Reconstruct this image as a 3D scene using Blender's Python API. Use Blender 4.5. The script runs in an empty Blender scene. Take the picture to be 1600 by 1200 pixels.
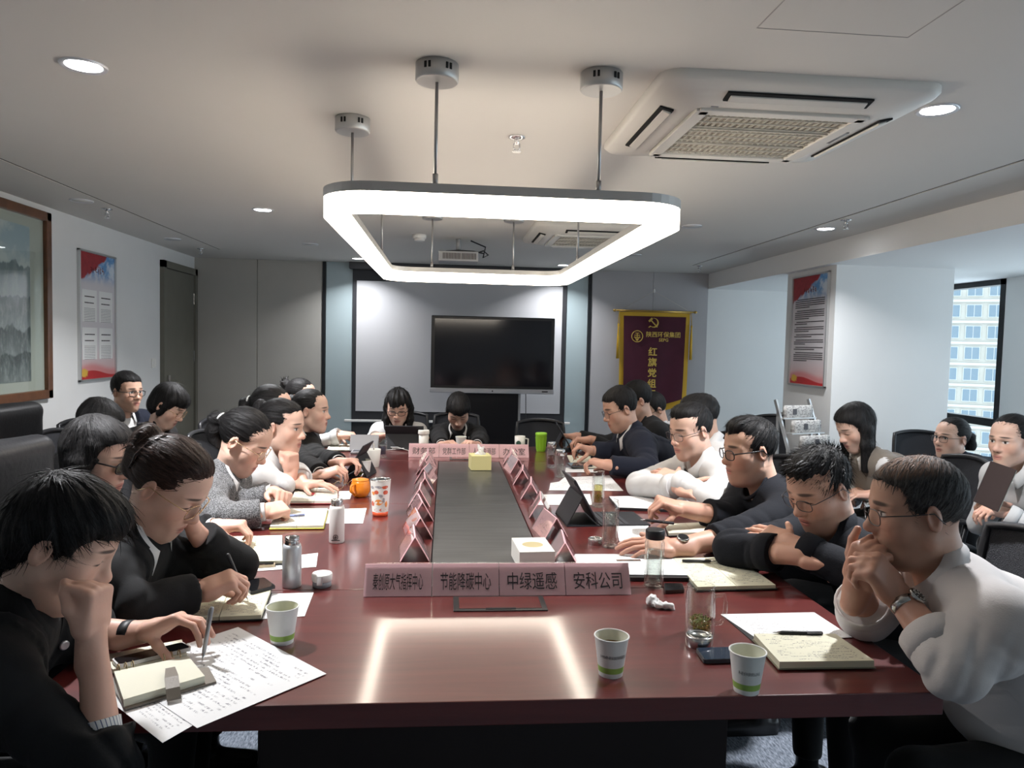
import bpy, bmesh, math, random
import numpy as np
from mathutils import Vector, Matrix
random.seed(7); np.random.seed(7)
SC = bpy.context.scene
COL = SC.collection
# ------------------------------------------------------------------ camera (calibrated from the photograph's vanishing lines)
F_PX = 1150.0
CAM = np.array([0.0, 0.0, 1.45])
ROLL = math.radians(1.3)
_Y = np.array([-102.0, 63.0, -F_PX]); _Y /= np.linalg.norm(_Y)
_t = -(_Y[0]*math.sin(ROLL) + _Y[1]*math.cos(ROLL))/_Y[2]
_Z = np.array([math.sin(ROLL), math.cos(ROLL), _t]); _Z /= np.linalg.norm(_Z)
_X = np.cross(_Y, _Z)
M_WC = np.stack([_X, _Y, _Z], 1)            # camera = M_WC @ world
cam_d = bpy.data.cameras.new('camera'); cam_o = bpy.data.objects.new('camera', cam_d); COL.objects.link(cam_o)
cam_d.sensor_fit = 'HORIZONTAL'; cam_d.sensor_width = 36.0; cam_d.lens = 36.0*F_PX/1600.0
cam_d.clip_start = 0.05; cam_d.clip_end = 200
_R = M_WC.T
cam_o.matrix_world = Matrix([[_R[0][0], _R[0][1], _R[0][2], CAM[0]], [_R[1][0], _R[1][1], _R[1][2], CAM[1]], [_R[2][0], _R[2][1], _R[2][2], CAM[2]], [0, 0, 0, 1]])
SC.camera = cam_o
def ray(u, v): return M_WC.T @ np.array([u-800.0, 600.0-v, -F_PX])
def pz(u, v, z): d = ray(u, v); return CAM + d*((z-CAM[2])/d[2])      # pixel -> point on a horizontal plane
def py(u, v, y): d = ray(u, v); return CAM + d*((y-CAM[1])/d[1])      # pixel -> point at a depth
def px(u, v, x): d = ray(u, v); return CAM + d*((x-CAM[0])/d[0])      # pixel -> point on a side wall

# ------------------------------------------------------------------ view, world, daylight
SC.view_settings.view_transform = 'Standard'; SC.view_settings.look = 'None'
SC.view_settings.gamma = 1.0; SC.view_settings.use_curve_mapping = False
SC.view_settings.exposure = 0.86
W = bpy.data.worlds.new('world'); SC.world = W; W.use_nodes = True
_n = W.node_tree.nodes; _l = W.node_tree.links
_bg = _n['Background']
_bg.inputs[0].default_value = (0.80, 0.90, 1.0, 1); _bg.inputs[1].default_value = 2.4     # bright overcast sky
SC.cycles.transparent_max_bounces = 24

# ------------------------------------------------------------------ material helpers
MATS = {}
def nd(nt, t, **kw):
    n = nt.nodes.new(t)
    for k, v in kw.items(): setattr(n, k, v)
    return n
def mat(name, col=(.8, .8, .8), rough=.5, metal=0.0, spec=.5, emit=None, es=0.0, noise=None, bump=None, trans=0.0, ior=1.45, alpha=1.0, coat=0.0, sss=0.0):
    """noise=(scale, amount) value variation; bump=(scale, strength)"""
    if name in MATS: return MATS[name]
    m = bpy.data.materials.new(name); m.use_nodes = True
    nt = m.node_tree; b = nt.nodes['Principled BSDF']
    b.inputs['Base Color'].default_value = (*col, 1); b.inputs['Roughness'].default_value = rough
    b.inputs['Metallic'].default_value = metal; b.inputs['Specular IOR Level'].default_value = spec
    b.inputs['IOR'].default_value = ior
    if trans: b.inputs['Transmission Weight'].default_value = trans
    if alpha < 1: b.inputs['Alpha'].default_value = alpha
    if coat: b.inputs['Coat Weight'].default_value = coat; b.inputs['Coat Roughness'].default_value = .08
    if sss:
        b.inputs['Subsurface Weight'].default_value = sss; b.inputs['Subsurface Radius'].default_value = (.012, .005, .003)
        b.inputs['Subsurface Scale'].default_value = .5
    if emit: b.inputs['Emission Color'].default_value = (*emit, 1); b.inputs['Emission Strength'].default_value = es
    tc = None
    if noise or bump: tc = nd(nt, 'ShaderNodeTexCoord')
    if noise:
        t = nd(nt, 'ShaderNodeTexNoise'); t.inputs['Scale'].default_value = noise[0]; t.inputs['Detail'].default_value = 5
        nt.links.new(tc.outputs['Object'], t.inputs['Vector'])
        r = nd(nt, 'ShaderNodeMapRange'); r.inputs['From Min'].default_value = .3; r.inputs['From Max'].default_value = .7
        r.inputs['To Min'].default_value = 1-noise[1]; r.inputs['To Max'].default_value = 1+noise[1]
        nt.links.new(t.outputs['Fac'], r.inputs['Value'])
        mx = nd(nt, 'ShaderNodeMix', data_type='RGBA', blend_type='MULTIPLY'); mx.inputs['Factor'].default_value = 1
        mx.inputs['A'].default_value = (*col, 1); nt.links.new(r.outputs['Result'], mx.inputs['B'])
        nt.links.new(mx.outputs['Result'], b.inputs['Base Color'])
    if bump:
        t = nd(nt, 'ShaderNodeTexNoise'); t.inputs['Scale'].default_value = bump[0]; t.inputs['Detail'].default_value = 4
        nt.links.new(tc.outputs['Object'], t.inputs['Vector'])
        bp = nd(nt, 'ShaderNodeBump'); bp.inputs['Strength'].default_value = bump[1]; bp.inputs['Distance'].default_value = .01
        nt.links.new(t.outputs['Fac'], bp.inputs['Height']); nt.links.new(bp.outputs['Normal'], b.inputs['Normal'])
    MATS[name] = m
    return m

# ------------------------------------------------------------------ object helpers
def empty(name, loc=(0, 0, 0), rz=0.0, parent=None):
    o = bpy.data.objects.new(name, None); COL.objects.link(o)
    o.location = loc; o.rotation_euler = (0, 0, rz); o.empty_display_size = .05
    if parent: o.parent = parent
    return o
def tag(o, label=None, cat=None, group=None, kind=None):
    if label: o['label'] = label
    if cat: o['category'] = cat
    if group: o['group'] = group
    if kind: o['kind'] = kind
    return o
def link(name, me, m=None, parent=None, loc=None, rz=None):
    o = bpy.data.objects.new(name, me); COL.objects.link(o)
    if m is not None and len(me.materials) == 0: me.materials.append(m)
    if parent: o.parent = parent
    if loc is not None: o.location = loc
    if rz is not None: o.rotation_euler = (0, 0, rz)
    return o
def mesh_np(name, V, Fq, smooth=True):
    """V (n,3), Fq (m,4) or (m,3) int array"""
    me = bpy.data.meshes.new(name); n = len(V); m = len(Fq); k = Fq.shape[1]
    me.vertices.add(n); me.vertices.foreach_set('co', np.asarray(V, np.float32).ravel())
    me.loops.add(m*k); me.loops.foreach_set('vertex_index', np.asarray(Fq, np.int32).ravel())
    me.polygons.add(m); me.polygons.foreach_set('loop_start', np.arange(0, m*k, k, dtype=np.int32))
    me.polygons.foreach_set('loop_total', np.full(m, k, np.int32))
    if smooth: me.polygons.foreach_set('use_smooth', np.ones(m, bool))
    me.update(calc_edges=True)
    return me
class MB:
    """mesh builder: collects shapes, builds one mesh object"""
    def __init__(s): s.v = []; s.f = []; s.mi = []; s.sm = []
    def add(s, V, Fc, mi=0, sm=False):
        o = len(s.v); s.v += [tuple(map(float, p)) for p in V]
        for f in Fc: s.f.append(tuple(i+o for i in f)); s.mi.append(mi); s.sm.append(sm)
        return s
    def box(s, c, h, R=None, mi=0, bev=0.0):
        c = np.array(c, float); h = np.array(h, float)
        if bev > 0:
            bm = bmesh.new(); bmesh.ops.create_cube(bm, size=2.0)
            for v in bm.verts: v.co = Vector((v.co.x*h[0], v.co.y*h[1], v.co.z*h[2]))
            bmesh.ops.bevel(bm, geom=bm.edges[:], offset=bev, segments=2, profile=.5, affect='EDGES')
            V = np.array([v.co[:] for v in bm.verts]); bm.verts.index_update(); Fc = [[v.index for v in f.verts] for f in bm.faces]; bm.free()
        else:
            V = np.array([(x, y, z) for x in (-1, 1) for y in (-1, 1) for z in (-1, 1)], float)*h
            Fc = [(0, 1, 3, 2), (4, 6, 7, 5), (0, 4, 5, 1), (2, 3, 7, 6), (0, 2, 6, 4), (1, 5, 7, 3)]
        if R is not None: V = V @ np.array(R, float).T
        return s.add(V+c, Fc, mi, False)
    def bb(s, a, b, mi=0, bev=0.0):
        a = np.array(a, float); b = np.array(b, float); return s.box((a+b)/2, np.abs(b-a)/2, None, mi, bev)
    def lathe(s, prof, c=(0, 0, 0), n=24, mi=0, R=None, cap=True, sm=True):
        """prof list of (r,z) bottom to top"""
        V = []; Fc = []
        for r, z in prof:
            for i in range(n):
                a = 2*math.pi*i/n; V.append((r*math.cos(a), r*math.sin(a), z))
        for j in range(len(prof)-1):
            for i in range(n):
                i2 = (i+1) % n; Fc.append((j*n+i, j*n+i2, (j+1)*n+i2, (j+1)*n+i))
        V = np.array(V)
        if R is not None: V = V @ np.array(R, float).T
        s.add(V+np.array(c, float), Fc, mi, sm)
        if cap:
            k = len(s.v)-len(V)
            if prof[0][0] > 1e-5: s.f.append(tuple(k+i for i in range(n))[::-1]); s.mi.append(mi); s.sm.append(False)
            if prof[-1][0] > 1e-5: s.f.append(tuple(k+(len(prof)-1)*n+i for i in range(n))); s.mi.append(mi); s.sm.append(False)
        return s
    def tube(s, pts, r, n=8, mi=0, closed=False, cap=True, up=(0, 0, 1)):
        pts = [np.array(p, float) for p in pts]; m = len(pts)
        rs = r if hasattr(r, '__len__') else [r]*m
        V = []; prev = None
        for i, p in enumerate(pts):
            if closed: t = pts[(i+1) % m]-pts[i-1]
            else: t = pts[min(i+1, m-1)]-pts[max(i-1, 0)]
            t = t/(np.linalg.norm(t)+1e-12)
            if prev is None:
                a = np.array(up, float)
                if abs(a.dot(t)) > .95: a = np.array((1., 0, 0))
                prev = a
            e1 = prev-t*prev.dot(t); e1 /= np.linalg.norm(e1)+1e-12; e2 = np.cross(t, e1); prev = e1
            for k in range(n):
                a = 2*math.pi*k/n; V.append(p+(e1*math.cos(a)+e2*math.sin(a))*rs[i])
        Fc = []
        for i in range(m if closed else m-1):
            i2 = (i+1) % m
            for k in range(n):
                k2 = (k+1) % n; Fc.append((i*n+k, i*n+k2, i2*n+k2, i2*n+k))
        if cap and not closed: Fc.append(tuple(range(n))[::-1]); Fc.append(tuple((m-1)*n+k for k in range(n)))
        return s.add(V, Fc, mi, True)
    def prism(s, poly, z0, z1, R=None, c=(0, 0, 0), mi=0):
        """poly list of (x,y) counter-clockwise, extruded z0..z1"""
        n = len(poly); V = np.array([(x, y, z0) for x, y in poly]+[(x, y, z1) for x, y in poly], float)
        if R is not None: V = V @ np.array(R, float).T
        Fc = [tuple(range(n))[::-1], tuple(range(n, 2*n))]+[(i, (i+1) % n, n+(i+1) % n, n+i) for i in range(n)]
        return s.add(V+np.array(c, float), Fc, mi)
    def mesh(s, name, mats=None):
        me = bpy.data.meshes.new(name); me.from_pydata(s.v, [], s.f)
        if mats:
            for m in (mats if isinstance(mats, (list, tuple)) else [mats]): me.materials.append(m)
        me.polygons.foreach_set('material_index', s.mi); me.polygons.foreach_set('use_smooth', s.sm); me.update()
        return me
    def build(s, name, mats, parent=None, loc=None, rz=None):
        return link(name, s.mesh(name, mats), None, parent, loc, rz)
def copy_tree(o, parent=None):
    c = o.copy(); COL.objects.link(c); c.parent = parent
    for ch in o.children: copy_tree(ch, c)
    return c
def rotz(a): c, s = math.cos(a), math.sin(a); return np.array([[c, -s, 0], [s, c, 0], [0, 0, 1.]])
def rotx(a): c, s = math.cos(a), math.sin(a); return np.array([[1., 0, 0], [0, c, -s], [0, s, c]])
def roty(a): c, s = math.cos(a), math.sin(a); return np.array([[c, 0, s], [0, 1., 0], [-s, 0, c]])
def unit(v): v = np.array(v, float); return v/(np.linalg.norm(v)+1e-12)
def text_mesh(body, size=1.0, xs=1.0, spacing=1.0, vertical=False, depth=0.0, bold=0.0, centre=True):
    c = bpy.data.curves.new('lettering', 'FONT'); c.body = '\n'.join(body) if vertical else body
    c.size = size; c.space_character = spacing; c.extrude = depth; c.offset = bold; c.resolution_u = 2
    c.align_x = 'CENTER'; c.align_y = 'CENTER'
    if vertical: c.space_line = spacing
    o = bpy.data.objects.new('lettering', c); COL.objects.link(o)
    dg = bpy.context.evaluated_depsgraph_get(); dg.update()
    me = bpy.data.meshes.new_from_object(o.evaluated_get(dg)); bpy.data.objects.remove(o); bpy.data.curves.remove(c)
    if len(me.vertices):
        co = np.empty(len(me.vertices)*3, np.float32); me.vertices.foreach_get('co', co); co = co.reshape(-1, 3)
        if centre:
            mid = (co.min(0)+co.max(0))/2; mid[2] = 0; co -= mid
        co[:, 0] *= xs; me.vertices.foreach_set('co', co.ravel()); me.update()
    return me
def put_text(body, parent, m, matrix, name='lettering', **kw):
    me = text_mesh(body, **kw); me.materials.clear(); me.materials.append(m)
    o = link(name, me, None, parent); o.matrix_local = Matrix(matrix)
    return o
def mtx(R, t):
    R = np.array(R, float); return [[*R[0], t[0]], [*R[1], t[1]], [*R[2], t[2]], [0, 0, 0, 1]]
# ================================================================== ROOM
H = 2.30; YB = 8.10; XL = -2.67; XB = 2.92; ZA = 2.13; XR = 4.85; Y0 = -2.6
WHITE = mat('white wall paint', (.72, .72, .71), .7, bump=(90, .04), noise=(2.5, .02))
CEIL = mat('ceiling paint', (.62, .60, .56), .75, noise=(1.2, .015))
BLACK = mat('black trim', (.012, .013, .015), .35)
DARKSLOT = mat('dark slot', (.01, .01, .01), .9)
ALU = mat('brushed aluminium', (.62, .62, .62), .35, .9)
CHROME = mat('chrome', (.75, .75, .76), .12, 1.0)
PLAST = mat('white plastic', (.78, .77, .74), .42)
GREYPL = mat('grey plastic', (.35, .35, .36), .45)
BLKPL = mat('black plastic', (.015, .015, .017), .4)

def carpet_mat():
    m = bpy.data.materials.new('blue grey carpet'); m.use_nodes = True; nt = m.node_tree; b = nt.nodes['Principled BSDF']
    tc = nd(nt, 'ShaderNodeTexCoord'); n1 = nd(nt, 'ShaderNodeTexNoise'); n1.inputs['Scale'].default_value = 160; n1.inputs['Detail'].default_value = 3
    mp = nd(nt, 'ShaderNodeMapping'); mp.inputs['Scale'].default_value = (1, .25, 1)
    nt.links.new(tc.outputs['Object'], mp.inputs[0]); nt.links.new(mp.outputs[0], n1.inputs['Vector'])
    r = nd(nt, 'ShaderNodeValToRGB'); r.color_ramp.elements[0].color = (.07, .085, .11, 1); r.color_ramp.elements[1].color = (.24, .27, .32, 1)
    r.color_ramp.elements[0].position = .35; r.color_ramp.elements[1].position = .65
    nt.links.new(n1.outputs['Fac'], r.inputs[0]); nt.links.new(r.outputs[0], b.inputs['Base Color']); b.inputs['Roughness'].default_value = .95
    return m
def struct(name, mb, m, parent=None):
    o = mb.build(name, m, parent)
    if parent is None: o['kind'] = 'structure'
    return o
struct('floor', MB().bb((XL-.2, Y0-.2, -.1), (XR+.2, YB+.3, 0)), carpet_mat())
# ceiling: three slabs with two slots between them
ce = MB()
for a, b in ((XL-.2, -2.193), (-2.173, 2.462), (2.482, XB)): ce.bb((a, Y0-.2, H), (b, 7.33, H+.06))
ce.bb((XL-.2, 7.33, H), (XB, YB+.3, H+.06))
struct('ceiling', ce, CEIL)
struct('trim_1', MB().bb((-2.192, Y0, H+.004), (-2.174, 7.329, H+.10)), DARKSLOT)
struct('trim_2', MB().bb((2.463, Y0, H+.004), (2.481, 7.329, H+.10)), DARKSLOT)
# lowered ceiling of the window bay (its face is the beam)
struct('ceiling_bay', MB().bb((XB, Y0-.2, ZA), (XR+.2, YB+.3, H+.1)), mat('bay ceiling paint', (.76, .76, .75), .75))
struct('wall_left', MB().bb((XL-.2, Y0-.2, 0), (XL, YB+.3, H+.05)), WHITE)
struct('wall_behind', MB().bb((XL-.2, Y0-.2, 0), (XR+.2, Y0, H+.05)), WHITE)
# back wall: core + panels
struct('wall_back', MB().bb((XL-.2, YB+.06, 0), (XR+.2, YB+.3, H+.05)), mat('dark recess', (.05, .052, .058), .6))
FAB = mat('grey fabric panel', (.43, .415, .38), .85, bump=(320, .12), noise=(3, .03))
FAB2 = mat('grey lilac panel', (.43, .42, .43), .85, bump=(320, .1), noise=(3, .03))
GLS = mat('pale blue glass panel', (.38, .46, .48), .12, spec=.6, coat=.6)
bk = bpy.data.objects['wall_back']
for i, (a, b) in enumerate(((XL, -2.025), (-2.02, -1.34))): struct('wall_panel', MB().bb((a, YB, 0), (b, YB+.07, H), bev=.003), FAB, bk)
struct('trim_strip', MB().bb((-1.338, YB-.012, 0), (-1.305, YB+.07, H)), BLACK, bk)
struct('glass_panel', MB().bb((-1.303, YB+.01, 0), (-1.02, YB+.07, H), bev=.002), GLS, bk)
struct('glass_panel', MB().bb((1.32, YB+.01, 0), (1.555, YB+.07, H), bev=.002), GLS, bk)
struct('trim_strip', MB().bb((1.557, YB-.012, 0), (1.592, YB+.07, H)), BLACK, bk)
for i, (a, b) in enumerate(((1.594, 2.285), (2.288, XB))): struct('wall_panel', MB().bb((a, YB, 0), (b, YB+.07, H), bev=.002), FAB2, bk)
struct('wall_bay', MB().bb((XB, YB, 0), (XR+.2, YB+.07, ZA+.05)), WHITE)
# column with the poster
struct('wall_column', MB().bb((3.0, 5.50, 0), (3.97, 6.32, ZA+.05)), WHITE)
# right wall with windows
WIN = [(-1.9, .2), (.7, 2.9), (3.4, 5.45), (6.05, 7.85)]
wr = MB(); ys = [Y0-.2]+[v for w in WIN for v in w]+[YB+.3]
for a, b in zip(ys[::2], ys[1::2]): wr.bb((XR, a, 0), (XR+.2, b, ZA+.05))
for a, b in WIN: wr.bb((XR, a, 0), (XR+.2, b, .42))
struct('wall_right', wr, WHITE)
FRAME = mat('black window frame', (.015, .016, .018), .4, .3)
PANE = None
def pane_mat():
    m = bpy.data.materials.new('window glass'); m.use_nodes = True; nt = m.node_tree
    for n in list(nt.nodes):
        if n.type != 'OUTPUT_MATERIAL': nt.nodes.remove(n)
    t = nd(nt, 'ShaderNodeBsdfTransparent'); t.inputs[0].default_value = (.93, .97, .98, 1)
    g = nd(nt, 'ShaderNodeBsdfGlossy'); g.inputs['Roughness'].default_value = .02
    mx = nd(nt, 'ShaderNodeMixShader'); mx.inputs[0].default_value = .06
    nt.links.new(t.outputs[0], mx.inputs[1]); nt.links.new(g.outputs[0], mx.inputs[2])
    nt.links.new(mx.outputs[0], nt.nodes['Material Output'].inputs[0])
    return m
PANE = pane_mat()
for i, (a, b) in enumerate(WIN):
    w = empty('window_%d' % (i+1), (XR+.045, (a+b)/2, .42)); w['kind'] = 'structure'
    hh = ZA-.42; L = (b-a)/2
    f = MB()
    f.bb((-.05, -L, 0), (.05, -L+.06, hh)); f.bb((-.05, L-.06, 0), (.05, L, hh)); f.bb((-.05, -L, hh-.05), (.05, L, hh)); f.bb((-.05, -L, 0), (.05, L, .06))
    f.bb((-.045, -L, .40), (.045, L, .47)); f.bb((-.045, -.03, .06), (.045, .03, hh-.05))
    f.build('window_frame', FRAME, w)
    for y0, y1 in ((-L+.06, -.03), (.03, L-.06)):
        for z0, z1 in ((.06, .40), (.47, hh-.05)):
            MB().bb((-.004, y0, z0), (.004, y1, z1)).build('pane', PANE, w)
    pn = 'window_portal' if b > 5.6 else 'window_right_offscreen'      # only the last window is in the picture
    ld = bpy.data.lights.new(pn, 'AREA'); ld.shape = 'RECTANGLE'; ld.size = hh; ld.size_y = b-a
    ld.cycles.is_portal = True
    lo = bpy.data.objects.new(pn, ld); COL.objects.link(lo); lo.location = (XR+.22, (a+b)/2, .42+hh/2); lo.rotation_euler = (0, math.radians(90), 0)
# door on the left wall
DOORM = mat('olive grey door', (.145, .138, .112), .5, bump=(60, .05), noise=(6, .05))
d = empty('door_1', (XL, 7.63, 0)); d['kind'] = 'structure'
dm = MB(); dm.bb((-.01, -.40, 0), (.02, .385, 2.10)); dm.build('door_leaf', DOORM, d)
fr = MB(); fr.bb((-.01, -.475, 0), (.04, -.41, 2.17)); fr.bb((-.01, .39, 0), (.04, .455, 2.17)); fr.bb((-.01, -.475, 2.105), (.04, .455, 2.17)); fr.build('door_frame', DOORM, d)
for z in (.35, 1.2, 1.8): MB().bb((.02, .372, z), (.03, .392, z+.12), bev=.003).build('hinge', CHROME, d)
h = MB(); h.box((.035, -.34, 1.0), (.006, .025, .09), bev=.004); h.tube([(.04, -.34, 1.02), (.075, -.34, 1.02), (.08, -.25, 1.02)], .009); h.build('door_handle', CHROME, d)
sw = MB(); sw.box((XL+.006, 6.99, 1.21), (.007, .043, .043), bev=.004); o = sw.build('light_switch', PLAST)
tag(o, 'white wall switch beside the olive grey door', 'switch'); r = MB(); r.box((XL+.014, 6.99, 1.21), (.003, .018, .03), bev=.002); r.build('rocker', PLAST, o)

# ------------------------------------------------------------------ ring pendant lamp
LAMP_E = mat('lamp diffuser', (.9, .88, .84), .5, emit=(1.0, .89, .75), es=7.0)
lx0, lx1, ly0, ly1 = -.403, .768, 2.275, 4.83
def rrect(x0, x1, y0, y1, r, n=8):
    P = []
    for cx, cy, a0 in ((x1-r, y1-r, 0), (x0+r, y1-r, 90), (x0+r, y0+r, 180), (x1-r, y0+r, 270)):
        for i in range(n+1):
            a = math.radians(a0+90*i/n); P.append((cx+r*math.cos(a), cy+r*math.sin(a)))
    return P
def ring(mb, w, z0, z1, mi=0, inset=0.0):
    o = rrect(lx0+inset, lx1-inset, ly0+inset, ly1-inset, .17-inset); q = rrect(lx0+w-inset, lx1-w+inset, ly0+w-inset, ly1-w+inset, .17-w+inset)
    n = len(o); V = [(x, y, z0) for x, y in o]+[(x, y, z1) for x, y in o]+[(x, y, z0) for x, y in q]+[(x, y, z1) for x, y in q]
    Fc = []
    for i in range(n):
        j = (i+1) % n
        Fc += [(i, j, n+j, n+i), (2*n+j, 2*n+i, 3*n+i, 3*n+j), (n+i, n+j, 3*n+j, 3*n+i), (j, i, 2*n+i, 2*n+j)]
    mb.add(V, Fc, mi)
lamp = empty('pendant_lamp', (0, 0, 0)); tag(lamp, 'large rounded rectangular ring pendant lamp glowing white above the table', 'lamp')
m_ = MB(); ring(m_, .053, 1.906, 1.935); m_.build('aluminium_rim', mat('lamp rim silver', (.50, .50, .49), .4, .6), lamp)
m_ = MB(); ring(m_, .053, 1.845, 1.906, inset=.002); m_.build('diffuser', LAMP_E, lamp)
for (mx_, my_, big) in ((-.044, 2.305, 1), (.465, 2.305, 1), (-.372, 2.90, 1), (-.105, 4.80, 1), (.42, 4.80, 1), (-.372, 4.20, 1), (.737, 4.20, 1)):
    c = MB(); c.lathe([(.062, -.055), (.066, -.05), (.066, -.002), (.06, 0)], (mx_, my_, H), 28)
    can = c.build('ceiling_canopy', mat('canopy silver', (.48, .48, .47), .4, .6), lamp)
    for a in (-2.1, -1.9, -.9, -1.1): MB().box((mx_+.0655*math.cos(a), my_+.0655*math.sin(a), H-.022), (.003, .0035, .009), rotz(a)).build('slot', DARKSLOT, can)
    r = MB(); r.tube([(mx_, my_, H-.05), (mx_, my_, 1.934)], .0055, 8); r.tube([(mx_, my_, 1.97), (mx_, my_, 1.934)], .009, 8); r.build('suspension_rod', mat('rod steel', (.4, .4, .4), .35, .8), lamp)

# ------------------------------------------------------------------ downlights, speakers, sprinklers, detector
DL_E = mat('downlight glow', (1, 1, 1), .4, emit=(.95, .97, 1.0), es=14)
RING = mat('downlight ring', (.7, .7, .72), .3, .3)
def downlight(x, y, lit, label, i):
    r = empty('downlight', (x, y, H)); tag(r, label, 'downlight', None)
    b = MB(); b.lathe([(.052, -.002), (.066, -.008), (.069, -.004), (.069, 0)], n=28, cap=False); b.build('trim_ring', RING, r)
    l = MB(); l.lathe([(0.0001, -.004), (.053, -.004), (.053, -.001)], n=28, cap=False); l.build('lens', DL_E if lit else mat('unlit lens', (.66, .65, .62), .5), r)
    if lit:
        ld = bpy.data.lights.new('downlight_beam', 'AREA'); ld.shape = 'DISK'; ld.size = .1; ld.energy = 7 if y > 7 else 10 if x > 2 else 24; ld.color = (.96, .97, 1.0); ld.spread = math.radians(130)
        lo = bpy.data.objects.new('downlight_beam', ld); COL.objects.link(lo); lo.parent = r; lo.location = (0, 0, -.012)
DLS = [(-1.155, 2.48, 1, 'lit recessed downlight over the chairs by the ink painting, nearest to the bare ceiling corner'),
       (1.68, 2.46, 1, 'lit recessed downlight beside the big ceiling air conditioner'),
       (-1.215, 5.0, 1, 'lit recessed downlight between the unlit ceiling discs and the ring lamp'),
       (2.58, 4.9, 1, 'lit recessed downlight near the beam, beside a sprinkler'),
       (-.92, 7.68, 1, 'small lit downlight in front of the left edge of the projection screen'),
       (1.20, 7.68, 1, 'small lit downlight in front of the right edge of the projection screen'),
       (-2.31, 4.92, 0, 'unlit round ceiling disc above the framed ink painting'),
       (-1.21, 6.67, 0, 'unlit round ceiling disc in front of the grey fabric panels'),
       (1.67, 5.0, 0, 'unlit round ceiling disc beside the far air conditioner'),
       (1.69, 6.65, 0, 'unlit round ceiling disc in front of the maroon banner'),
       (-2.37, 6.64, 0, 'unlit round ceiling disc above the door side of the left wall')]
for i, a in enumerate(DLS): downlight(*a, i)
def sprinkler(x, y, label):
    r = empty('sprinkler', (x, y, H)); tag(r, label, 'sprinkler')
    b = MB(); b.lathe([(.012, -.012), (.034, -.006), (.034, 0)], n=20); b.build('escutcheon', CHROME, r)
    s = MB(); s.lathe([(.009, -.03), (.011, -.012)], n=12); s.tube([(-.011, 0, -.028), (-.013, 0, -.045), (-.004, 0, -.058)], .003, 6); s.tube([(.011, 0, -.028), (.013, 0, -.045), (.004, 0, -.058)], .003, 6)
    s.build('frame', CHROME, r)
    d_ = MB(); d_.lathe([(.018, -.062), (.018, -.059)], n=16); d_.build('deflector', CHROME, r)
for x, y, lb in ((.27, 3.04, 'chrome fire sprinkler inside the near end of the ring lamp'), (.27, 4.63, 'chrome fire sprinkler towards the far end of the ring lamp'),
                 (-2.28, 5.2, 'chrome fire sprinkler above the framed posters on the left wall'), (2.53, 4.55, 'chrome fire sprinkler next to a lit downlight by the beam'),
                 (-2.34, 7.27, 'small fire sprinkler by the corner of the left wall'), (2.54, 7.33, 'small fire sprinkler at the end of the ceiling slot above the banner')):
    sprinkler(x, y, lb)
r = empty('smoke_detector', (-.23, 5.89, H)); tag(r, 'round white smoke detector on the ceiling inside the ring lamp view', 'smoke detector')
MB().lathe([(.052, -.03), (.055, -.012), (.055, 0)], n=24).build('base', PLAST, r); MB().lathe([(.03, -.048), (.042, -.044), (.045, -.03)], n=24).build('sensor_head', PLAST, r)
# access panel outline on the ceiling
ap = empty('trim_3', (0, 0, 0)); ap['kind'] = 'structure'
q = [(.80, 1.30), (1.22, 1.30), (1.22, 1.925), (.80, 1.925)]
m_ = MB()
for i in range(4):
    a, b = np.array((*q[i], H-.001)), np.array((*q[(i+1) % 4], H-.001)); t = unit(b-a); w = np.array((-t[1], t[0], 0))*.0015
    m_.add([a-w, b-w, b+w, a+w, a-w+(0, 0, .002), b-w+(0, 0, .002), b+w+(0, 0, .002), a+w+(0, 0, .002)], [(0, 1, 2, 3), (4, 5, 6, 7), (0, 1, 5, 4), (2, 3, 7, 6)])
m_.build('access_panel_gap', mat('thin gap', (.42, .40, .38), .8), ap)

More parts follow.
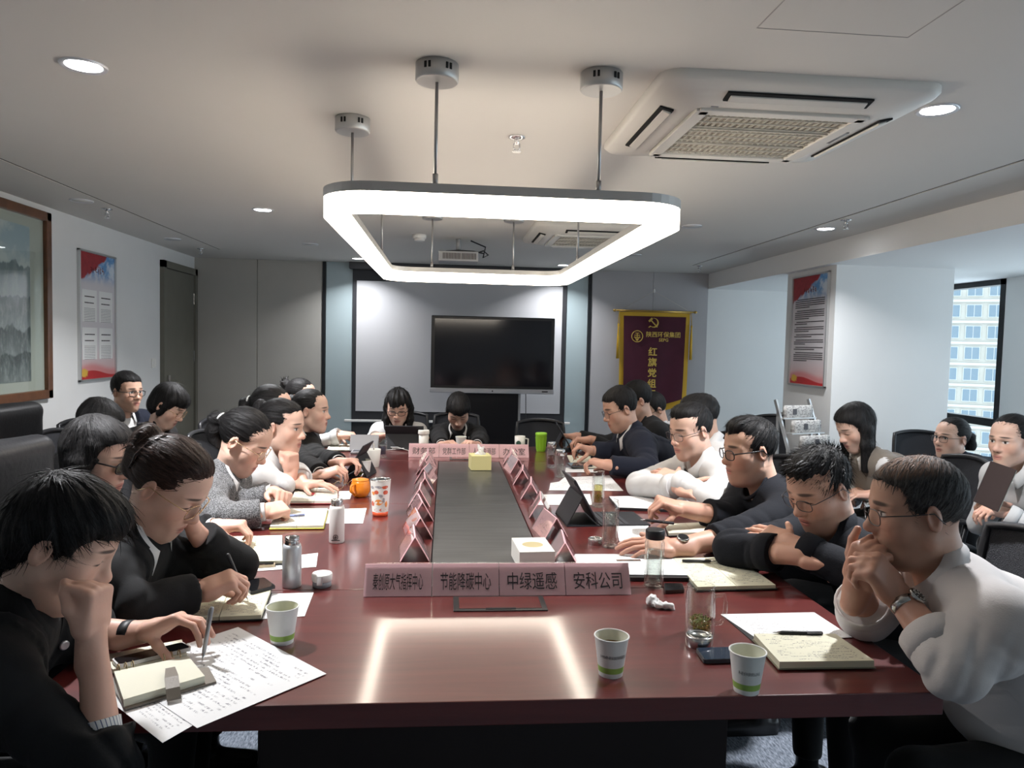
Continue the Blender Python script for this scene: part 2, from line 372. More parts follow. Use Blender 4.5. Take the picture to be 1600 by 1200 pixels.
# ------------------------------------------------------------------ ceiling cassette air conditioners
ACW = mat('air conditioner white', (.66, .64, .59), .45)
def aircon(cx, cy, s, label):
    r = empty('air_conditioner', (cx, cy, H)); tag(r, label, 'air conditioner')
    def loop(k, z, rad): return [(x, y, z) for x, y in rrect(-s*k, s*k, -s*k, s*k, rad, 6)]
    b = MB(); L = [loop(1, 0, .07), loop(1, -.018, .07), loop(.975, -.032, .075), loop(.70, -.062, .07), loop(.66, -.062, .06), loop(.65, -.050, .06)]
    n = len(L[0]); V = [p for l in L for p in l]; Fc = []
    for j in range(len(L)-1):
        for i in range(n): i2 = (i+1) % n; Fc.append((j*n+i, (j+1)*n+i, (j+1)*n+i2, j*n+i2))
    b.add(V, Fc, 0, True); b.build('panel', ACW, r)
    # raised centre frame and grille
    g = MB(); k = .60*s
    for t in np.linspace(-k, k, 25): g.bb((t-.003, -k, -.064), (t+.003, k, -.058))
    for t in np.linspace(-k, k, 11): g.bb((-k, t-.0025, -.067), (k, t+.0025, -.064))
    for a in (-.33*k, .33*k): g.bb((-k, a-.004, -.069), (k, a+.004, -.06))
    gf = MB(); 
    for sx, sy, wx, wy in ((0, 1, 1, .04), (0, -1, 1, .04), (1, 0, .04, 1), (-1, 0, .04, 1)): gf.box((sx*k, sy*k, -.062), (k*wx+.012, k*wy+.012 if wy < 1 else k+.012, .010), bev=.004)
    gr = gf.build('grille_frame', ACW, r); g.build('grille', mat('grille beige', (.50, .475, .41), .6), gr)
    MB().bb((-k, -k, -.056), (k, k, -.052)).build('filter', mat('filter grey', (.40, .375, .32), .9), gr)
    for i in range(4):
        R_ = rotz(i*math.pi/2); e = empty('air_outlet', (0, 0, 0), i*math.pi/2, r)
        th = math.atan2(.030, (.975-.70)*s)   # the panel's slope
        cen = np.array((0, -.835*s, -.0475)); Rx = rotx(-th)
        MB().box(cen+np.array((0, 0, -.004)), (.52*s, .052*s, .003), Rx).build('slot', DARKSLOT, e)
        MB().box(cen+np.array((0, .004, -.010)), (.49*s, .034*s, .004), rotx(-th-.12), bev=.003).build('louver', ACW, e)
    MB().box((-k*.9, -k*1.14, -.0615), (.012, .003, .003)).build('badge', GREYPL, r)
    MB().box((k*1.13, -.1*s, -.062), (.012, .07, .003), bev=.002).build('display_window', mat('smoked window', (.08, .08, .08), .2), r)
    return r
aircon(1.10, 2.68, .46, 'large white ceiling cassette air conditioner near the camera side with beige grille')
aircon(1.05, 5.50, .46, 'far ceiling cassette air conditioner seen through the ring lamp')
# projector on the ceiling
r = empty('projector', (.08, 6.05, H)); tag(r, 'small light grey projector hanging from the ceiling in front of the screen', 'projector')
MB().box((0, 0, -.15), (.16, .12, .04), bev=.008).build('body', mat('projector grey', (.42, .42, .43), .5), r)
MB().tube([(0, 0, 0), (0, 0, -.115)], .02, 10).build('mount_pole', GREYPL, r)
v = MB()
for i in range(12): v.box((-.12+i*.012, -.121, -.15), (.003, .002, .024))
for i in range(10): v.box((.03+i*.012, -.121, -.15), (.003, .002, .024))
v.build('vent_slat', BLKPL, r); MB().lathe([(.03, 0), (.03, .02)], (.09, .12, -.15), R=rotx(-math.pi/2)).build('lens', BLKPL, r)
v = MB(); v.tube([(.15, -.1, -.12), (.2, -.1, -.10), (.24, -.08, -.13), (.2, -.06, -.15), (.22, -.02, -.06), (.1, 0, -.01)], .006, 6); v.tube([(-.1, -.1, -.112), (0, -.11, -.105), (.12, -.1, -.108), (.2, -.09, -.12)], .006, 6); v.build('cable', BLKPL, r)

# ------------------------------------------------------------------ projection screen and display
r = empty('projection_screen', (0, YB, 0)); tag(r, 'wide pull-down projection screen with black border on the back wall', 'projection screen')
f = MB(); f.bb((-1.015, -.03, .60), (1.31, -.02, H-.0)); f.build('black_border', mat('screen black border', (.02, .021, .025), .7), r)
MB().bb((-.972, -.034, .70), (1.262, -.0305, 2.105)).build('white_surface', mat('screen white', (.52, .52, .535), .75), r)
MB().box((.145, -.035, .595), (1.235, .016, .013), bev=.006).build('bottom_bar', PLAST, r)
MB().bb((-1.05, -.09, H-.075), (1.33, -.01, H), bev=.01).build('case', mat('screen case', (.05, .05, .055), .5), r)
r = empty('interactive_display', (.465, 7.40, 0)); tag(r, 'large black interactive display with silver lower edge on a stand', 'display')
MB().box((0, .03, 1.36), (.62, .045, .37), bev=.008).build('bezel', mat('display bezel', (.02, .02, .022), .35), r)
MB().bb((-.585, -.019, 1.035), (.585, -.0155, 1.70)).build('screen', mat('display screen', (.016, .015, .019), .10, spec=.6), r)
b_ = MB(); b_.box((0, .015, .985), (.625, .05, .024), bev=.008); o = b_.build('silver_bar', mat('display silver', (.55, .55, .58), .35, .3), r)
MB().box((0, -.037, .985), (.006, .003, .007)).build('power_button', BLKPL, o); MB().box((.53, -.037, .987), (.03, .003, .006)).build('port_cover', BLKPL, o)
MB().box((0, .10, .52), (.275, .03, .45), bev=.006).build('stand_panel', mat('stand black', (.012, .012, .015), .3), r)
b_ = MB(); b_.box((0, .0, .42), (.27, .14, .012), bev=.004); b_.build('stand_shelf', mat('stand black', (.012, .012, .015), .3), r)
b_ = MB()
for sx in (-.285, .285): b_.box((sx, .10, .5), (.012, .035, .46), bev=.004); b_.box((sx, .05, .035), (.03, .33, .02), bev=.006)
b_.box((0, .05, .05), (.28, .03, .015)); b_.build('stand_frame', GREYPL, r)
for sx in (-.285, .285):
    for sy in (-.24, .34): MB().lathe([(.03, -.012), (.03, .012)], (sx, sy, .03), R=roty(math.pi/2), n=16).build('caster', BLKPL, r)
MB().tube([(.35, .07, .97), (.355, .08, .8), (.36, .1, .62), (.345, .12, .4), (.30, .12, .1)], .004, 6).build('cable', BLKPL, r)
# ================================================================== WALL THINGS
def nodes_mat(name, build, rough=.6):
    m = bpy.data.materials.new(name); m.use_nodes = True; nt = m.node_tree; b = nt.nodes['Principled BSDF']
    b.inputs['Roughness'].default_value = rough
    c = build(nt)
    nt.links.new(c, b.inputs['Base Color'])
    return m
class NX:
    """tiny node-expression helper"""
    def __init__(s, nt): s.nt = nt
    def val(s, x):
        return x
    def m(s, op, a, b=0.0, c=0.0, clamp=False):
        n = nd(s.nt, 'ShaderNodeMath', operation=op); n.use_clamp = clamp
        for i, x in enumerate((a, b, c)):
            if hasattr(x, 'is_linked'): s.nt.links.new(x, n.inputs[i])
            else: n.inputs[i].default_value = x
        return n.outputs[0]
    def mix(s, f, a, b):
        n = nd(s.nt, 'ShaderNodeMix', data_type='RGBA'); n.clamp_factor = True
        for k, x in (('Factor', f), ('A', a), ('B', b)):
            sock = [i for i in n.inputs if i.name == k and (i.type == 'RGBA' if k != 'Factor' else i.type == 'VALUE')][0]
            if hasattr(x, 'is_linked'): s.nt.links.new(x, sock)
            else: sock.default_value = (*x, 1) if k != 'Factor' else x
        return [o for o in n.outputs if o.type == 'RGBA'][0]
    def sep(s, v):
        n = nd(s.nt, 'ShaderNodeSeparateXYZ'); s.nt.links.new(v, n.inputs[0]); return n.outputs
    def comb(s, x, y, z):
        n = nd(s.nt, 'ShaderNodeCombineXYZ')
        for i, q in enumerate((x, y, z)):
            if hasattr(q, 'is_linked'): s.nt.links.new(q, n.inputs[i])
            else: n.inputs[i].default_value = q
        return n.outputs[0]
    def noise(s, v, scale, detail=4, rough=.5):
        n = nd(s.nt, 'ShaderNodeTexNoise'); n.inputs['Scale'].default_value = scale; n.inputs['Detail'].default_value = detail; n.inputs['Roughness'].default_value = rough
        s.nt.links.new(v, n.inputs['Vector']); return n.outputs['Fac']
    def step(s, x, a, b):
        n = nd(s.nt, 'ShaderNodeMapRange'); n.interpolation_type = 'SMOOTHSTEP'
        for i, q in enumerate((x, a, b)):
            if hasattr(q, 'is_linked'): s.nt.links.new(q, n.inputs[i])
            else: n.inputs[i].default_value = q
        return n.outputs[0]
    def obj(s): return nd(s.nt, 'ShaderNodeTexCoord').outputs['Object']
    def gen(s): return nd(s.nt, 'ShaderNodeTexCoord').outputs['Generated']
    def attr(s, nm):
        n = nd(s.nt, 'ShaderNodeAttribute'); n.attribute_name = nm; return n
# prints use their own local plane: x = 0..1 across, z = 0..1 up (Generated coordinates)
def ink_painting(nt):
    X = NX(nt); g = X.sep(X.gen()); u, v = g[1], g[2]
    col = (.55, .56, .53)
    p = X.comb(X.m('MULTIPLY', u, 3.2), 0, X.m('MULTIPLY', v, 2.2))
    sky = X.mix(X.step(v, .55, 1.0), (.56, .55, .50), (.36, .42, .45))
    mist = X.noise(p, 2.2, 6, .6)
    c = X.mix(X.step(mist, .45, .65), sky, (.62, .61, .56))
    for (base, amp, fs, dark, off) in ((.74, .30, 3.0, (.20, .22, .22), 1.3), (.55, .34, 2.2, (.12, .13, .13), 4.1), (.34, .3, 3.4, (.06, .065, .06), 8.7), (.18, .26, 2.7, (.045, .05, .045), 12.2)):
        ridge = X.m('ADD', base-amp*.5, X.m('MULTIPLY', X.noise(X.comb(X.m('ADD', X.m('MULTIPLY', u, 1.8), off), 0, 0), fs, 6, .62), amp))
        inside = X.step(X.m('SUBTRACT', ridge, v), -.004, .012)
        fade = X.step(X.m('SUBTRACT', ridge, v), .0, .26)
        tex = X.noise(X.comb(X.m('MULTIPLY', u, 26), off, X.m('MULTIPLY', v, 7)), 1.0, 7, .75)
        body = X.mix(X.step(tex, .42, .74), dark, (.34, .34, .31))
        body = X.mix(X.m('MULTIPLY', fade, .35), body, (.58, .57, .53))
        c = X.mix(inside, c, body)
    return c
def poster_bg(nt):
    X = NX(nt); g = X.sep(X.gen()); u, v = g[1], g[2]
    p = X.comb(X.m('MULTIPLY', u, 2.0), 0, X.m('MULTIPLY', v, 3.2))
    cl = X.noise(p, 3.0, 6, .6)
    blue = X.mix(X.step(cl, .42, .62), (.10, .28, .55), (.62, .68, .74))
    paper = X.mix(X.step(v, .05, .30), (.60, .42, .42), (.60, .57, .59))
    c = X.mix(X.step(v, .74, .88), paper, blue)
    # red ribbon in the upper corner
    rib = X.m('ADD', X.m('SUBTRACT', v, .80), X.m('ADD', X.m('MULTIPLY', u, -.30), X.m('MULTIPLY', cl, .16)))
    red = X.mix(X.noise(p, 6, 3), (.16, .006, .012), (.42, .02, .03))
    c = X.mix(X.step(rib, .02, .05), c, red)
    # red waves at the foot
    wv = X.m('ADD', .045, X.m('MULTIPLY', X.m('SINE', X.m('MULTIPLY', u, 5.0)), .022))
    c = X.mix(X.step(X.m('SUBTRACT', X.m('ADD', wv, .05), v), -.03, .03), c, (.58, .22, .22))
    c = X.mix(X.step(X.m('SUBTRACT', wv, v), -.003, .004), c, (.40, .018, .022))
    # gold figures
    gx = X.m('SUBTRACT', u, .12); gz = X.m('SUBTRACT', v, .05)
    dd = X.m('ADD', X.m('MULTIPLY', gx, gx), X.m('MULTIPLY', gz, X.m('MULTIPLY', gz, 6)))
    dd = X.m('ADD', dd, X.m('MULTIPLY', X.noise(p, 14, 2), .02))
    c = X.mix(X.step(dd, .020, .014), c, (.62, .38, .05))
    return c
WOOD_F = mat('brown picture frame', (.115, .045, .018), .35, bump=(40, .05), noise=(14, .2), coat=.3)
r = empty('framed_painting', (XL, 4.30, 1.64)); tag(r, 'large ink landscape painting with cream mat in a brown wooden frame', 'painting')
W2, H2 = .90, .615
f = MB()
for c_, h_ in (((0.02, 0, H2-.03), (.02, W2, .03)), ((0.02, 0, -H2+.03), (.02, W2, .03)), ((.02, W2-.03, 0), (.02, .03, H2)), ((.02, -W2+.03, 0), (.02, .03, H2))): f.box(c_, h_, bev=.006)
f.build('frame', WOOD_F, r)
MB().bb((.004, -W2+.055, -H2+.055), (.012, W2-.055, H2-.055)).build('mat_board', mat('cream mat board', (.50, .47, .39), .8), r)
MB().bb((.012, -.68, -.49), (.0145, .68, .49)).build('ink_landscape', nodes_mat('ink landscape', ink_painting, .7), r)
MB().bb((.017, -W2+.055, -H2+.055), (.019, W2-.055, H2-.055)).build('glass_cover', PANE, r)
PBG = nodes_mat('poster print', poster_bg, .5)
INK = mat('print ink', (.05, .04, .045), .7); PAPER = mat('white paper', (.74, .74, .73), .7)
def poster(name, loc, rz, hw, hh, label, sheets):
    r = empty(name, loc, rz); tag(r, label, 'poster')
    f = MB(); t = .016
    for c_, h_ in (((.012, 0, hh-t/2), (.012, hw, t/2)), ((.012, 0, -hh+t/2), (.012, hw, t/2)), ((.012, hw-t/2, 0), (.012, t/2, hh)), ((.012, -hw+t/2, 0), (.012, t/2, hh))): f.box(c_, h_, bev=.003)
    f.build('frame', ALU, r)
    MB().bb((.004, -hw+t, -hh+t), (.010, hw-t, hh-t)).build('print', PBG, r)
    rng = random.Random(len(label))
    # title strokes
    t_ = MB()
    for i in range(6):
        y = -.10+.038*i; z = hh*.72
        for k in range(4): t_.box((.0112, y+rng.uniform(-.012, .012), z+rng.uniform(-.016, .016)), (.0006, rng.uniform(.006, .015) if k % 2 else .0025, .0025 if k % 2 else rng.uniform(.008, .018)))
    t_.build('title', mat('title ink', (.16, .02, .03), .7), r)
    tx = MB()
    def line(y0, y1, z, th):
        y = y0
        while y < y1:
            w = rng.uniform(.004, .016); w = min(w, y1-y)
            tx.bb((.0106, y, z-th), (.0118, y+w*.8, z+th)); y += w
    if sheets:
        for sy in (-1, 1):
            for sz in (0, 1):
                cy = sy*hw*.44; cz = hh*(.20-.58*sz)-.02
                MB().box((.0104, cy, cz), (.0006, hw*.38, hh*.245)).build('notice_sheet', PAPER, r)
                line(cy-hw*.26, cy+hw*.26, cz+hh*.14, .004); line(cy-hw*.26, cy+hw*.22, cz+hh*.045, .004)
                for k in range(9): line(cy-hw*.28, cy+hw*.28, cz-.012*k-.02, .0012)
    else:
        z = hh*.56
        for para in (5, 5, 2, 3, 2, 3, 2, 5):
            for k in range(para):
                line(-hw*.80+(.03 if k == 0 else 0), hw*.80-(rng.uniform(.1, .3) if k == para-1 else 0), z, .0035); z -= .0165
            z -= .012
    tx.build('print_lines', INK, r)['kind'] = 'stuff'
poster('wall_poster', (XL, 5.905, 1.595), 0, .298, .485, 'aluminium framed poster with four white notice sheets on the left wall', True)
poster('wall_poster', (3.0, 5.885, 1.628), math.pi, .308, .465, 'aluminium framed poster with rows of printed paragraphs on the white column', False)

# ------------------------------------------------------------------ maroon banner
GOLD = mat('gold thread', (.62, .37, .03), .45, .3, bump=(300, .3)); GOLDT = mat('gold lettering', (.66, .46, .10), .5, .2)
VELVET = mat('maroon velvet', (.065, .008, .022), .8, noise=(6, .12), bump=(8, .25))
r = empty('banner', (2.305, 8.06, 1.85)); tag(r, 'maroon velvet award banner with gold fringe and gold lettering', 'banner')
bw = .40
def cloth(w0, w1, z0, z1, y, point=0.0, nx=24, nz=24):
    V = []; Fc = []
    for j in range(nz+1):
        t = j/nz; w = w0+(w1-w0)*t
        for i in range(nx+1):
            s = i/nx*2-1; zz = z0+(z1-z0)*t-(point*(1-abs(s))*max(0, t-.8)/.2 if point else 0)
            V.append((s*w, y-.012*math.sin(s*6+t*3)*t, zz))
    for j in range(nz):
        for i in range(nx): a = j*(nx+1)+i; Fc.append((a, a+1, a+nx+2, a+nx+1))
    return V, Fc
V, Fc = cloth(bw, .385, 0, -1.02, -.004, .12); m_ = MB(); m_.add(V, Fc, 0, True); m_.build('gold_border', GOLD, r)
V, Fc = cloth(bw-.045, .335, -.045, -.965, -.010, .10); m_ = MB(); m_.add(V, Fc, 0, True); m_.build('velvet_field', VELVET, r)
m_ = MB(); m_.tube([(-.44, -.012, .012), (.44, -.012, .012)], .010, 10)
for s in (-1, 1): m_.lathe([(.004, 0), (.017, .012), (.012, .03), (.004, .04)], (s*.44, -.012, .012), R=roty(s*math.pi/2), n=12)
m_.build('rod', mat('brass', (.55, .36, .10), .3, .9), r)
MB().tube([(-.40, -.012, .015), (-.02, -.008, .235), (.40, -.012, .015)], .0025, 6).build('hanging_cord', mat('pale cord', (.55, .52, .45), .8), r)
MB().lathe([(.012, 0), (.014, .02), (.010, .045)], (-.02, -.004, .215), n=12).build('hook', PLAST, r)
for s in (-1, 1):
    m_ = MB(); m_.tube([(s*.405, -.018, .01), (s*.42, -.02, -.15)], .004, 6); m_.lathe([(.017, -.52), (.014, -.30), (.008, -.17), (.012, -.15), (.004, -.13)], (s*.415, -.025, 0), n=14)
    m_.build('tassel', GOLD, r)
RB = rotx(math.pi/2)
for i, ch in enumerate('红旗党组织'):
    put_text(ch, r, GOLDT, mtx(RB, (-.02, -.030, -.435-.118*i)), size=.102, bold=.0025)
put_text('陕西环保集团', r, GOLDT, mtx(RB, (.095, -.028, -.245)), size=.066, bold=.0008)
put_text('SEPG', r, GOLDT, mtx(RB, (.10, -.028, -.305)), size=.05, bold=.0008)
m_ = MB(); m_.tube([(.062*math.cos(a)-.20, -.026, -.27+.062*math.sin(a)) for a in np.linspace(0, 2*math.pi, 29)[:-1]], .0045, 6, closed=True)
for z, w in ((.035, .022), (.012, .032), (-.012, .036)): m_.box((-.20, -.026, -.27+z), (w, .003, .004))
m_.box((-.20, -.026, -.275), (.004, .003, .045)); 
for s in (-1, 1): m_.box((-.20+s*.016, -.026, -.295), (.004, .003, .026), roty(s*.5))
m_.build('round_logo', GOLDT, r)
# hammer and sickle emblem
m_ = MB(); E0 = np.array((-.02, -.028, -.115))
arc = [E0+np.array((.050*math.cos(a), 0, .050*math.sin(a))) for a in np.linspace(math.radians(-130), math.radians(95), 18)]
m_.tube(arc, [.003+.006*math.sin(math.pi*min(1, i/17*1.1)) for i in range(18)], 6)
m_.tube([arc[0], arc[0]+np.array((-.022, 0, -.016))], .007, 6)
m_.box(E0+np.array((.004, 0, -.008)), (.058, .004, .006), roty(math.radians(45))); m_.box(E0+np.array((-.034, 0, .030)), (.026, .004, .011), roty(math.radians(-45)))
m_.build('hammer_and_sickle', GOLDT, r)

# ------------------------------------------------------------------ tower block outside the window
_q = py(1570, 560, 100.0); r = empty('apartment_tower', (_q[0], 100.0, -40)); r.rotation_euler = (0, 0, math.radians(-30)); tag(r, 'pale beige apartment tower outside the window', 'building')
MB().bb((-8.5, 0, 0), (8.5, 12, 75)).build('wall', mat('beige facade', (.30, .285, .25), .8, noise=(.6, .06)), r)
WG = mat('far window glass', (.10, .14, .17), .15); WF = mat('far window frame', (.36, .37, .37), .6)
wm = MB().box((0, 0, 0), (1.0, .12, .95)).mesh('window', WF); pm = MB().bb((-.9, -.16, -.85), (-.05, -.11, .85)).mesh('pane', WG)
for k in range(6, 20):
    for i in range(6):
        o = link('window', wm, None, r); o.location = ((i-2.5)*2.75, -.02, 1.5+k*3.1)
        link('pane', pm, None, o); q_ = link('pane', pm, None, o); q_.location = (.95, 0, 0)
    m_ = MB(); m_.box((0, -.1, k*3.1-.1), (8.5, .15, .18)); m_.build('floor_band', WF, r)
# ------------------------------------------------------------------ newspaper rack beside the column
r = empty('newspaper_rack', (2.72, 5.25, 0), math.radians(20)); tag(r, 'silver wire newspaper rack with stepped shelves beside the white column', 'rack')
RK = mat('rack silver', (.5, .5, .5), .35, .8)
zt = 1.04
for s in (-1, 1):
    m_ = MB(); m_.box((s*.17, .0, .60), (.008, .012, .52), rotx(math.radians(-22))); m_.box((s*.17, .16, .5), (.008, .012, .5)); m_.box((s*.17, .0, .012), (.012, .22, .012))
    m_.build('side_rail', RK, r)
m_ = MB(); m_.box((0, .19, .03), (.17, .01, .01)); m_.box((0, -.2, .03), (.17, .01, .01)); m_.box((0, .16, .98), (.17, .008, .01)); m_.build('cross_bar', RK, r)
PAPN = nodes_mat('newsprint', lambda nt: (lambda X: (lambda g: X.mix(X.step(X.noise(X.comb(X.m('MULTIPLY', g[0], 40), 0, X.m('MULTIPLY', g[2], 110)), 1.0, 3, .7), .48, .56), (.46, .45, .43), (.22, .21, .21)))(X.sep(X.obj())))(NX(nt)), .8)
for k in range(5):
    z = zt-.02-k*.105; y = .17-k*.085
    MB().box((0, y-.03, z-.075), (.165, .035, .004)).build('shelf', RK, r)
    n_ = empty('newspaper', (r.matrix_world @ Vector((0, 0, 0)))); n_.location = Vector((2.72, 5.25, 0))+Vector(rotz(math.radians(20)) @ np.array((0, y-.04, z-.07))); n_.rotation_euler = (0, 0, math.radians(20))
    tag(n_, 'folded grey newspaper on the %s shelf of the wire rack' % ('top', 'second', 'third', 'fourth', 'bottom')[k], 'newspaper')
    m_ = MB(); V = []; nn = 9
    prof = [(-.012, 0), (-.014, .05), (-.010, .085), (.0, .093), (.012, .088), (.016, .05), (.018, 0)]
    for i in range(nn):
        x = -.14+.28*i/(nn-1)
        for (yy, zz) in prof: V.append((x, yy+.003*math.sin(i*1.7+k), zz))
    Fc = [(i*7+j, (i+1)*7+j, (i+1)*7+j+1, i*7+j+1) for i in range(nn-1) for j in range(6)]
    Fc += [tuple(range(7)), tuple((nn-1)*7+j for j in range(7))[::-1]]
    m_.add(V, Fc, 0, True); m_.build('folded_sheets', PAPN, n_)
    MB().box((-.05+.03*k, -.016, .045), (.02, .001, .022)).build('printed_photo', mat('newsprint photo', (.08, .08, .09), .8), n_)
# ================================================================== CONFERENCE TABLE
TX0, TX1, TY0, TY1, TZ = -.79, 1.045, 1.41, 5.05, .75
IX0, IX1, IY0, IY1 = -.037, .327, 2.077, 4.385
def wood(nt_name, c0, c1, scale, axis, rough, coat):
    m = bpy.data.materials.new(nt_name); m.use_nodes = True; nt = m.node_tree; b = nt.nodes['Principled BSDF']; X = NX(nt)
    o = X.sep(X.obj()); s = [8.0, 8.0, 8.0]; s[axis] = .7
    v = X.comb(X.m('MULTIPLY', o[0], s[0]), X.m('MULTIPLY', o[1], s[1]), X.m('MULTIPLY', o[2], s[2]))
    n1 = X.noise(v, scale, 6, .65)
    c = X.mix(X.step(n1, .3, .7), c0, c1)
    nt.links.new(c, b.inputs['Base Color']); b.inputs['Roughness'].default_value = rough
    b.inputs['Coat Weight'].default_value = coat; b.inputs['Coat Roughness'].default_value = .115
    bp = nd(nt, 'ShaderNodeBump'); bp.inputs['Strength'].default_value = .015; bp.inputs['Distance'].default_value = .01
    nt.links.new(n1, bp.inputs['Height']); nt.links.new(bp.outputs[0], b.inputs['Normal'])
    return m
MAHOG = wood('mahogany lacquer', (.082, .0120, .011), (.122, .0195, .017), 3.0, 0, .32, .85)
MAHOGY = wood('mahogany lacquer long', (.082, .0120, .011), (.122, .0195, .017), 3.0, 1, .32, .85)
GREYW = wood('dark grey wood inlay', (.030, .031, .032), (.062, .063, .062), 5.0, 0, .34, .15)
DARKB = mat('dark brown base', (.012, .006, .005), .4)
tb = empty('conference_table', (.1275, 3.23, 0)); tag(tb, 'long mahogany conference table with a dark grey inlay', 'table')
def tbb(a, b): return (a[0]-.1275, a[1]-3.23, a[2]), (b[0]-.1275, b[1]-3.23, b[2])
g = .0012
for nm, a, b, m_ in (('end_panel', (TX0, TY0, .70), (TX1, IY0-g, TZ), MAHOG), ('end_panel', (TX0, IY1+g, .70), (TX1, TY1, TZ), MAHOG),
                     ('side_panel', (TX0, IY0+g, .70), (IX0-g, 3.2-g, TZ), MAHOGY), ('side_panel', (TX0, 3.2+g, .70), (IX0-g, IY1-g, TZ), MAHOGY),
                     ('side_panel', (IX1+g, IY0+g, .70), (TX1, 3.2-g, TZ), MAHOGY), ('side_panel', (IX1+g, 3.2+g, .70), (TX1, IY1-g, TZ), MAHOGY),
                     ('inlay_panel', (IX0+g, IY0+g, .70), (IX1-g, 3.2-g, TZ-.0015), GREYW), ('inlay_panel', (IX0+g, 3.2+g, .70), (IX1-g, IY1-g, TZ-.0015), GREYW)):
    MB().bb(*tbb(a, b), bev=.0025).build(nm, m_, tb)
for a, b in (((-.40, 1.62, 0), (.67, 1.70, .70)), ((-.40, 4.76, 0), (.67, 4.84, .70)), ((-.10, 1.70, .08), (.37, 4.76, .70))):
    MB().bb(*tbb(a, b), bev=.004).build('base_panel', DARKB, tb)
# flip-up cable ports
for yc, lb in ((1.945, 'near'), (4.47, 'far')):
    o = MB().bb(*tbb((.03, yc-.05, TZ-.002), (.28, yc+.06, TZ+.004)), bev=.002).build('cable_port', mat('port metal', (.10, .10, .10), .3, .8), tb)
    MB().bb(*tbb((.045, yc-.038, TZ), (.265, yc+.05, TZ+.0052)), bev=.001).build('port_lid', MAHOG, o)
    MB().bb(*tbb((.115, yc-.046, TZ), (.195, yc-.036, TZ+.0056))).build('finger_slot', DARKSLOT, o)
# ================================================================== PEOPLE: implicit-surface figures
_rng = np.random.RandomState(3)
_NZ = _rng.rand(32, 32, 32).astype(np.float32)*2-1
def vnoise(P):
    """P (n,3) -> smooth value noise in -1..1"""
    i = np.floor(P).astype(np.int64); f = (P-i).astype(np.float32); f = f*f*(3-2*f); i &= 31; j = (i+1) & 31
    x0, y0, z0 = i.T; x1, y1, z1 = j.T; fx, fy, fz = f.T
    def L(a, b, t): return a+(b-a)*t
    return L(L(L(_NZ[x0, y0, z0], _NZ[x1, y0, z0], fx), L(_NZ[x0, y1, z0], _NZ[x1, y1, z0], fx), fy),
             L(L(_NZ[x0, y0, z1], _NZ[x1, y0, z1], fx), L(_NZ[x0, y1, z1], _NZ[x1, y1, z1], fx), fy), fz)
class Pr:
    """primitive: fn(X,Y,Z)->d, with bounds"""
    def __init__(s, fn, lo, hi): s.fn = fn; s.lo = np.array(lo, float); s.hi = np.array(hi, float)
def cap(a, b, r1, r2=None):
    a = np.array(a, float); b = np.array(b, float); r2 = r1 if r2 is None else r2
    ba = b-a; L2 = ba.dot(ba)+1e-12; R = max(r1, r2)
    def fn(X, Y, Z):
        x, y, z = X-a[0], Y-a[1], Z-a[2]
        t = np.clip((x*ba[0]+y*ba[1]+z*ba[2])/L2, 0, 1)
        return np.sqrt((x-t*ba[0])**2+(y-t*ba[1])**2+(z-t*ba[2])**2)-(r1+(r2-r1)*t)
    return Pr(fn, np.minimum(a, b)-R, np.maximum(a, b)+R)
def ell(c, r, R=None):
    c = np.array(c, float); r = np.array(r, float); m = r.max()
    def fn(X, Y, Z):
        x, y, z = X-c[0], Y-c[1], Z-c[2]
        if R is not None:
            x, y, z = (R[0, 0]*x+R[1, 0]*y+R[2, 0]*z), (R[0, 1]*x+R[1, 1]*y+R[2, 1]*z), (R[0, 2]*x+R[1, 2]*y+R[2, 2]*z)
        k0 = np.sqrt((x/r[0])**2+(y/r[1])**2+(z/r[2])**2); k1 = np.sqrt((x/r[0]**2)**2+(y/r[1]**2)**2+(z/r[2]**2)**2)+1e-6
        return k0*(k0-1)/k1
    return Pr(fn, c-m if R is not None else c-r, c+m if R is not None else c+r)
def ecap(a, b, u, w0, d0, w1, d1):
    """elliptic cone between a and b: half width w along u, half depth d across"""
    a = np.array(a, float); b = np.array(b, float); ba = b-a; L2 = ba.dot(ba)+1e-12; u = np.array(u, float); n = ba/np.sqrt(L2)
    u = unit(u-n*u.dot(n)); v = np.cross(n, u); R = max(w0, w1, d0, d1)
    def fn(X, Y, Z):
        x, y, z = X-a[0], Y-a[1], Z-a[2]
        t = np.clip((x*ba[0]+y*ba[1]+z*ba[2])/L2, 0, 1)
        x = x-t*ba[0]; y = y-t*ba[1]; z = z-t*ba[2]
        w = w0+(w1-w0)*t; d = d0+(d1-d0)*t; e = np.minimum(w, d)
        p = (x*u[0]+y*u[1]+z*u[2]); q = (x*v[0]+y*v[1]+z*v[2]); s = (x*n[0]+y*n[1]+z*n[2])
        k0 = np.sqrt((p/w)**2+(q/d)**2+(s/e)**2); k1 = np.sqrt((p/w**2)**2+(q/d**2)**2+(s/e**2)**2)+1e-6
        return k0*(k0-1)/k1
    return Pr(fn, np.minimum(a, b)-R, np.maximum(a, b)+R)
def rbox(c, h, R, r):
    c = np.array(c, float); h = np.array(h, float); m = np.linalg.norm(h)+r
    def fn(X, Y, Z):
        x, y, z = X-c[0], Y-c[1], Z-c[2]
        x, y, z = np.abs(R[0, 0]*x+R[1, 0]*y+R[2, 0]*z)-h[0], np.abs(R[0, 1]*x+R[1, 1]*y+R[2, 1]*z)-h[1], np.abs(R[0, 2]*x+R[1, 2]*y+R[2, 2]*z)-h[2]
        return np.sqrt(np.maximum(x, 0)**2+np.maximum(y, 0)**2+np.maximum(z, 0)**2)+np.minimum(np.maximum(np.maximum(x, y), z), 0)-r
    return Pr(fn, c-m, c+m)
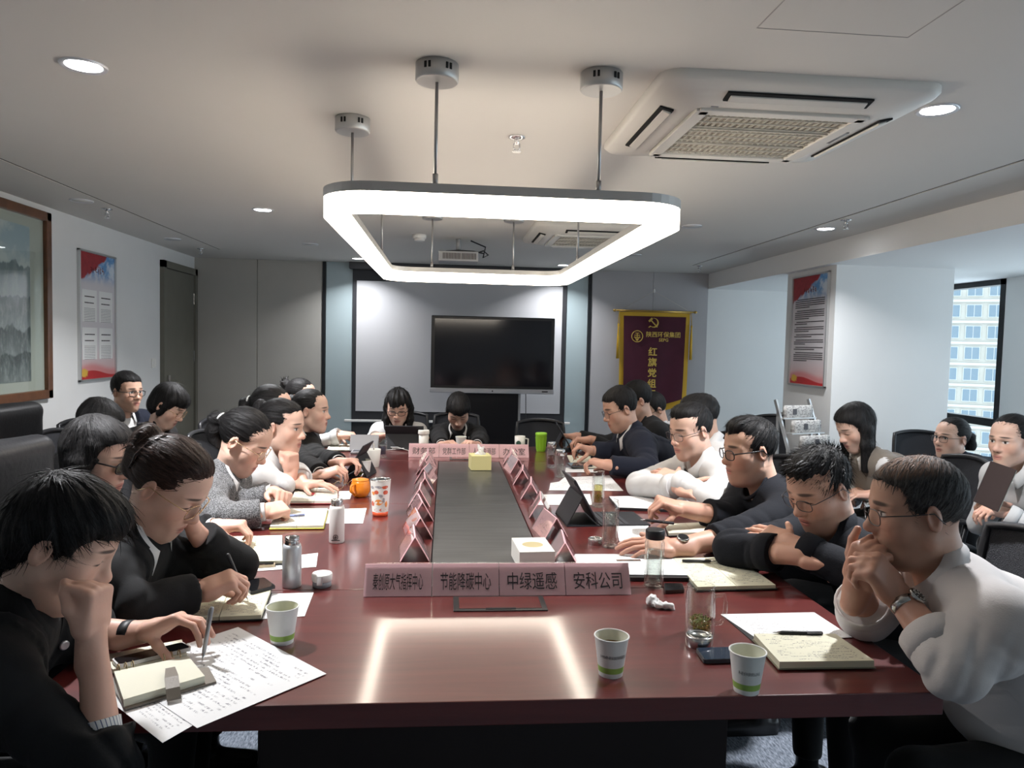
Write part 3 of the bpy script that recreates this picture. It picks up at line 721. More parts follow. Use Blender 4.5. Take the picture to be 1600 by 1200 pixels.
class Field:
    def __init__(s, prims, h, pad=.02):
        lo = np.min([p.lo for p in prims], 0)-pad-2*h; hi = np.max([p.hi for p in prims], 0)+pad+2*h
        s.lo = lo; s.h = h; s.n = np.ceil((hi-lo)/h).astype(int)+1
        s.x = (lo[0]+h*np.arange(s.n[0])).astype(np.float32)[:, None, None]; s.y = (lo[1]+h*np.arange(s.n[1])).astype(np.float32)[None, :, None]; s.z = (lo[2]+h*np.arange(s.n[2])).astype(np.float32)[None, None, :]
        s.F = np.full(s.n, .5, np.float32)
    def sl(s, p, m):
        a = np.clip(np.floor((p.lo-m-s.lo)/s.h).astype(int), 0, s.n); b = np.clip(np.ceil((p.hi+m-s.lo)/s.h).astype(int)+1, 0, s.n)
        return tuple(slice(i, j) for i, j in zip(a, b))
    def ev(s, p, q): return p.fn(s.x[q[0]], s.y[:, q[1]], s.z[:, :, q[2]])
    def add(s, p, k=.01):
        q = s.sl(p, k+3*s.h)
        if any(i.stop <= i.start for i in q): return s
        d = s.ev(p, q); A = s.F[q]
        if k > 0:
            h = np.maximum(k-np.abs(A-d), 0)/k; s.F[q] = np.minimum(A, d)-h*h*k*.25
        else: s.F[q] = np.minimum(A, d)
        return s
    def cut(s, p, k=.005):
        q = s.sl(p, k+3*s.h)
        if any(i.stop <= i.start for i in q): return s
        d = -s.ev(p, q); A = s.F[q]
        if k > 0:
            h = np.maximum(k-np.abs(A-d), 0)/k; s.F[q] = np.maximum(A, d)+h*h*k*.25
        else: s.F[q] = np.maximum(A, d)
        return s
    def near(s, fn, w=None):
        """F += fn(points) near the surface"""
        w = w or 4*s.h
        I = np.nonzero(np.abs(s.F) < w)
        P = np.stack([s.lo[k]+s.h*I[k] for k in range(3)], 1)
        s.F[I] += fn(P).astype(np.float32); return s
    def limit(s, fn):
        """F = max(F, fn) with fn(X,Y,Z) over the whole grid"""
        s.F = np.maximum(s.F, fn(s.x, s.y, s.z).astype(np.float32)); return s
    def nets(s):
        F = s.F; S = F < 0
        A = S[:-1, :-1, :-1]; cnt = np.zeros(A.shape, np.int8)
        for i in (0, 1):
            for j in (0, 1):
                for k in (0, 1): cnt += S[i:S.shape[0]-1+i, j:S.shape[1]-1+j, k:S.shape[2]-1+k]
        act = (cnt > 0) & (cnt < 8); I = np.argwhere(act); n = len(I)
        if n == 0: return np.zeros((0, 3)), np.zeros((0, 4), int)
        idx = np.full(A.shape, -1, np.int64); idx[tuple(I.T)] = np.arange(n)
        C = np.array([(i, j, k) for i in (0, 1) for j in (0, 1) for k in (0, 1)])
        V8 = np.stack([F[I[:, 0]+c[0], I[:, 1]+c[1], I[:, 2]+c[2]] for c in C], 1)
        acc = np.zeros((n, 3)); num = np.zeros(n)
        for a in range(8):
            for b in range(a+1, 8):
                if np.abs(C[a]-C[b]).sum() != 1: continue
                va, vb = V8[:, a], V8[:, b]; m = (va < 0) != (vb < 0); t = np.where(m, va/np.where(m, va-vb, 1), 0)
                acc += np.where(m[:, None], C[a]+t[:, None]*(C[b]-C[a]), 0); num += m
        V = s.lo+s.h*(I+acc/num[:, None]); Q = []
        for ax in range(3):
            sl0 = [slice(None)]*3; sl1 = [slice(None)]*3; sl0[ax] = slice(0, -1); sl1[ax] = slice(1, None)
            a, b = S[tuple(sl0)], S[tuple(sl1)]; E = np.argwhere(a != b); o1, o2 = [(1, 2), (2, 0), (0, 1)][ax]
            E = E[(E[:, o1] > 0) & (E[:, o2] > 0) & (E[:, o1] < S.shape[o1]-1) & (E[:, o2] < S.shape[o2]-1)]
            if len(E) == 0: continue
            def g(d1, d2): e = E.copy(); e[:, o1] -= d1; e[:, o2] -= d2; return idx[tuple(e.T)]
            q = np.stack([g(1, 1), g(0, 1), g(0, 0), g(1, 0)], 1); flip = ~a[tuple(E.T)]; q[flip] = q[flip][:, ::-1]; Q.append(q)
        return V, np.concatenate(Q)
def relax(V, Q, it=2, f=.5):
    for _ in range(it):
        S = np.zeros_like(V); c = np.zeros(len(V))
        for k in range(4):
            a, b = Q[:, k], Q[:, (k+1) % 4]
            for d in range(3): S[:, d] += np.bincount(a, V[b, d], len(V))+np.bincount(b, V[a, d], len(V))
            c += np.bincount(a, minlength=len(V))+np.bincount(b, minlength=len(V))
        V = V+f*(S/np.maximum(c, 1)[:, None]-V)
    return V

# ------------------------------------------------------------------ skin / hair / cloth materials
def skin_mat(name, base, eyes, lip=(.42, .17, .14), male=True):
    m = bpy.data.materials.new(name); m.use_nodes = True; nt = m.node_tree; b = nt.nodes['Principled BSDF']; X = NX(nt)
    hp = X.attr('hp').outputs['Vector']; x, y, z = X.sep(hp); ax = X.m('ABSOLUTE', x)
    front = X.step(y, .035, .06)
    def ellm(cx, cz, rx, rz, ang=0.0, soft=.25, ux=None):
        u = X.m('SUBTRACT', ux or ax, cx); v = X.m('SUBTRACT', z, cz)
        if ang:
            c, s = math.cos(ang), math.sin(ang)
            u, v = X.m('ADD', X.m('MULTIPLY', u, c), X.m('MULTIPLY', v, s)), X.m('SUBTRACT', X.m('MULTIPLY', v, c), X.m('MULTIPLY', u, s))
        d = X.m('SQRT', X.m('ADD', X.m('POWER', X.m('DIVIDE', u, rx), 2), X.m('POWER', X.m('DIVIDE', v, rz), 2)))
        return X.m('MULTIPLY', X.step(d, 1+soft, 1-soft), front)
    n1 = X.noise(X.obj(), 14, 4); n2 = X.noise(X.obj(), 120, 3)
    c = X.mix(X.step(n1, .35, .7), tuple(v*.93 for v in base), tuple(min(1, v*1.06) for v in base))
    # blood in cheeks, nose and ears
    rosy = (base[0]*1.0, base[1]*.80, base[2]*.76)
    c = X.mix(X.m('MULTIPLY', ellm(.043, -.022, .026, .024, soft=.8), .55), c, rosy)
    c = X.mix(X.m('MULTIPLY', ellm(.0, -.026, .016, .014, soft=.8), .5), c, rosy)
    c = X.mix(X.m('MULTIPLY', X.step(ax, .070, .080), .5), c, rosy)
    if male:
        bs = X.m('MULTIPLY', X.step(z, -.045, -.062), X.m('MULTIPLY', front, .25)); c = X.mix(bs, c, tuple(v*.55 for v in base))
    c = X.mix(X.m('MULTIPLY', ellm(0, -.0585, .023, .0065), .85), c, lip)
    c = X.mix(X.m('MULTIPLY', ellm(0, -.0695, .020, .0075), .85), c, tuple(min(1, v*1.12) for v in lip))
    c = X.mix(ellm(0, -.0638, .024, .0014, soft=.4), c, (.10, .03, .03))  # mouth line: shade of the crease between the lips, painted in
    c = X.mix(ellm(.0085, -.0365, .0042, .0022, .3), c, (.08, .03, .025))  # nostrils: shade of the holes painted as dark spots in the skin colour
    bt = .0052 if male else .0036
    c = X.mix(X.m('MULTIPLY', ellm(.034, .0345, .0215, bt, -.10, soft=.45), .88), c, (.022, .016, .013))
    if eyes == 'open':
        c = X.mix(ellm(.0325, .0095, .0150, .0062, .06), c, (.60, .56, .53))
        c = X.mix(ellm(.0325, .0100, .0060, .0064), c, (.018, .011, .009))
        c = X.mix(ellm(.0325, .0155, .0165, .0022, .02, soft=.4), c, (.02, .014, .012))
    else:
        c = X.mix(ellm(.0325, .0050, .0165, .0030, -.05, soft=.4), c, (.022, .015, .013))
    nt.links.new(c, b.inputs['Base Color']); b.inputs['Roughness'].default_value = .48; b.inputs['Specular IOR Level'].default_value = .4
    b.inputs['Subsurface Weight'].default_value = .12; b.inputs['Subsurface Radius'].default_value = (.010, .004, .002); b.inputs['Subsurface Scale'].default_value = .6
    bp = nd(nt, 'ShaderNodeBump'); bp.inputs['Strength'].default_value = .10; bp.inputs['Distance'].default_value = .002
    nt.links.new(n2, bp.inputs['Height']); nt.links.new(bp.outputs[0], b.inputs['Normal'])
    return m
FAIR = (.62, .405, .315); TAN = (.52, .32, .235); RUD = (.46, .27, .195)
SKINS = {}
def skin(tone, eyes, male):
    k = (tone, eyes, male)
    if k not in SKINS: SKINS[k] = skin_mat('skin %s %s %s' % (('fair' if tone == FAIR else 'tan' if tone == TAN else 'ruddy'), eyes, 'm' if male else 'f'), tone, eyes, male=male)
    return SKINS[k]
def hair_mat(name, c0, c1, rough=.34, thin=None):
    """strand streaks follow the 'hs' attribute (laid along the combing direction); thin = skin tone showing through on a sparse crown"""
    m = bpy.data.materials.new(name); m.use_nodes = True; nt = m.node_tree; b = nt.nodes['Principled BSDF']; X = NX(nt)
    hs = X.attr('hs').outputs['Vector']; n1 = X.noise(hs, 5.0, 5, .7); n2 = X.noise(hs, 1.1, 3, .6)
    c = X.mix(X.step(n1, .36, .66), c0, c1)
    if thin:
        hp = X.attr('hp').outputs['Vector']; x, y, z = X.sep(hp)
        w = X.m('MULTIPLY', X.step(z, .085, .118), X.step(y, -.085, -.02)); c = X.mix(X.m('MULTIPLY', w, X.step(n1, .60, .40)), c, thin)
    nt.links.new(c, b.inputs['Base Color']); b.inputs['Roughness'].default_value = rough+.10; b.inputs['Specular IOR Level'].default_value = .18
    bp = nd(nt, 'ShaderNodeBump'); bp.inputs['Strength'].default_value = .75; bp.inputs['Distance'].default_value = .004
    nt.links.new(X.m('ADD', n1, X.m('MULTIPLY', n2, .8)), bp.inputs['Height']); nt.links.new(bp.outputs[0], b.inputs['Normal'])
    return m
HAIRS = {'black': hair_mat('black hair', (.005, .0047, .005), (.018, .0165, .0165), .42), 'brown': hair_mat('dark brown hair', (.012, .007, .006), (.060, .034, .026)),
         'greying': hair_mat('thinning greying hair', (.014, .013, .013), (.085, .08, .078), .5, thin=(.34, .21, .15))}
def cloth_mat(name, col, rough=.85, weave=900, bump=.12, pat=None, sheen=.15):
    m = bpy.data.materials.new(name); m.use_nodes = True; nt = m.node_tree; b = nt.nodes['Principled BSDF']; X = NX(nt)
    o = X.obj(); n1 = X.noise(o, 5, 4); n2 = X.noise(o, weave*.3, 2)
    c = X.mix(X.step(n1, .3, .7), tuple(v*.93 for v in col), tuple(min(1, v*1.05) for v in col))
    if pat == 'tweed':
        t = X.noise(o, 260, 3, .7); c = X.mix(X.step(t, .42, .60), tuple(v*.45 for v in col), tuple(min(1, v*2.0) for v in col))
    if pat == 'stripe':
        s = X.sep(o); w = X.m('FRACT', X.m('MULTIPLY', X.m('ADD', s[1], X.m('MULTIPLY', s[0], .6)), 130)); c = X.mix(X.step(w, .74, .80), c, (.09, .11, .18))
    nt.links.new(c, b.inputs['Base Color']); b.inputs['Roughness'].default_value = rough; b.inputs['Specular IOR Level'].default_value = .25
    b.inputs['Sheen Weight'].default_value = sheen
    bp = nd(nt, 'ShaderNodeBump'); bp.inputs['Strength'].default_value = bump; bp.inputs['Distance'].default_value = .003
    nt.links.new(n2, bp.inputs['Height']); nt.links.new(bp.outputs[0], b.inputs['Normal'])
    return m
CLO = {'black': cloth_mat('black suit cloth', (.0080, .0080, .0088), sheen=.02), 'navy': cloth_mat('navy suit cloth', (.0095, .012, .023), sheen=.02), 'white': cloth_mat('white shirt cotton', (.57, .565, .56), .8),
       'cream': cloth_mat('warm white shirt cotton', (.57, .535, .52), .8), 'tweed': cloth_mat('grey tweed', (.105, .105, .108), .9, pat='tweed'), 'sweater': cloth_mat('dark navy knit', (.0068, .0078, .0115), .9, 500, .25, sheen=.0),
       'stripe': cloth_mat('striped cuff', (.60, .60, .60), .8, pat='stripe'), 'taupe': cloth_mat('taupe knit vest', (.17, .145, .12), .9, 500, .3), 'trousers': cloth_mat('black trousers', (.010, .010, .011))}
LENS = None
def lens_mat():
    m = bpy.data.materials.new('spectacle lens'); m.use_nodes = True; nt = m.node_tree
    for n in list(nt.nodes):
        if n.type != 'OUTPUT_MATERIAL': nt.nodes.remove(n)
    t = nd(nt, 'ShaderNodeBsdfTransparent'); t.inputs[0].default_value = (.96, .97, .98, 1); g = nd(nt, 'ShaderNodeBsdfGlossy'); g.inputs['Roughness'].default_value = .03
    mx = nd(nt, 'ShaderNodeMixShader'); mx.inputs[0].default_value = .07
    nt.links.new(t.outputs[0], mx.inputs[1]); nt.links.new(g.outputs[0], mx.inputs[2]); nt.links.new(mx.outputs[0], nt.nodes['Material Output'].inputs[0])
    return m
LENS = lens_mat()

# ------------------------------------------------------------------ head
def head_mesh(h, male, wide=1.0, neck=.054, nd_=None):
    """head in its own frame (+Y face, +Z up); returns V, Q. nd_ = neck end point in head frame"""
    k = wide; P = []
    A = lambda p, s: P.append((p, s))
    A(ell((0, -.012, .042), (.0765, .096, .086)), 0)
    A(ell((0, .030, .050), (.063, .059, .056)), .03)
    A(ell((0, .028, -.030), (.062*k, .061, .084)), .035)
    jw = .050 if male else .045
    for s in (-1, 1):
        A(cap((s*jw*k, .004, -.058), (s*.014, .060, -.098), .023, .019), .035)
        A(ell((s*.041*k, .055, -.020), (.026, .025, .030)), .03)
    A(ell((0, .071, -.101), (.022*k, .019, .018)), .025)
    if wide > 1.04: A(ell((0, .035, -.105), (.045*k, .04, .026)), .03)
    A(ell((0, .076, -.060), (.033, .021, .030)), .025)
    for s in (-1, 1): A(cap((s*.014, .087, .029), (s*.050, .066, .026), .0095, .008), .018)
    A(cap((0, .086, .022), (0, .105, -.022), .0075, .0105), .016)
    A(ell((0, .107, -.026), (.0125, .0125, .011)), .012)
    for s in (-1, 1): A(ell((s*.0125, .097, -.031), (.0085, .010, .0075)), .008)
    NE = nd_ if nd_ is not None else np.array((0, -.05, -.19))
    f = Field([p for p, _ in P]+[cap((0, -.02, -.05), NE, neck), ell((.085, 0, 0), (.02, .03, .04)), ell((-.085, 0, 0), (.02, .03, .04))], h)
    for p, s in P: f.add(p, s)
    for s in (-1, 1): f.cut(ell((s*.034, .104, .009), (.021, .020, .0125)), .014)
    for s in (-1, 1): f.add(ell((s*.0325, .0715, .0085), (.0165, .0165, .0135)), .006)
    f.add(ell((0, .0915, -.0580), (.0225, .0085, .0065)), .007); f.add(ell((0, .0895, -.0695), (.0190, .0090, .0075)), .007)
    f.cut(cap((-.020, .1005, -.0637), (.020, .1005, -.0637), .0022), .004)
    f.add(cap((0, -.022, -.035), NE, neck*.98, neck*1.06), .03)
    for s in (-1, 1):
        Re = rotz(-s*.38) @ rotx(-.15)
        f.add(ell((s*.0800, -.010, .000), (.0085, .0185, .0315), Re), .008); f.cut(ell((s*.0885, -.004, .003), (.0065, .0105, .019), Re), .004)
    V, Q = f.nets(); V = relax(V, Q, 1, .4)
    return V, Q
HL_M = ((-.13, -.062), (-.06, -.068), (-.030, -.060), (-.024, -.004), (.004, .016), (.012, .004), (.016, -.018), (.030, -.020), (.036, .020), (.052, .056), (.085, .078), (.13, .080))
HL_F = ((-.13, -.072), (-.04, -.075), (-.028, -.03), (-.020, .006), (.004, .026), (.020, .022), (.036, .030), (.052, .058), (.085, .080), (.13, .082))
def hair_mesh(h, style, seed=0, strands=0, down=(0, 0, -1)):
    """hair in head frame -> V,Q, hs (strand coordinate)"""
    rng = random.Random(seed); P = []; A = lambda p, k=.012: P.append((p, k)); hl = HL_F; dn = unit(down); pole = np.array((0, -.05, .125)); amp = .0035; fr = 14; cutpl = None
    base = ell((0, -.014, .043), (.0825, .1025, .0940)) if style in ('bun', 'pony', 'clip', 'messy') else ell((0, -.014, .043), (.0805, .1010, .0925)) if style in ('short', 'spiky') else ell((0, -.014, .044), (.0845, .1045, .0965))
    if style in ('short', 'spiky', 'balding', 'crew'):
        hl = HL_M
        if style == 'balding':
            A(ell((0, -.014, .042), (.0815, .1005, .0905))); A(ell((0, .030, .053), (.066, .0615, .060)), .03); amp = .0015; hl = HL_M[:9]+((.050, .060), (.078, .084), (.13, .090)); pole = np.array((.05, -.06, .11))
        elif style == 'crew': A(ell((0, -.013, .046), (.0825, .1010, .0985))); A(ell((0, .035, .085), (.058, .050, .036)), .02); amp = .0025
        else:
            A(base); A(ell((0, .018, .096), (.060, .064, .042)), .02); A(ell((0, .042, .108), (.044, .026, .018)), .02); amp = .0045; pole = np.array((0, -.075, .11))
            if style == 'spiky':
                for i in range(0):
                    a = rng.uniform(-2.6, 2.6); e = rng.uniform(.25, 1.5)
                    d = np.array((math.sin(a)*math.cos(e), math.cos(a)*math.cos(e), math.sin(e))); c = np.array((0, -.012, .045))+d*np.array((.080, .100, .088))
                    A(cap(c, c+unit(d+np.array((0, .55, .35)))*rng.uniform(.016, .028), .0065, .0015), .008)
    else:
        A(base)
        if style == 'short_f':      # cropped with a long swept fringe
            A(ell((0, .028, .078), (.070, .072, .052)), .02); A(ell((0, -.060, -.01), (.070, .052, .075)), .03)
            for s in (-1, 1): A(cap((s*.064, .030, .062), (s*.074, .022, .026), .020, .012), .02)
            hl = ((-.13, -.085), (-.05, -.088), (-.026, -.07), (-.020, -.006), (.006, .012), (.018, -.020), (.034, -.016), (.042, .024), (.060, .042), (.085, .052), (.13, .048)); amp = .004
            pole = np.array((0, -.07, .115))
        if style == 'bob':
            A(ell((0, .020, .070), (.078, .080, .058)), .02); A(ell((0, -.045, -.015), (.084, .068, .075)), .03)
            for s in (-1, 1): A(cap((s*.070, .03, .06), (s*.078, .012, -.040), .020, .016), .02)
            hl = ((-.13, -.088), (-.04, -.09), (.030, -.075), (.044, -.01), (.060, .034), (.085, .038), (.14, .034)); amp = .0025
        if style in ('bun', 'pony', 'clip', 'messy'):
            pole = np.array((0, -.11, .035)); amp = .002
            if style == 'bun': A(ell((0, -.122, .052), (.038, .034, .038)), .012)
            if style == 'messy':
                A(ell((0, -.125, .075), (.040, .036, .036)), .012)
                for i in range(16):
                    a = rng.uniform(0, 6.28); c = np.array((.03*math.cos(a), -.125, .075+.03*math.sin(a))); A(cap(c, c+np.array((math.cos(a), rng.uniform(-1, .3), math.sin(a)))*.035, .006, .002), .004)
            if style == 'pony':
                A(ell((0, -.115, .030), (.024, .020, .024)), .012); q0 = np.array((0, -.120, .030)); back = unit(np.array((0, -1, 0))+dn*.3); q = [q0, q0+back*.028+dn*.012, q0+back*.036+dn*.06, q0+back*.026+dn*.125, q0+back*.012+dn*.18]; rr = (.022, .028, .030, .025, .010)
                for i in range(4): A(cap(q[i], q[i+1], rr[i], rr[i+1]), .012)
            if style == 'clip':
                A(ell((0, -.118, .070), (.036, .030, .045)), .02); A(ell((0, -.10, .02), (.035, .035, .06)), .03); A(ell((.0, .030, .096), (.055, .042, .026)), .02)
        if style in ('long', 'wavy', 'straight'):
            A(ell((0, .018, .076), (.074, .076, .054)), .02)
            for s in (-1, 1):
                e = -.22 if style != 'wavy' else -.15
                q = [np.array((s*.070, .015, .055)), np.array((s*.082, -.004, -.005))]; q += [q[1]+dn*.085, q[1]+dn*(-e)]; rr = (.024, .026, .028, .020)
                for i in range(3): A(ecap(q[i], q[i+1], (0, 1, 0), rr[i]*1.25, rr[i]*.8, rr[i+1]*1.25, rr[i+1]*.8), .02)
            A(ecap((0, -.055, .02), np.array((0, -.070, .01))+dn*(.21 if style != 'wavy' else .15), (1, 0, 0), .082, .045, .080, .035), .03); amp = .0035 if style != 'wavy' else .009; fr = 9 if style == 'wavy' else 14
            hl = ((-.13, -.30), (.012, -.30), (.028, -.10), (.034, .02), (.050, .056), (.085, .080), (.13, .082))
            if style == 'wavy': hl = ((-.13, -.30), (.02, -.30), (.042, -.10), (.048, .0), (.060, .036), (.085, .044), (.13, .042))
    f = Field([p for p, _ in P], h, .03)
    for p, k in P: f.add(p, k)
    ax = unit(pole-np.array((0, -.012, .04))); e1 = unit(np.cross(ax, (1, .2, .1))); e2 = np.cross(ax, e1)
    def strand(Pt):
        d = Pt-np.array((0, -.012, .03)); a = d @ e1; b = d @ e2; c = d @ ax; rr = np.sqrt(a*a+b*b)+.012
        return np.stack([a/rr*5.0, b/rr*5.0, c*7.0], 1)
    f.near(lambda Pt: amp*vnoise(strand(Pt)*np.array((fr/5., fr/5., .5))+7.3+seed) + amp*.6*vnoise(strand(Pt)*np.array((fr/2.2, fr/2.2, .8))+3.1))
    ys, zs = zip(*hl); sw = .010*(1 if seed % 2 else -1) if style in ('bob', 'short_f', 'wavy', 'spiky', 'short') else .004
    rec = .012 if style in ('short', 'spiky', 'crew', 'balding') else -.012 if style in ('bun', 'pony', 'clip', 'messy') else 0.0
    def lim(X, Y, Z):
        hz = np.interp(Y+0*X, ys, zs); hz = hz+(.0022*np.sin(X*90+seed)+.0012*np.sin(X*210+seed*2)+sw*np.sin(X*22)+rec*(np.abs(X)/.05)**2)*(Y > .04)
        if style in ('long', 'straight', 'wavy'): hz = np.where((np.abs(X) > .064+.5*np.maximum(0, -.02-Z)*0) & (Z < .02), -1.0, hz)
        return (hz-Z)*.8+0*X
    f.limit(lim)
    # hollow where the face and skull sit is not needed: hair shell overlaps the head
    V, Q = f.nets(); V = relax(V, Q, 1, .35); hs = strand(V)
    if strands:
        # loose ribbons of hair laid along the combing direction break up the smooth shell
        n3 = np.cross(V[Q[:, 1]]-V[Q[:, 0]], V[Q[:, 2]]-V[Q[:, 0]]); Nn = np.zeros_like(V)
        for k in range(4):
            for d_ in range(3): Nn[:, d_] += np.bincount(Q[:, k], n3[:, d_], len(V))
        Nn /= np.linalg.norm(Nn, axis=1)[:, None]+1e-9
        out = ((V-np.array((0, -.012, .04)))*Nn).sum(1) > .02
        rs = np.random.RandomState(seed+5); I = rs.choice(np.nonzero(out)[0], strands); P0 = V[I]; n = Nn[I]
        dirv = P0-pole; 
        if style in ('bun', 'pony', 'clip', 'messy'): dirv = -dirv
        if style in ('long', 'straight', 'wavy', 'bob'): dirv = dirv*.4+np.array((0, 0, -.12))*(P0[:, 2:3] < .09)
        if style == 'spiky': dirv = dirv+n*.10+np.array((0, .05, .03))
        t = dirv-n*(dirv*n).sum(1)[:, None]*(.55 if style == 'spiky' else 1); t /= np.linalg.norm(t, axis=1)[:, None]+1e-9
        t += rs.normal(0, .10, t.shape); b_ = np.cross(n, t); b_ /= np.linalg.norm(b_, axis=1)[:, None]+1e-9
        Ls = rs.uniform(.018, .045, (strands, 1))*(.60 if style in ('short', 'spiky', 'crew', 'balding') else 1.1); wd = rs.uniform(.0005, .0013, (strands, 1)); lift = rs.uniform(-.02, .06, (strands, 1)) + (.20 if style == 'spiky' else .10 if style in ('short', 'crew') else 0)
        Vr = []; K = 4
        for j in range(K):
            s_ = Ls*j/(K-1); p = P0+t*s_-n*(s_**2/.19)+n*(lift*s_+.0012); w_ = wd*(1-.85*j/(K-1)); Vr += [p-b_*w_, p+b_*w_]
        Vr = np.stack(Vr, 1); base_i = len(V)+np.arange(strands)*2*K; Qr = np.concatenate([np.stack([base_i+2*j, base_i+2*j+1, base_i+2*j+3, base_i+2*j+2], 1) for j in range(K-1)])
        hv_ = np.repeat(hs[I][:, None, :], 2*K, 1)+rs.normal(0, .25, (strands, 1, 3)); V = np.concatenate([V, Vr.reshape(-1, 3)]); Q = np.concatenate([Q, Qr]); hs = np.concatenate([hs, hv_.reshape(-1, 3)])
    return V, Q, hs

# ------------------------------------------------------------------ hands
FL = ((.042, .026, .021), (.046, .029, .022), (.042, .027, .021), (.033, .020, .018)); FB = ((.0285, .086), (.0095, .090), (-.0100, .087), (-.0285, .079))
HPOSE = {  # per finger (mcp, pip, dip) in degrees, thumb (out, in-curl1, curl2)
    'fist': (((80, 95, 55), (84, 95, 55), (86, 95, 55), (88, 90, 50)), (10, -30, 42, 30)),
    'loose': (((42, 52, 28), (48, 56, 30), (52, 58, 30), (56, 55, 28)), (42, -34, 22, 18)),
    'flat': (((14, 16, 10), (12, 15, 10), (14, 17, 10), (18, 20, 12)), (48, -14, 10, 10)),
    'pen': (((52, 48, 22), (60, 58, 28), (68, 66, 30), (74, 66, 30)), (30, -52, 24, 16)),
    'pinch': (((40, 40, 16), (34, 44, 18), (30, 32, 16), (26, 26, 14)), (30, -58, 12, 12)),
    'clasp': (((70, 62, 32), (72, 62, 32), (74, 62, 32), (74, 58, 30)), (34, -20, 26, 20)),
    'grip': (((46, 44, 26), (50, 46, 26), (54, 46, 26), (58, 46, 26)), (40, -50, 18, 14))}
def hand_prims(wr, fwd, dors, side, pose, sc=1.0):
    """world-space primitives of a hand. side +1: thumb on +X of the local frame (x = fwd x dors * side)"""
    y = unit(fwd); z = unit(np.array(dors)-y*np.dot(dors, y)); x = np.cross(y, z)*side
    T = lambda p: wr+sc*(x*p[0]+y*p[1]+z*p[2])
    Rm = np.stack([x, y, z], 1)
    P = [(rbox(T((0, .050, 0)), np.array((.030, .032, .004))*sc, Rm, .0105*sc), .0), (ecap(T((0, -.055, 0)), T((0, .028, 0)), x, .0265*sc, .020*sc, .029*sc, .017*sc), .02), (ell(T((.026, .030, -.008)), np.array((.017, .028, .015))*sc, Rm), .015), (ell(T((-.024, .030, -.007)), np.array((.014, .028, .013))*sc, Rm), .015)]
    curls, th = HPOSE[pose]; tips = []
    for (bx, by), L, cu, sp in zip(FB, FL, curls, (5, 1, -3, -8)):
        p = np.array((bx, by, 0.)); a = 0; r0 = .0088 if bx > -.02 else .0078
        s = math.radians(sp)
        for i in range(3):
            a += math.radians(cu[i]); d = np.array((math.sin(s)*math.cos(a), math.cos(s)*math.cos(a), -math.sin(a)))
            q = p+d*L[i]; P.append((cap(T(p), T(q), (r0-.0007*i)*sc, (r0-.0007*(i+1))*sc), .0025 if i else .006)); p = q
        tips.append(T(p))
    if pose in ('fist', 'clasp'): P.append((ell(T((0, .078, -.020)), np.array((.034, .022, .016))*sc, Rm), .012))
    o, dn, c1, c2 = [math.radians(v) for v in th]
    p = np.array((.024, .022, -.006)); L = (.042, .034, .026)
    yaw, pit = o+.25, dn
    for i in range(3):
        d = np.array((math.sin(yaw)*math.cos(pit), math.cos(yaw)*math.cos(pit), math.sin(pit)))
        q = p+d*L[i]; P.append((cap(T(p), T(q), (.0125-.0012*i)*sc, (.0115-.0015*i)*sc), .010 if i == 0 else .004)); p = q
        yaw -= (c1, c2, 0)[i]
    return P, T, tips
def run_prims(P, h, extra=None, k0=.01, rl=1):
    f = Field([p for p, _ in P], h)
    for p, k in P: f.add(p, k)
    if extra: extra(f)
    V, Q = f.nets()
    return relax(V, Q, rl, .4), Q
def join(parts):
    Vs, Qs, n = [], [], 0
    for V, Q in parts: Vs.append(V); Qs.append(Q+n); n += len(V)
    return np.concatenate(Vs), np.concatenate(Qs)
def set_vec(me, name, A):
    at = me.attributes.new(name, 'FLOAT_VECTOR', 'POINT'); at.data.foreach_set('vector', np.asarray(A, np.float32).ravel())
def ik(S, Wt, l1, l2, pole):
    d = Wt-S; D = np.linalg.norm(d)
    if D > (l1+l2)*.995: k = D/((l1+l2)*.995); l1 *= k; l2 *= k
    a = (l1*l1-l2*l2+D*D)/(2*D); hgt = math.sqrt(max(1e-6, l1*l1-a*a)); n = d/D
    p = np.array(pole, float); p = p-n*p.dot(n)
    return S+n*a+unit(p)*hgt
def frame_z(fwd, up=(0, 0, 1)):
    f = unit(fwd); r = unit(np.cross(f, up)); u = np.cross(r, f); return np.stack([r, f, u], 1)
# ------------------------------------------------------------------ figure assembly
def fcone(a, b, r1, r2):
    """round at a, cut flat at b"""
    a = np.array(a, float); b = np.array(b, float); ba = b-a; L = np.linalg.norm(ba); n = ba/L; R = max(r1, r2)
    def fn(X, Y, Z):
        x, y, z = X-a[0], Y-a[1], Z-a[2]; s = x*n[0]+y*n[1]+z*n[2]; t = np.clip(s/L, 0, 1)
        c = np.clip(s, 0, L)
        d = np.sqrt((x-c*n[0])**2+(y-c*n[1])**2+(z-c*n[2])**2) if False else np.sqrt(np.maximum((x-np.maximum(s, 0)*n[0])**2+(y-np.maximum(s, 0)*n[1])**2+(z-np.maximum(s, 0)*n[2])**2, 0))
        return np.maximum(d-(r1+(r2-r1)*t), s-L)
    return Pr(fn, np.minimum(a, b)-R, np.maximum(a, b)+R)
PEOPLE = []; I3_ = np.eye(3)
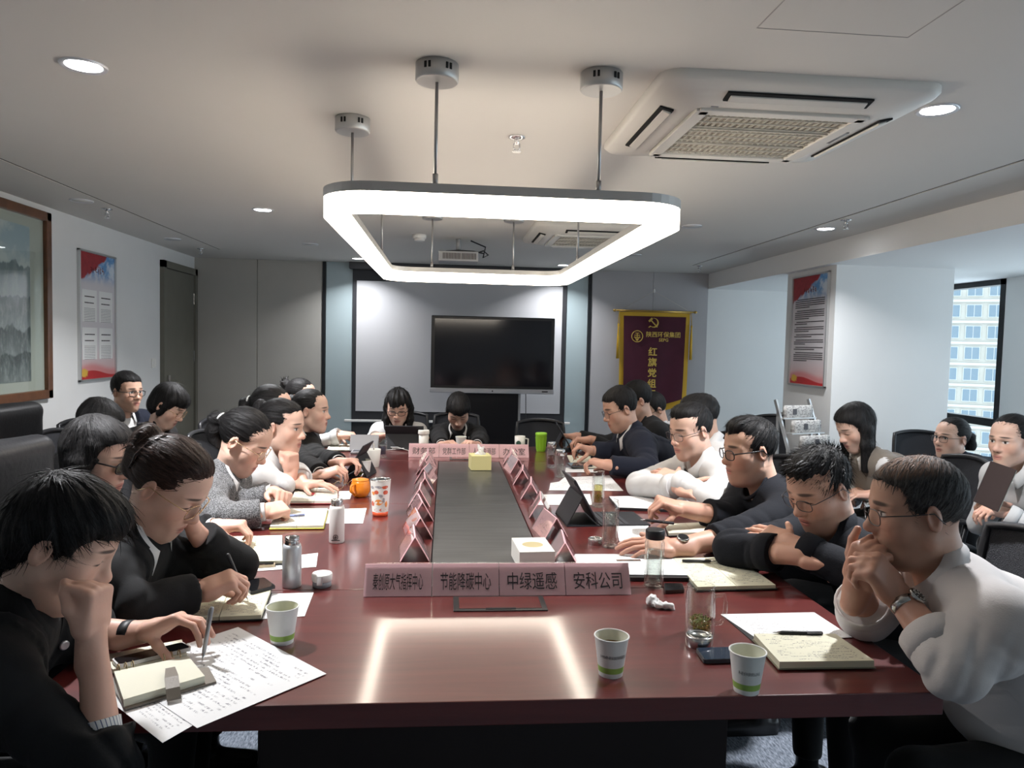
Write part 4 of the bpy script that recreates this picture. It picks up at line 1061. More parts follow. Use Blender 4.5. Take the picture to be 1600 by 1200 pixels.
def person(label, head, face, pitch, torso=None, roll=0, male=False, tone=FAIR, eyes='down', hair=('short', 'black'), glasses=None, top='shirt', col='white', inner='white', arms=None,
           size=1.0, wide=1.0, lod=1, lean=None, seed=0, cuff=None, legs=True, hscale=1.0, thigh=.43):
    hv, bv, cv = ((.0030, .0034, .0064), (.0044, .0048, .0085), (.0060, .0064, .0110))[lod]
    c = np.array(head, float); fh = unit((face[0], face[1], 0)); th = unit((*torso, 0)) if torso is not None else fh
    pr_ = math.radians(pitch); fw = fh*math.cos(pr_)+np.array((0, 0, 1))*math.sin(pr_)
    Rh = frame_z(fw)
    if roll: Rh = Rh @ roty(math.radians(roll))
    T = frame_z(th); lat = T[:, 0]                    # lat = the person's right
    N = c-np.array((0, 0, .150))-th*.050-fh*.02*math.sin(-pr_)
    HZ = .53; dz = N[2]-HZ; Ls = .50 if not male else .54
    ln = lean if lean is not None else math.sqrt(max(.02**2, Ls*Ls-dz*dz))
    Hp = np.array((N[0], N[1], HZ))-th*ln
    root = empty('person', (Hp[0], Hp[1], 0)); tag(root, label, 'person'); O = np.array((Hp[0], Hp[1], 0.))
    up = unit(N-Hp); lp = lambda t, f=0.0: Hp*(1-t)+N*t+th*f
    waist = lp(.36, -.012); chest = lp(.68, -.02); upper = N-up*.045-th*.01
    sw_ = (.178 if male else .152)*size; sr = (.066 if male else .057)*size
    Sh = {s: N-up*.062+lat*s*sw_+th*.008 for s in (1, -1)}
    l1, l2 = (.295, .255) if male else (.270, .235)
    A = {}
    for s, key in ((1, 'R'), (-1, 'L')):
        a = dict((arms or {}).get(key, {}))
        if 'w' not in a: a['w'] = Hp+th*.36+lat*s*.10+np.array((0, 0, .13)); a.setdefault('f', th*.8-lat*s*.5); a.setdefault('d', (0, 0, 1)); a.setdefault('pose', 'loose'); a.setdefault('pole', lat*s*.12-th*.7-np.array((0, 0, .6)))
        a.setdefault('pole', lat*s*.8-th*.3-np.array((0, 0, .8))); a.setdefault('d', (0, 0, 1)); a.setdefault('pose', 'loose'); a.setdefault('sl', .92)
        a['w'] = np.array(a['w'], float); a['e'] = np.array(a['e'], float) if 'e' in a else ik(Sh[s], a['w'], l1, l2, a['pole']); a.setdefault('f', a['w']-a['e']); A[s] = a
        # lift the forearm until it lies on the table instead of in it
        sup = a.setdefault('sup', TZ); r_el = sr*.74+.016; r_wr = (.038 if male else .034)+.012
        if a['sl'] < .6: r_wr = .028
        for _ in range(40):
            low = 0.0; tl_ = 0.0
            for t in np.linspace(0, 1, 15):
                q = a['e']+(a['w']-a['e'])*t; rr = r_el+(r_wr-r_el)*min(1, t/max(.3, a['sl'])) if t <= a['sl'] else (.030 if male else .026)
                if TX0-.02 < q[0] < TX1+.02 and TY0-.02 < q[1] < TY1+.02:
                    g_ = sup-.004-(q[2]-rr*.88)
                    if g_ > low: low = g_; tl_ = t
            if low < .001: break
            a['e'] = a['e']+np.array((0, 0, low*(1-tl_)+.0005)); a['w'] = a['w']+np.array((0, 0, low*tl_+.0005))
    # cloth and flesh flatten where they press on the table top and on the seat cushion
    tabletop = rbox(((TX0+TX1)/2, (TY0+TY1)/2, TZ-.026), ((TX1-TX0)/2-.002, (TY1-TY0)/2-.002, .024), I3_, .002)
    cushion = rbox(Hp*np.array((1, 1, 0))+np.array((0, 0, .33)), (.25, .25, .098), T, .004)
    def trim(f): f.cut(tabletop, .002); f.cut(cushion, .004)
    # ---------- skin: head, neck and bared arms as one mesh
    NL = Rh.T @ (N+up*(-.03)-c)
    V, Q = head_mesh(hv, male, wide, (.056 if male else .047)*size**.5, NL)
    parts = [((V*hscale) @ Rh.T+c, Q)]; hp = [V]
    hands = {}
    for s in (1, -1):
        a = A[s]; k = .045 if male else .035; fv = unit(a['f'])
        for _ in range(14):          # tip the hand up until no finger dips into the table top
            P, TT, tips = hand_prims(a['w'], fv, a['d'], -s, a['pose'], 1.04 if male else .95)
            ctr = TT((0, .09, 0))
            if not (TX0-.05 < ctr[0] < TX1+.05 and TY0-.05 < ctr[1] < TY1+.05): break
            zmin = min(p.lo[2] for p, _k in P[4:])
            if zmin > a['sup']-.003: break
            if fv[2] < .30: fv = unit(fv+np.array((0, 0, .05)))
            else: a['w'] = a['w']+np.array((0, 0, .006))
        P.insert(0, (cap(a['e'], a['w'], k, k*.64), .0)); hands[s] = (TT, tips)
        Vh, Qh = run_prims(P, bv, trim); parts.append((Vh, Qh)); hp.append(np.full_like(Vh, 9.0))
    V, Q = join(parts); me = mesh_np('body', V-O, Q); set_vec(me, 'hp', np.concatenate(hp)); link('body', me, skin(tone, eyes, male), root)
    # ---------- hair
    if hair[0] != 'none':
        V, Q, hs = hair_mesh(hv*1.15, hair[0], seed, (2600, 1300, 500)[lod], Rh.T @ np.array((0, 0, -1.))); me = mesh_np('hair', (V*hscale) @ Rh.T+c-O, Q); set_vec(me, 'hs', hs); set_vec(me, 'hp', V); link('hair', me, HAIRS[hair[1]], root)
    # ---------- clothes
    def torso_prims(off, sleeves=True, sl=None):
        z = size; P = [(ecap(Hp-up*.03, waist, lat, .172*z+off, .128*z+off, .148*z+off, .112*z+off), 0), (ecap(waist, chest, lat, .148*z+off, .112*z+off, .166*z+off, .118*z+off), .06), (ecap(chest, upper, lat, .164*z+off, .112*z+off, .105*z+off, .066+off), .06)]
        for s in (1, -1):
            P.append((cap(upper, Sh[s], sr*1.02+off, sr*.98+off), .05)); P.append((cap(N-up*.008-th*.012, (N+Sh[s])/2-up*.004, .040*z+off, .050*z+off), .04))
        if not male:
            for s in (1, -1): P.append((ell(chest+th*.078+lat*s*.068-up*.02, np.array((.062, .058, .066))*z+off), .06))
        elif size > 1.05: P.append((ell(waist+th*.055, np.array((.14, .12, .14))*z+off), .08))
        if sleeves:
            for s in (1, -1):
                a = A[s]; f_ = a['sl'] if sl is None else sl; end = a['e']+(a['w']-a['e'])*f_
                P.append((cap(Sh[s], a['e'], sr*.98+off, sr*.74+off), .05)); P.append((fcone(a['e'], end, sr*.74+off, (sr*.74*(1-f_)+(.038 if male else .034)*f_)+.004+off), .03))
        return P
    def folds(amp, fq):
        # creases gather at the elbows and armpits and drape down the torso
        sites = []
        for s in (1, -1):
            e_, w_, s_ = A[s]['e'], A[s]['w'], Sh[s]; ax1 = unit(w_-s_); sd = unit(np.cross(e_-s_, w_-e_)+1e-4)
            sites.append((e_, unit(unit(w_-e_)+unit(e_-s_)), sd, 1.0, .011)); sites.append(((s_*.55+e_*.45), unit(e_-s_), sd, .55, .010)); sites.append((e_*.45+w_*.55, unit(w_-e_), sd, .6, .006)); sites.append((s_-up*.09-lat*s*.03, unit(up+lat*s*.8), th, .8, .010))
        sites.append((waist, up, lat, .6, .025))
        def fn(Pt):
            n = vnoise(Pt*7.0+seed*3.7); n2 = vnoise(Pt*17+seed+11.0); out = amp*.30*n+amp*.14*n2
            for k, (e_, a_, sd, g_, fall) in enumerate(sites):
                d = Pt-e_; r2 = (d*d).sum(1); m = r2 < fall*5
                if not m.any(): continue
                dm = d[m]; ph = (dm @ a_)*105+3.6*n[m]+(dm @ sd)*(48 if k % 2 else -42)+k
                cr = (.5+.5*np.sin(ph))**3; out[m] += amp*1.5*g_*(cr-.22)*np.exp(-r2[m]/fall)*np.clip(.55+n2[m]*.9, .1, 1.3)
            return out
        return fn
    tl = np.stack([lat, th, up], 1)
    def garment(nm, P, amp, fq, m, vopen=None, lapel=False, h=cv, post=None):
        f = Field([p for p, _ in P], h, .03)
        for p, k in P: f.add(p, k)
        f.near(folds(amp, fq))
        if vopen:
            b0, w1 = vopen; B = lp(b0); Lz = np.linalg.norm(N-B)
            def loc(X, Y, Z): x, y, z = X-B[0], Y-B[1], Z-B[2]; return tuple(x*tl[0, i]+y*tl[1, i]+z*tl[2, i] for i in range(3))
            if lapel:
                def lp_fn(Pt):
                    x, y, z = loc(*Pt.T); t = np.clip(z/Lz, 0, 1.15); wv = .012+w1*t; band = np.abs(x)-wv
                    lw = .052*np.clip(t*1.5, 0, 1)*np.where(t > .80, np.clip((1.12-t)/.32, .35, 1), 1)
                    return -.0065*((band > -.01) & (band < lw) & (y > .0) & (z > 0) & (z < Lz*1.1))
                f.near(lp_fn, .03)
            def vfn(X, Y, Z):
                x, y, z = loc(X, Y, Z); t = np.clip(z/Lz, -1, 1.3); wv = .012+w1*t
                return np.maximum(np.maximum(np.maximum(np.abs(x)-wv, -z), .012-y), y-(.155+.12*np.clip(.5-t, 0, .3)))     # opens the front only, not an arm held before it
            f.cut(Pr(vfn, B-.45, B+.45), .003)
        if post: post(f)
        trim(f)
        V, Q = f.nets(); V = relax(V, Q, 1, .35); me = mesh_np(nm, V-O, Q); return link(nm, me, m, root)
    def neck_hole(r=.060, depth=.03):
        ctr = N+up*.035+th*.012; return lambda f: f.cut(ell(ctr, (r, r, depth*1.6)), .006)
    def collar(m, open_=.55, rise=.035, drop=.042, rad=.062, tip=.030, name='collar'):
        ax = unit(c-np.array((0, 0, .09))-N+up*.08); n_ = 28; rows = []; base = N+up*.026+th*.006
        fx = unit(th-ax*th.dot(ax)); rx = np.cross(fx, ax)
        k = rad/.062*(1.10 if male else .98)*size**.5; rad = .060*k
        for i in range(n_+1):
            a = -math.pi+open_+(2*math.pi-2*open_)*i/n_          # 0 = nape
            d = -fx*math.cos(a)+rx*math.sin(a); e = abs(a)/math.pi; dn = -.045*max(0, e-.25)*ax
            fl = max(0, (e-.45)/.55); tipv = (fx*.02-ax*tip)*fl**2
            rows.append([base+d*rad*1.03+dn-ax*.012, base+d*rad*.98+ax*rise*(1-.25*e)+dn, base+d*rad*1.05+ax*(rise+.004)*(1-.25*e)+dn, base+d*(rad*1.05+.016)+ax*(rise*.5)*(1-.4*e)+dn+tipv*.5, base+d*(rad*1.05+.026+.012*fl)-ax*(drop-rise)*.9+dn+tipv])
        V = np.array(rows).reshape(-1, 3)-O; Fc = [(i*5+j, i*5+j+1, (i+1)*5+j+1, (i+1)*5+j) for i in range(n_) for j in range(4)]
        mb = MB(); mb.add(V, Fc, 0, True); o = mb.build(name, m, root); sm = o.modifiers.new('thickness', 'SOLIDIFY'); sm.thickness = .0028; sm.offset = 0
        return o
    M_ = CLO[col]
    if top == 'jacket':
        garment('jacket', torso_prims(.012), .0078, 13, M_, (.30, .070 if male else .075), True, post=None)
        I = CLO[inner]; garment('shirt_front', torso_prims(.001, False)[:5]+([] if male else torso_prims(.001, False)[7:]), .004, 16, I, h=cv, post=neck_hole(.058, .05) if inner != 'black' else neck_hole(.06, .06))
        collar(I, .75 if not male else .5, rise=.030)
        jc = collar(M_, 1.25, rise=.022, drop=.05, rad=.071, tip=0, name='jacket_collar')
        if cuff != 'none':
            for s in (1, -1):
                a = A[s]; d = unit(a['w']-a['e']); e_ = a['e']+(a['w']-a['e'])*a['sl']; mb = MB(); rr = (.040 if male else .0355)
                Rm = frame_z((1, .3, .2), d); Rm = np.stack([unit(np.cross(d, (.3, 1, .1))), np.cross(d, unit(np.cross(d, (.3, 1, .1)))), d], 1)
                mb.lathe([(rr*.75, -.03), (rr, -.03), (rr*.97, .016), (rr*.93, .017), (rr*.9, -.01)], e_-O, 20, R=Rm, cap=False); mb.build('shirt_cuff', CLO[cuff or inner], root)
    elif top == 'shirt':
        garment('shirt', torso_prims(.006), .0085, 12, M_, post=neck_hole(.054, .045)); collar(M_, .30 if male else .5)
        mb = MB(); q = [lp(t)+th*0 for t in (.2, .45, .7)]
        for s in (1, -1):
            a = A[s]
            if a['sl'] < .9 or True:
                d = unit(a['w']-a['e']); e_ = a['e']+(a['w']-a['e'])*a['sl']; k = a['sl']; r0 = sr*.74*(1-k)+(.038 if male else .034)*k+.017
                Rm = np.stack([unit(np.cross(d, (.3, 1, .1))), np.cross(d, unit(np.cross(d, (.3, 1, .1)))), d], 1); wd = .050 if k < .9 else .045
                mb = MB(); mb.lathe([(r0*.72, -wd), (r0-.002, -wd), (r0, -wd*.5), (r0-.001, 0), (r0-.004, .003), (r0-.008, 0), (r0*.7, -.02)], e_-O, 22, R=Rm, cap=False); mb.build('cuff', CLO[cuff] if cuff else M_, root)
    elif top == 'sweater':
        garment('sweater', torso_prims(.008), .0075, 12, M_, post=neck_hole(.060, .045))
        ax = unit(up+th*.35); ce_ = N+up*.030+th*.010; e1 = unit(np.cross(ax, (1, 0, 0))); e2 = np.cross(ax, e1); rr = .064*size**.5
        MB().tube([ce_+(e1*math.cos(t)+e2*math.sin(t))*rr-O for t in np.linspace(0, 2*math.pi, 33)[:-1]], .008, 8, closed=True).build('neckband', M_, root)
    elif top == 'vest':
        garment('shirt', torso_prims(.004), .009, 12, CLO[inner], post=neck_hole(.054, .045)); collar(CLO[inner], .5)
        garment('vest', torso_prims(.016, False), .004, 12, M_, (.45, .085))
    # ---------- trousers and shoes
    if legs:
        P = [(ecap(Hp-lat*.02+np.array((0, 0, -.01)), Hp+lat*.02+np.array((0, 0, -.01)), th, .13*size, .115, .13*size, .115), 0)]
        kn = {}
        for s in (1, -1):
            h0 = Hp+lat*s*.085; k_ = Hp+th*thigh+lat*s*(.10 if male else .075); k_[2] = .50; an = k_-th*.02+lat*s*.01; an = np.array((an[0], an[1], .11)); kn[s] = an
            P += [(cap(h0, k_, .085*size, .062), .05), (fcone(k_, an, .060, .046), .03)]
        V, Q = run_prims(P, .012, trim); link('trousers', mesh_np('trousers', V-O, Q), CLO['trousers'], root)
        for s in (1, -1):
            an = kn[s]; a0 = an+np.array((0, 0, -.07))
            V, Q = run_prims([(ecap(a0-th*.05+np.array((0, 0, -.005)), a0+th*.15+np.array((0, 0, -.012)), lat, .038, .034, .040, .022), 0), (cap(an, a0, .036, .036), .02), (rbox(a0+th*.045+np.array((0, 0, -.034)), (.030, .105, .004), T, .006), .01)], .0085)
            link('shoe', mesh_np('shoe', V-O, Q), mat('black shoe leather', (.012, .012, .013), .3), root)
    W_ = lambda p: Rh @ (np.array(p, float)*hscale)+c-O
    if glasses:
        kind = glasses; gm = {'gold': mat('gold spectacle wire', (.60, .42, .24), .25, .9), 'black': mat('black spectacle frame', (.012, .012, .013), .3), 'metal': mat('dark spectacle wire', (.09, .085, .085), .3, .8), 'brow': mat('black spectacle frame', (.012, .012, .013), .3), 'dark': mat('black spectacle frame', (.012, .012, .013), .3)}[kind]
        rt = {'gold': .0011, 'black': .0020, 'metal': .0012, 'brow': .0011, 'dark': .0022}[kind]
        g = MB(); gl = MB(); gw, gh = (.0255, .0185) if kind != 'gold' else (.0245, .0215)
        for s in (1, -1):
            pts = []
            for i in range(24):
                a = 2*math.pi*i/24; ex = 2.0/2.8; ca, sa = math.cos(a), math.sin(a); u = math.copysign(abs(ca)**ex, ca); v = math.copysign(abs(sa)**ex, sa)
                pts.append((s*.0335+gw*u, .1095-.010*abs(u*gw+s*.0335)/.06*1.2, .0030+gh*v))
            g.tube([W_(p) for p in pts], rt, 6, closed=True)
            if kind in ('brow',): g.tube([W_(p) for p in pts[1:12]], .0028, 6)
            gl.add([W_(p) for p in pts], [tuple(range(24))], 0, False)
            g.tube([W_((s*.058, .098, .010)), W_((s*.071, .090, .012)), W_((s*.0815, .04, .012)), W_((s*.0865, -.008, .014)), W_((s*.084, -.03, -.012))], rt*1.15, 6)
        g.tube([W_((-.0095, .1085, .008)), W_((0, .1115, .011)), W_((.0095, .1085, .008))], rt, 6)
        go = g.build('glasses', gm, root); gl.build('lens', LENS if kind != 'dark' else mat('dark lens', (.01, .01, .011), .15), go)
    if hair[0] == 'pony':
        q0 = np.array((0, -.124, .030)); pts = [W_(q0+np.array((.021*math.cos(t), -.004*math.cos(t), .021*math.sin(t)))) for t in np.linspace(0, 2*math.pi, 19)[:-1]]
        MB().tube(pts, .006, 6, closed=True).build('hair_tie', mat('pale hair tie', (.62, .62, .60), .7), root)
    if hair[0] == 'clip' and hair[1] == 'brown':
        MB().tube([W_(q_) for q_ in ((.062, -.085, .010), (.058, -.092, .045), (.046, -.088, .085), (.028, -.070, .122))], [.003, .0055, .0055, .003], 8).build('hair_clip', mat('dark hair clip', (.03, .02, .018), .25, .3), root)
    info = dict(root=root, c=c, Rh=Rh, A=A, N=N, Hp=Hp, th=th, lat=lat, O=O, hands=hands, W=W_)
    PEOPLE.append(info); return info
def wrist_band(p, s, name, m, rr, wd, dial=None, back=.0):
    a = p['A'][s]; d = unit(a['w']-a['e']); ce_ = a['w']-d*(.030+back); z = unit(np.array(a['d'])-d*np.dot(a['d'], d)); x = np.cross(d, z)
    Rm = np.stack([x, z, d], 1); mb = MB(); mb.lathe([(rr-.002, -wd), (rr, -wd*.9), (rr, wd*.9), (rr-.002, wd)], (0, 0, 0), 26, cap=False)
    mb.v = [(v[0]*1.12, v[1]*.92, v[2]) for v in mb.v]; V = np.array(mb.v) @ Rm.T+ce_-p['O']; mb.v = [tuple(v) for v in V]
    o = mb.build(name, m, p['root'])
    if dial:
        R2 = np.stack([x, d, z], 1); t = ce_+z*(rr*.92)-p['O']
        MB().lathe([(.019, 0), (.0205, .002), (.0205, .007), (.0185, .009)], t, 26, R=R2).build('watch_case', dial[0], o)
        MB().lathe([(.0172, .0088), (.0172, .0096)], t, 26, R=R2).build('watch_dial', dial[1], o)
        if len(dial) > 2:
            h_ = MB()
            for k in range(12): an = k*math.pi/6; h_.box(t+R2 @ np.array((.0138*math.sin(an), .0138*math.cos(an), .0098)), (.0010, .0022, .0003), R2 @ rotz(-an))
            for an, L in ((.5, .009), (-.9, .012)): h_.box(t+R2 @ np.array((L/2*math.sin(an), L/2*math.cos(an), .0101)), (.0006, L/2, .0003), R2 @ rotz(-an))
            h_.build('watch_marks', dial[2], o)
    return o

# ------------------------------------------------------------------ the people
Z = np.array((0, 0, 1.0))
L1 = person('woman with cropped black hair in a black suit, fist at her mouth, pen in hand', py(92, 848, 1.50), (1, .22), -30, torso=(1, .30), hair=('short_f', 'black'), top='jacket', col='black', inner='black', cuff='stripe', eyes='down', lod=0, seed=1,
            arms={'R': dict(w=py(143, 992, 1.385), f=(.10, .06, 1), d=(1, -.12, 0), pose='fist', pole=(-.35, -.5, -1), sl=.30),
                  'L': dict(w=pz(222, 988, .805), f=(1, .12, .20), d=(-.15, .25, 1), pose='pinch', pole=(-.45, .02, -.4), sl=.22)})
L2 = person('woman with clipped brown hair and gold glasses in black, writing, hand on cheek', py(260, 761, 1.97), (1, -.12), -36, torso=(1, .02), hair=('clip', 'brown'), glasses='gold', top='jacket', col='black', inner='white', cuff='none', lod=0, seed=2,
            arms={'R': dict(w=pz(312, 942, .79), f=(1, .35, -.06), d=(-.1, -.25, 1), pose='pen', pole=(-.4, -.25, -.4), sl=.93, sup=TZ+.014),
                  'L': dict(w=py(306, 832, 2.06), f=(-.30, -.22, 1), d=(.9, .35, .2), pose='loose', pole=(.3, .5, -1), sl=.88)})
L3 = person('woman with long dark hair and dark glasses seated before the leather chairs', py(150, 716, 2.45), (1, -.08), -16, lean=.03, hair=('straight', 'black'), glasses='dark', top='jacket', col='black', inner='white', lod=1, seed=3,
            arms={'R': dict(w=(-.76, 2.33, .79), f=(1, .3, 0), pole=(-.5, -.05, -.4)), 'L': dict(w=(-.75, 2.50, .79), f=(1, -.1, 0), pole=(-.5, .03, -.4))})
L5 = person('woman in a grey tweed blazer with a ponytail, hands folded on the table', py(380, 690, 3.00), (1, -.12), -32, torso=(1, -.05), hair=('pony', 'black'), glasses='gold', top='jacket', col='tweed', inner='white', lod=0, seed=4,
            arms={'R': dict(w=pz(414, 806, .795), f=(.75, .65, .06), d=(.15, -.4, 1), pose='clasp', pole=(-.5, -.05, -.5), sl=.90), 'L': dict(w=pz(428, 785, .80), f=(.65, -.75, .06), d=(.2, .4, 1), pose='clasp', pole=(-.5, .05, -.5), sl=.90)})
L6 = person('woman in a white shirt with sleeves rolled, hand against her mouth', py(440, 668, 3.48), (1, -.22), -8, torso=(1, -.05), hair=('clip', 'black'), top='shirt', col='white', eyes='open', lod=1, seed=5,
            arms={'R': dict(w=py(456, 738, 3.42), f=(.0, -.05, 1), d=(.85, -.5, 0), pose='fist', pole=(.1, -.02, -1), sl=.30), 'L': dict(w=pz(474, 757, .795), f=(1, -.25, .0), d=(0, 0, 1), pose='flat', sl=.45, sup=TZ+.014)})
L8 = person('woman in a black suit with tied black hair in profile, tapping a tablet', py(486, 643, 4.46), (1, -.10), -4, torso=(1, -.22), hair=('bun', 'black'), top='jacket', col='black', inner='white', eyes='open', lod=1, seed=6,
            arms={'R': dict(w=pz(502, 742, .80), f=(1, .05, .08), d=(0, -.2, 1), pose='grip', pole=(.25, .15, -.7), sl=.90), 'L': dict(w=pz(532, 722, .84), f=(.8, -.35, .15), d=(0, .2, 1), pose='loose', pole=(-.5, .05, -.5), sl=.90)})
L9 = person('woman with a messy bun in white beyond the woman tapping a tablet', py(470, 622, 5.14), (1, -.30), -8, hair=('messy', 'black'), top='shirt', col='white', lod=2, seed=7,
            arms={'R': dict(w=(-.68, 4.90, .79), f=(1, -.1, 0), pole=(-.5, .0, -.5)), 'L': dict(w=(-.70, 5.03, .79), f=(1, -.4, 0), pole=(-.5, .1, -.5))})
E1 = person('woman with wavy shoulder length hair and glasses in a white blouse behind a tablet', py(622, 636, 5.34), (-.02, -1), -24, hair=('wavy', 'black'), glasses='black', top='shirt', col='white', lod=1, seed=8, size=.93,
            arms={'R': dict(w=(-.46, 5.03, .79), f=(.85, -.35, 0), d=(0, 0, 1), pole=(-.5, .3, -.5)), 'L': dict(w=(-.175, 5.04, .79), f=(-.85, -.30, 0), d=(0, 0, 1), pole=(.02, .5, -.5))})
E2 = person('woman in a black suit bowing her head behind the name cards', py(716, 642, 5.28), (0, -1), -44, hair=('short_f', 'black'), top='jacket', col='black', inner='white', lod=1, seed=9, size=.93,
            arms={'R': dict(w=pz(690, 697, .79), f=(.6, -.6, 0), pole=(-.02, .5, -.5)), 'L': dict(w=pz(745, 697, .79), f=(-.6, -.6, 0), pole=(.8, .3, -.5))})
R1 = person('man with thinning grey hair in a white shirt, hands clasped before his chin', py(1432, 800, 1.61), (-1, .26), -8, torso=(-1, .14), male=True, tone=RUD, eyes='open', hair=('balding', 'greying'), glasses='metal', top='shirt', col='cream', lod=0, seed=10, size=1.10, wide=1.06,
            arms={'L': dict(w=py(1403, 930, 1.545), e=(1.045, 1.385, .812), f=(-.62, .12, .75), d=(.45, -.75, .45), pose='clasp', sl=.48), 'R': dict(w=py(1340, 915, 1.62), e=(1.04, 1.70, .805), f=(.10, -.25, 1), d=(-.85, -.4, .2), pose='clasp', sl=.42)})
R2 = person('man with spiky hair and glasses in a black shirt, arms crossed on the table edge', py(1282, 764, 2.17), (-1, -.30), -26, torso=(-1, -.05), male=True, tone=TAN, hair=('spiky', 'black'), glasses='metal', top='shirt', col='sweater', lod=0, seed=11, size=1.06, wide=1.08,
            arms={'R': dict(w=(1.05, 2.06, .850), e=(.93, 2.27, .81), f=(.80, -.58, .04), d=(-.45, -.25, .85), pose='loose', sl=.66), 'L': dict(w=(1.045, 2.12, .868), e=(1.20, 1.93, .81), f=(-.50, .85, .10), d=(-.45, -.15, .9), pose='flat', sl=.84)})
R3 = person('man in a dark navy sweater with a smart watch, pen over a notebook', py(1172, 705, 2.75), (-1, -.10), -8, torso=(-1, -.02), male=True, tone=TAN, hair=('short', 'black'), glasses='black', top='sweater', col='sweater', lod=0, seed=12, size=1.06, wide=1.06,
            arms={'R': dict(w=pz(1062, 812, .80), f=(-1, -.15, .02), d=(0, -.2, 1), pose='pen', pole=(.5, .12, -.4), sl=.42, sup=TZ+.014), 'L': dict(w=pz(1053, 856, .79), f=(-1, .02, -.03), d=(-.05, -.35, 1), pose='flat', pole=(.5, -.10, -.4), sl=.40)})
R4 = person('man in a white shirt and thin-rimmed glasses with his arms crossed', py(1080, 674, 3.31), (-1, -.38), -14, torso=(-1, -.12), male=True, tone=FAIR, hair=('short', 'black'), glasses='metal', top='shirt', col='white', lod=1, seed=13, size=1.02,
            arms={'R': dict(w=(1.03, 3.13, .845), e=(.91, 3.36, .81), f=(.45, -.85, 0), d=(-.6, -.2, .75), pose='flat', sl=.90), 'L': dict(w=(1.02, 3.19, .868), e=(1.14, 3.00, .81), f=(-.40, .85, .10), d=(-.45, -.15, .9), pose='flat', sl=.88)})
R5 = person('man in a dark suit jacket and glasses leaning forward over his notes', py(970, 640, 4.26), (-1, -.12), -20, torso=(-1, .0), male=True, tone=TAN, hair=('crew', 'black'), glasses='metal', top='jacket', col='navy', inner='white', lod=1, seed=14, cuff='none',
            arms={'R': dict(w=pz(925, 712, .80), f=(-1, -.15, .0), d=(0, 0, 1), pose='pen', pole=(.5, .12, -.4), sup=TZ+.012), 'L': dict(w=pz(948, 735, .79), f=(-.8, .5, 0), d=(0, 0, 1), pose='loose', pole=(.5, -.15, -.4))})
R6 = person('man in black mostly hidden behind the man in the suit jacket', py(995, 627, 4.84), (-1, -.05), -14, male=True, tone=TAN, hair=('crew', 'black'), top='sweater', col='black', lod=2, seed=15,
            arms={'R': dict(w=(.90, 4.97, .79), f=(-1, -.2, 0), pole=(.5, .1, -.4)), 'L': dict(w=(.94, 4.68, .79), f=(-1, .15, 0), pole=(.5, -.05, -.4))})
R7 = person('short-haired man with glasses in a white shirt in the row behind, looking down', py(1022, 641, 5.50), (-1, -.20), -26, male=True, tone=TAN, hair=('crew', 'black'), glasses='black', top='shirt', col='white', lod=2, seed=16)
R8 = person('man in a white collar seated just beyond the white-shirted man with crossed arms', py(1094, 654, 3.80), (-1, .05), -18, lean=.14, male=True, tone=TAN, hair=('short', 'black'), top='shirt', col='white', lod=2, seed=17)
S1 = person('woman with long dark hair in a taupe vest, writing on her lap', py(1338, 668, 3.82), (-1, -.10), -28, torso=(-1, -.05), hair=('straight', 'black'), top='vest', col='taupe', inner='white', lod=1, seed=18,
            arms={'R': dict(w=py(1352, 766, 3.86), f=(-1, -.2, -.1), pose='pen', sl=.62), 'L': dict(w=py(1362, 772, 3.68), f=(-1, .2, -.1), pose='flat', sl=.62)})
S2 = person('woman with a ponytail and brow-line glasses in a navy blazer looking ahead', py(1487, 686, 4.22), (-1, -.22), 0, thigh=.40, torso=(-1, -.12), hair=('pony', 'black'), glasses='brow', top='jacket', col='navy', inner='white', eyes='open', lod=1, seed=19)
S3 = person('woman in a white shirt with tied hair holding an open dark notebook', py(1580, 690, 3.34), (-1, -.28), -6, thigh=.40, torso=(-1, -.15), hair=('bun', 'black'), top='shirt', col='white', eyes='open', lod=1, seed=20,
            arms={'R': dict(w=py(1560, 788, 3.36), f=(-1, .1, .15), d=(0, .2, 1), pose='grip', sl=.93), 'L': dict(w=py(1568, 800, 3.20), f=(-1, .1, .1), d=(0, -.2, 1), pose='grip', sl=.93)})
L4 = person('woman with long hair in black on a chair behind, bowing her head', py(152, 664, 3.86), (1, -.05), -34, lean=.12, thigh=.36, hair=('straight', 'black'), top='jacket', col='black', inner='white', lod=1, seed=21)
LM = person('man with glasses and a dark jacket sitting beneath the framed poster', py(198, 613, 5.04), (1, -.55), -4, lean=.06, torso=(1, -.4), male=True, tone=TAN, eyes='open', hair=('crew', 'black'), glasses='black', top='jacket', col='navy', inner='white', lod=1, seed=22, cuff='none')
LB = person('woman with a black bob and glasses in black, head bowed beside the door', py(262, 634, 4.50), (1, -.12), -34, hair=('bob', 'black'), glasses='gold', top='sweater', col='black', lod=1, seed=23)
L7 = person('woman with a high ponytail mostly hidden behind the white-shirted woman', py(424, 641, 3.98), (1, -.05), -10, lean=.12, hair=('pony', 'black'), top='jacket', col='black', inner='white', lod=2, seed=24, arms={'R': dict(w=(-.95, 3.94, .640), f=(.7, .5, -.1), pole=(-.5, -.05, -.5)), 'L': dict(w=(-.95, 4.04, .645), f=(.7, -.5, -.1), pole=(-.5, .05, -.5))})
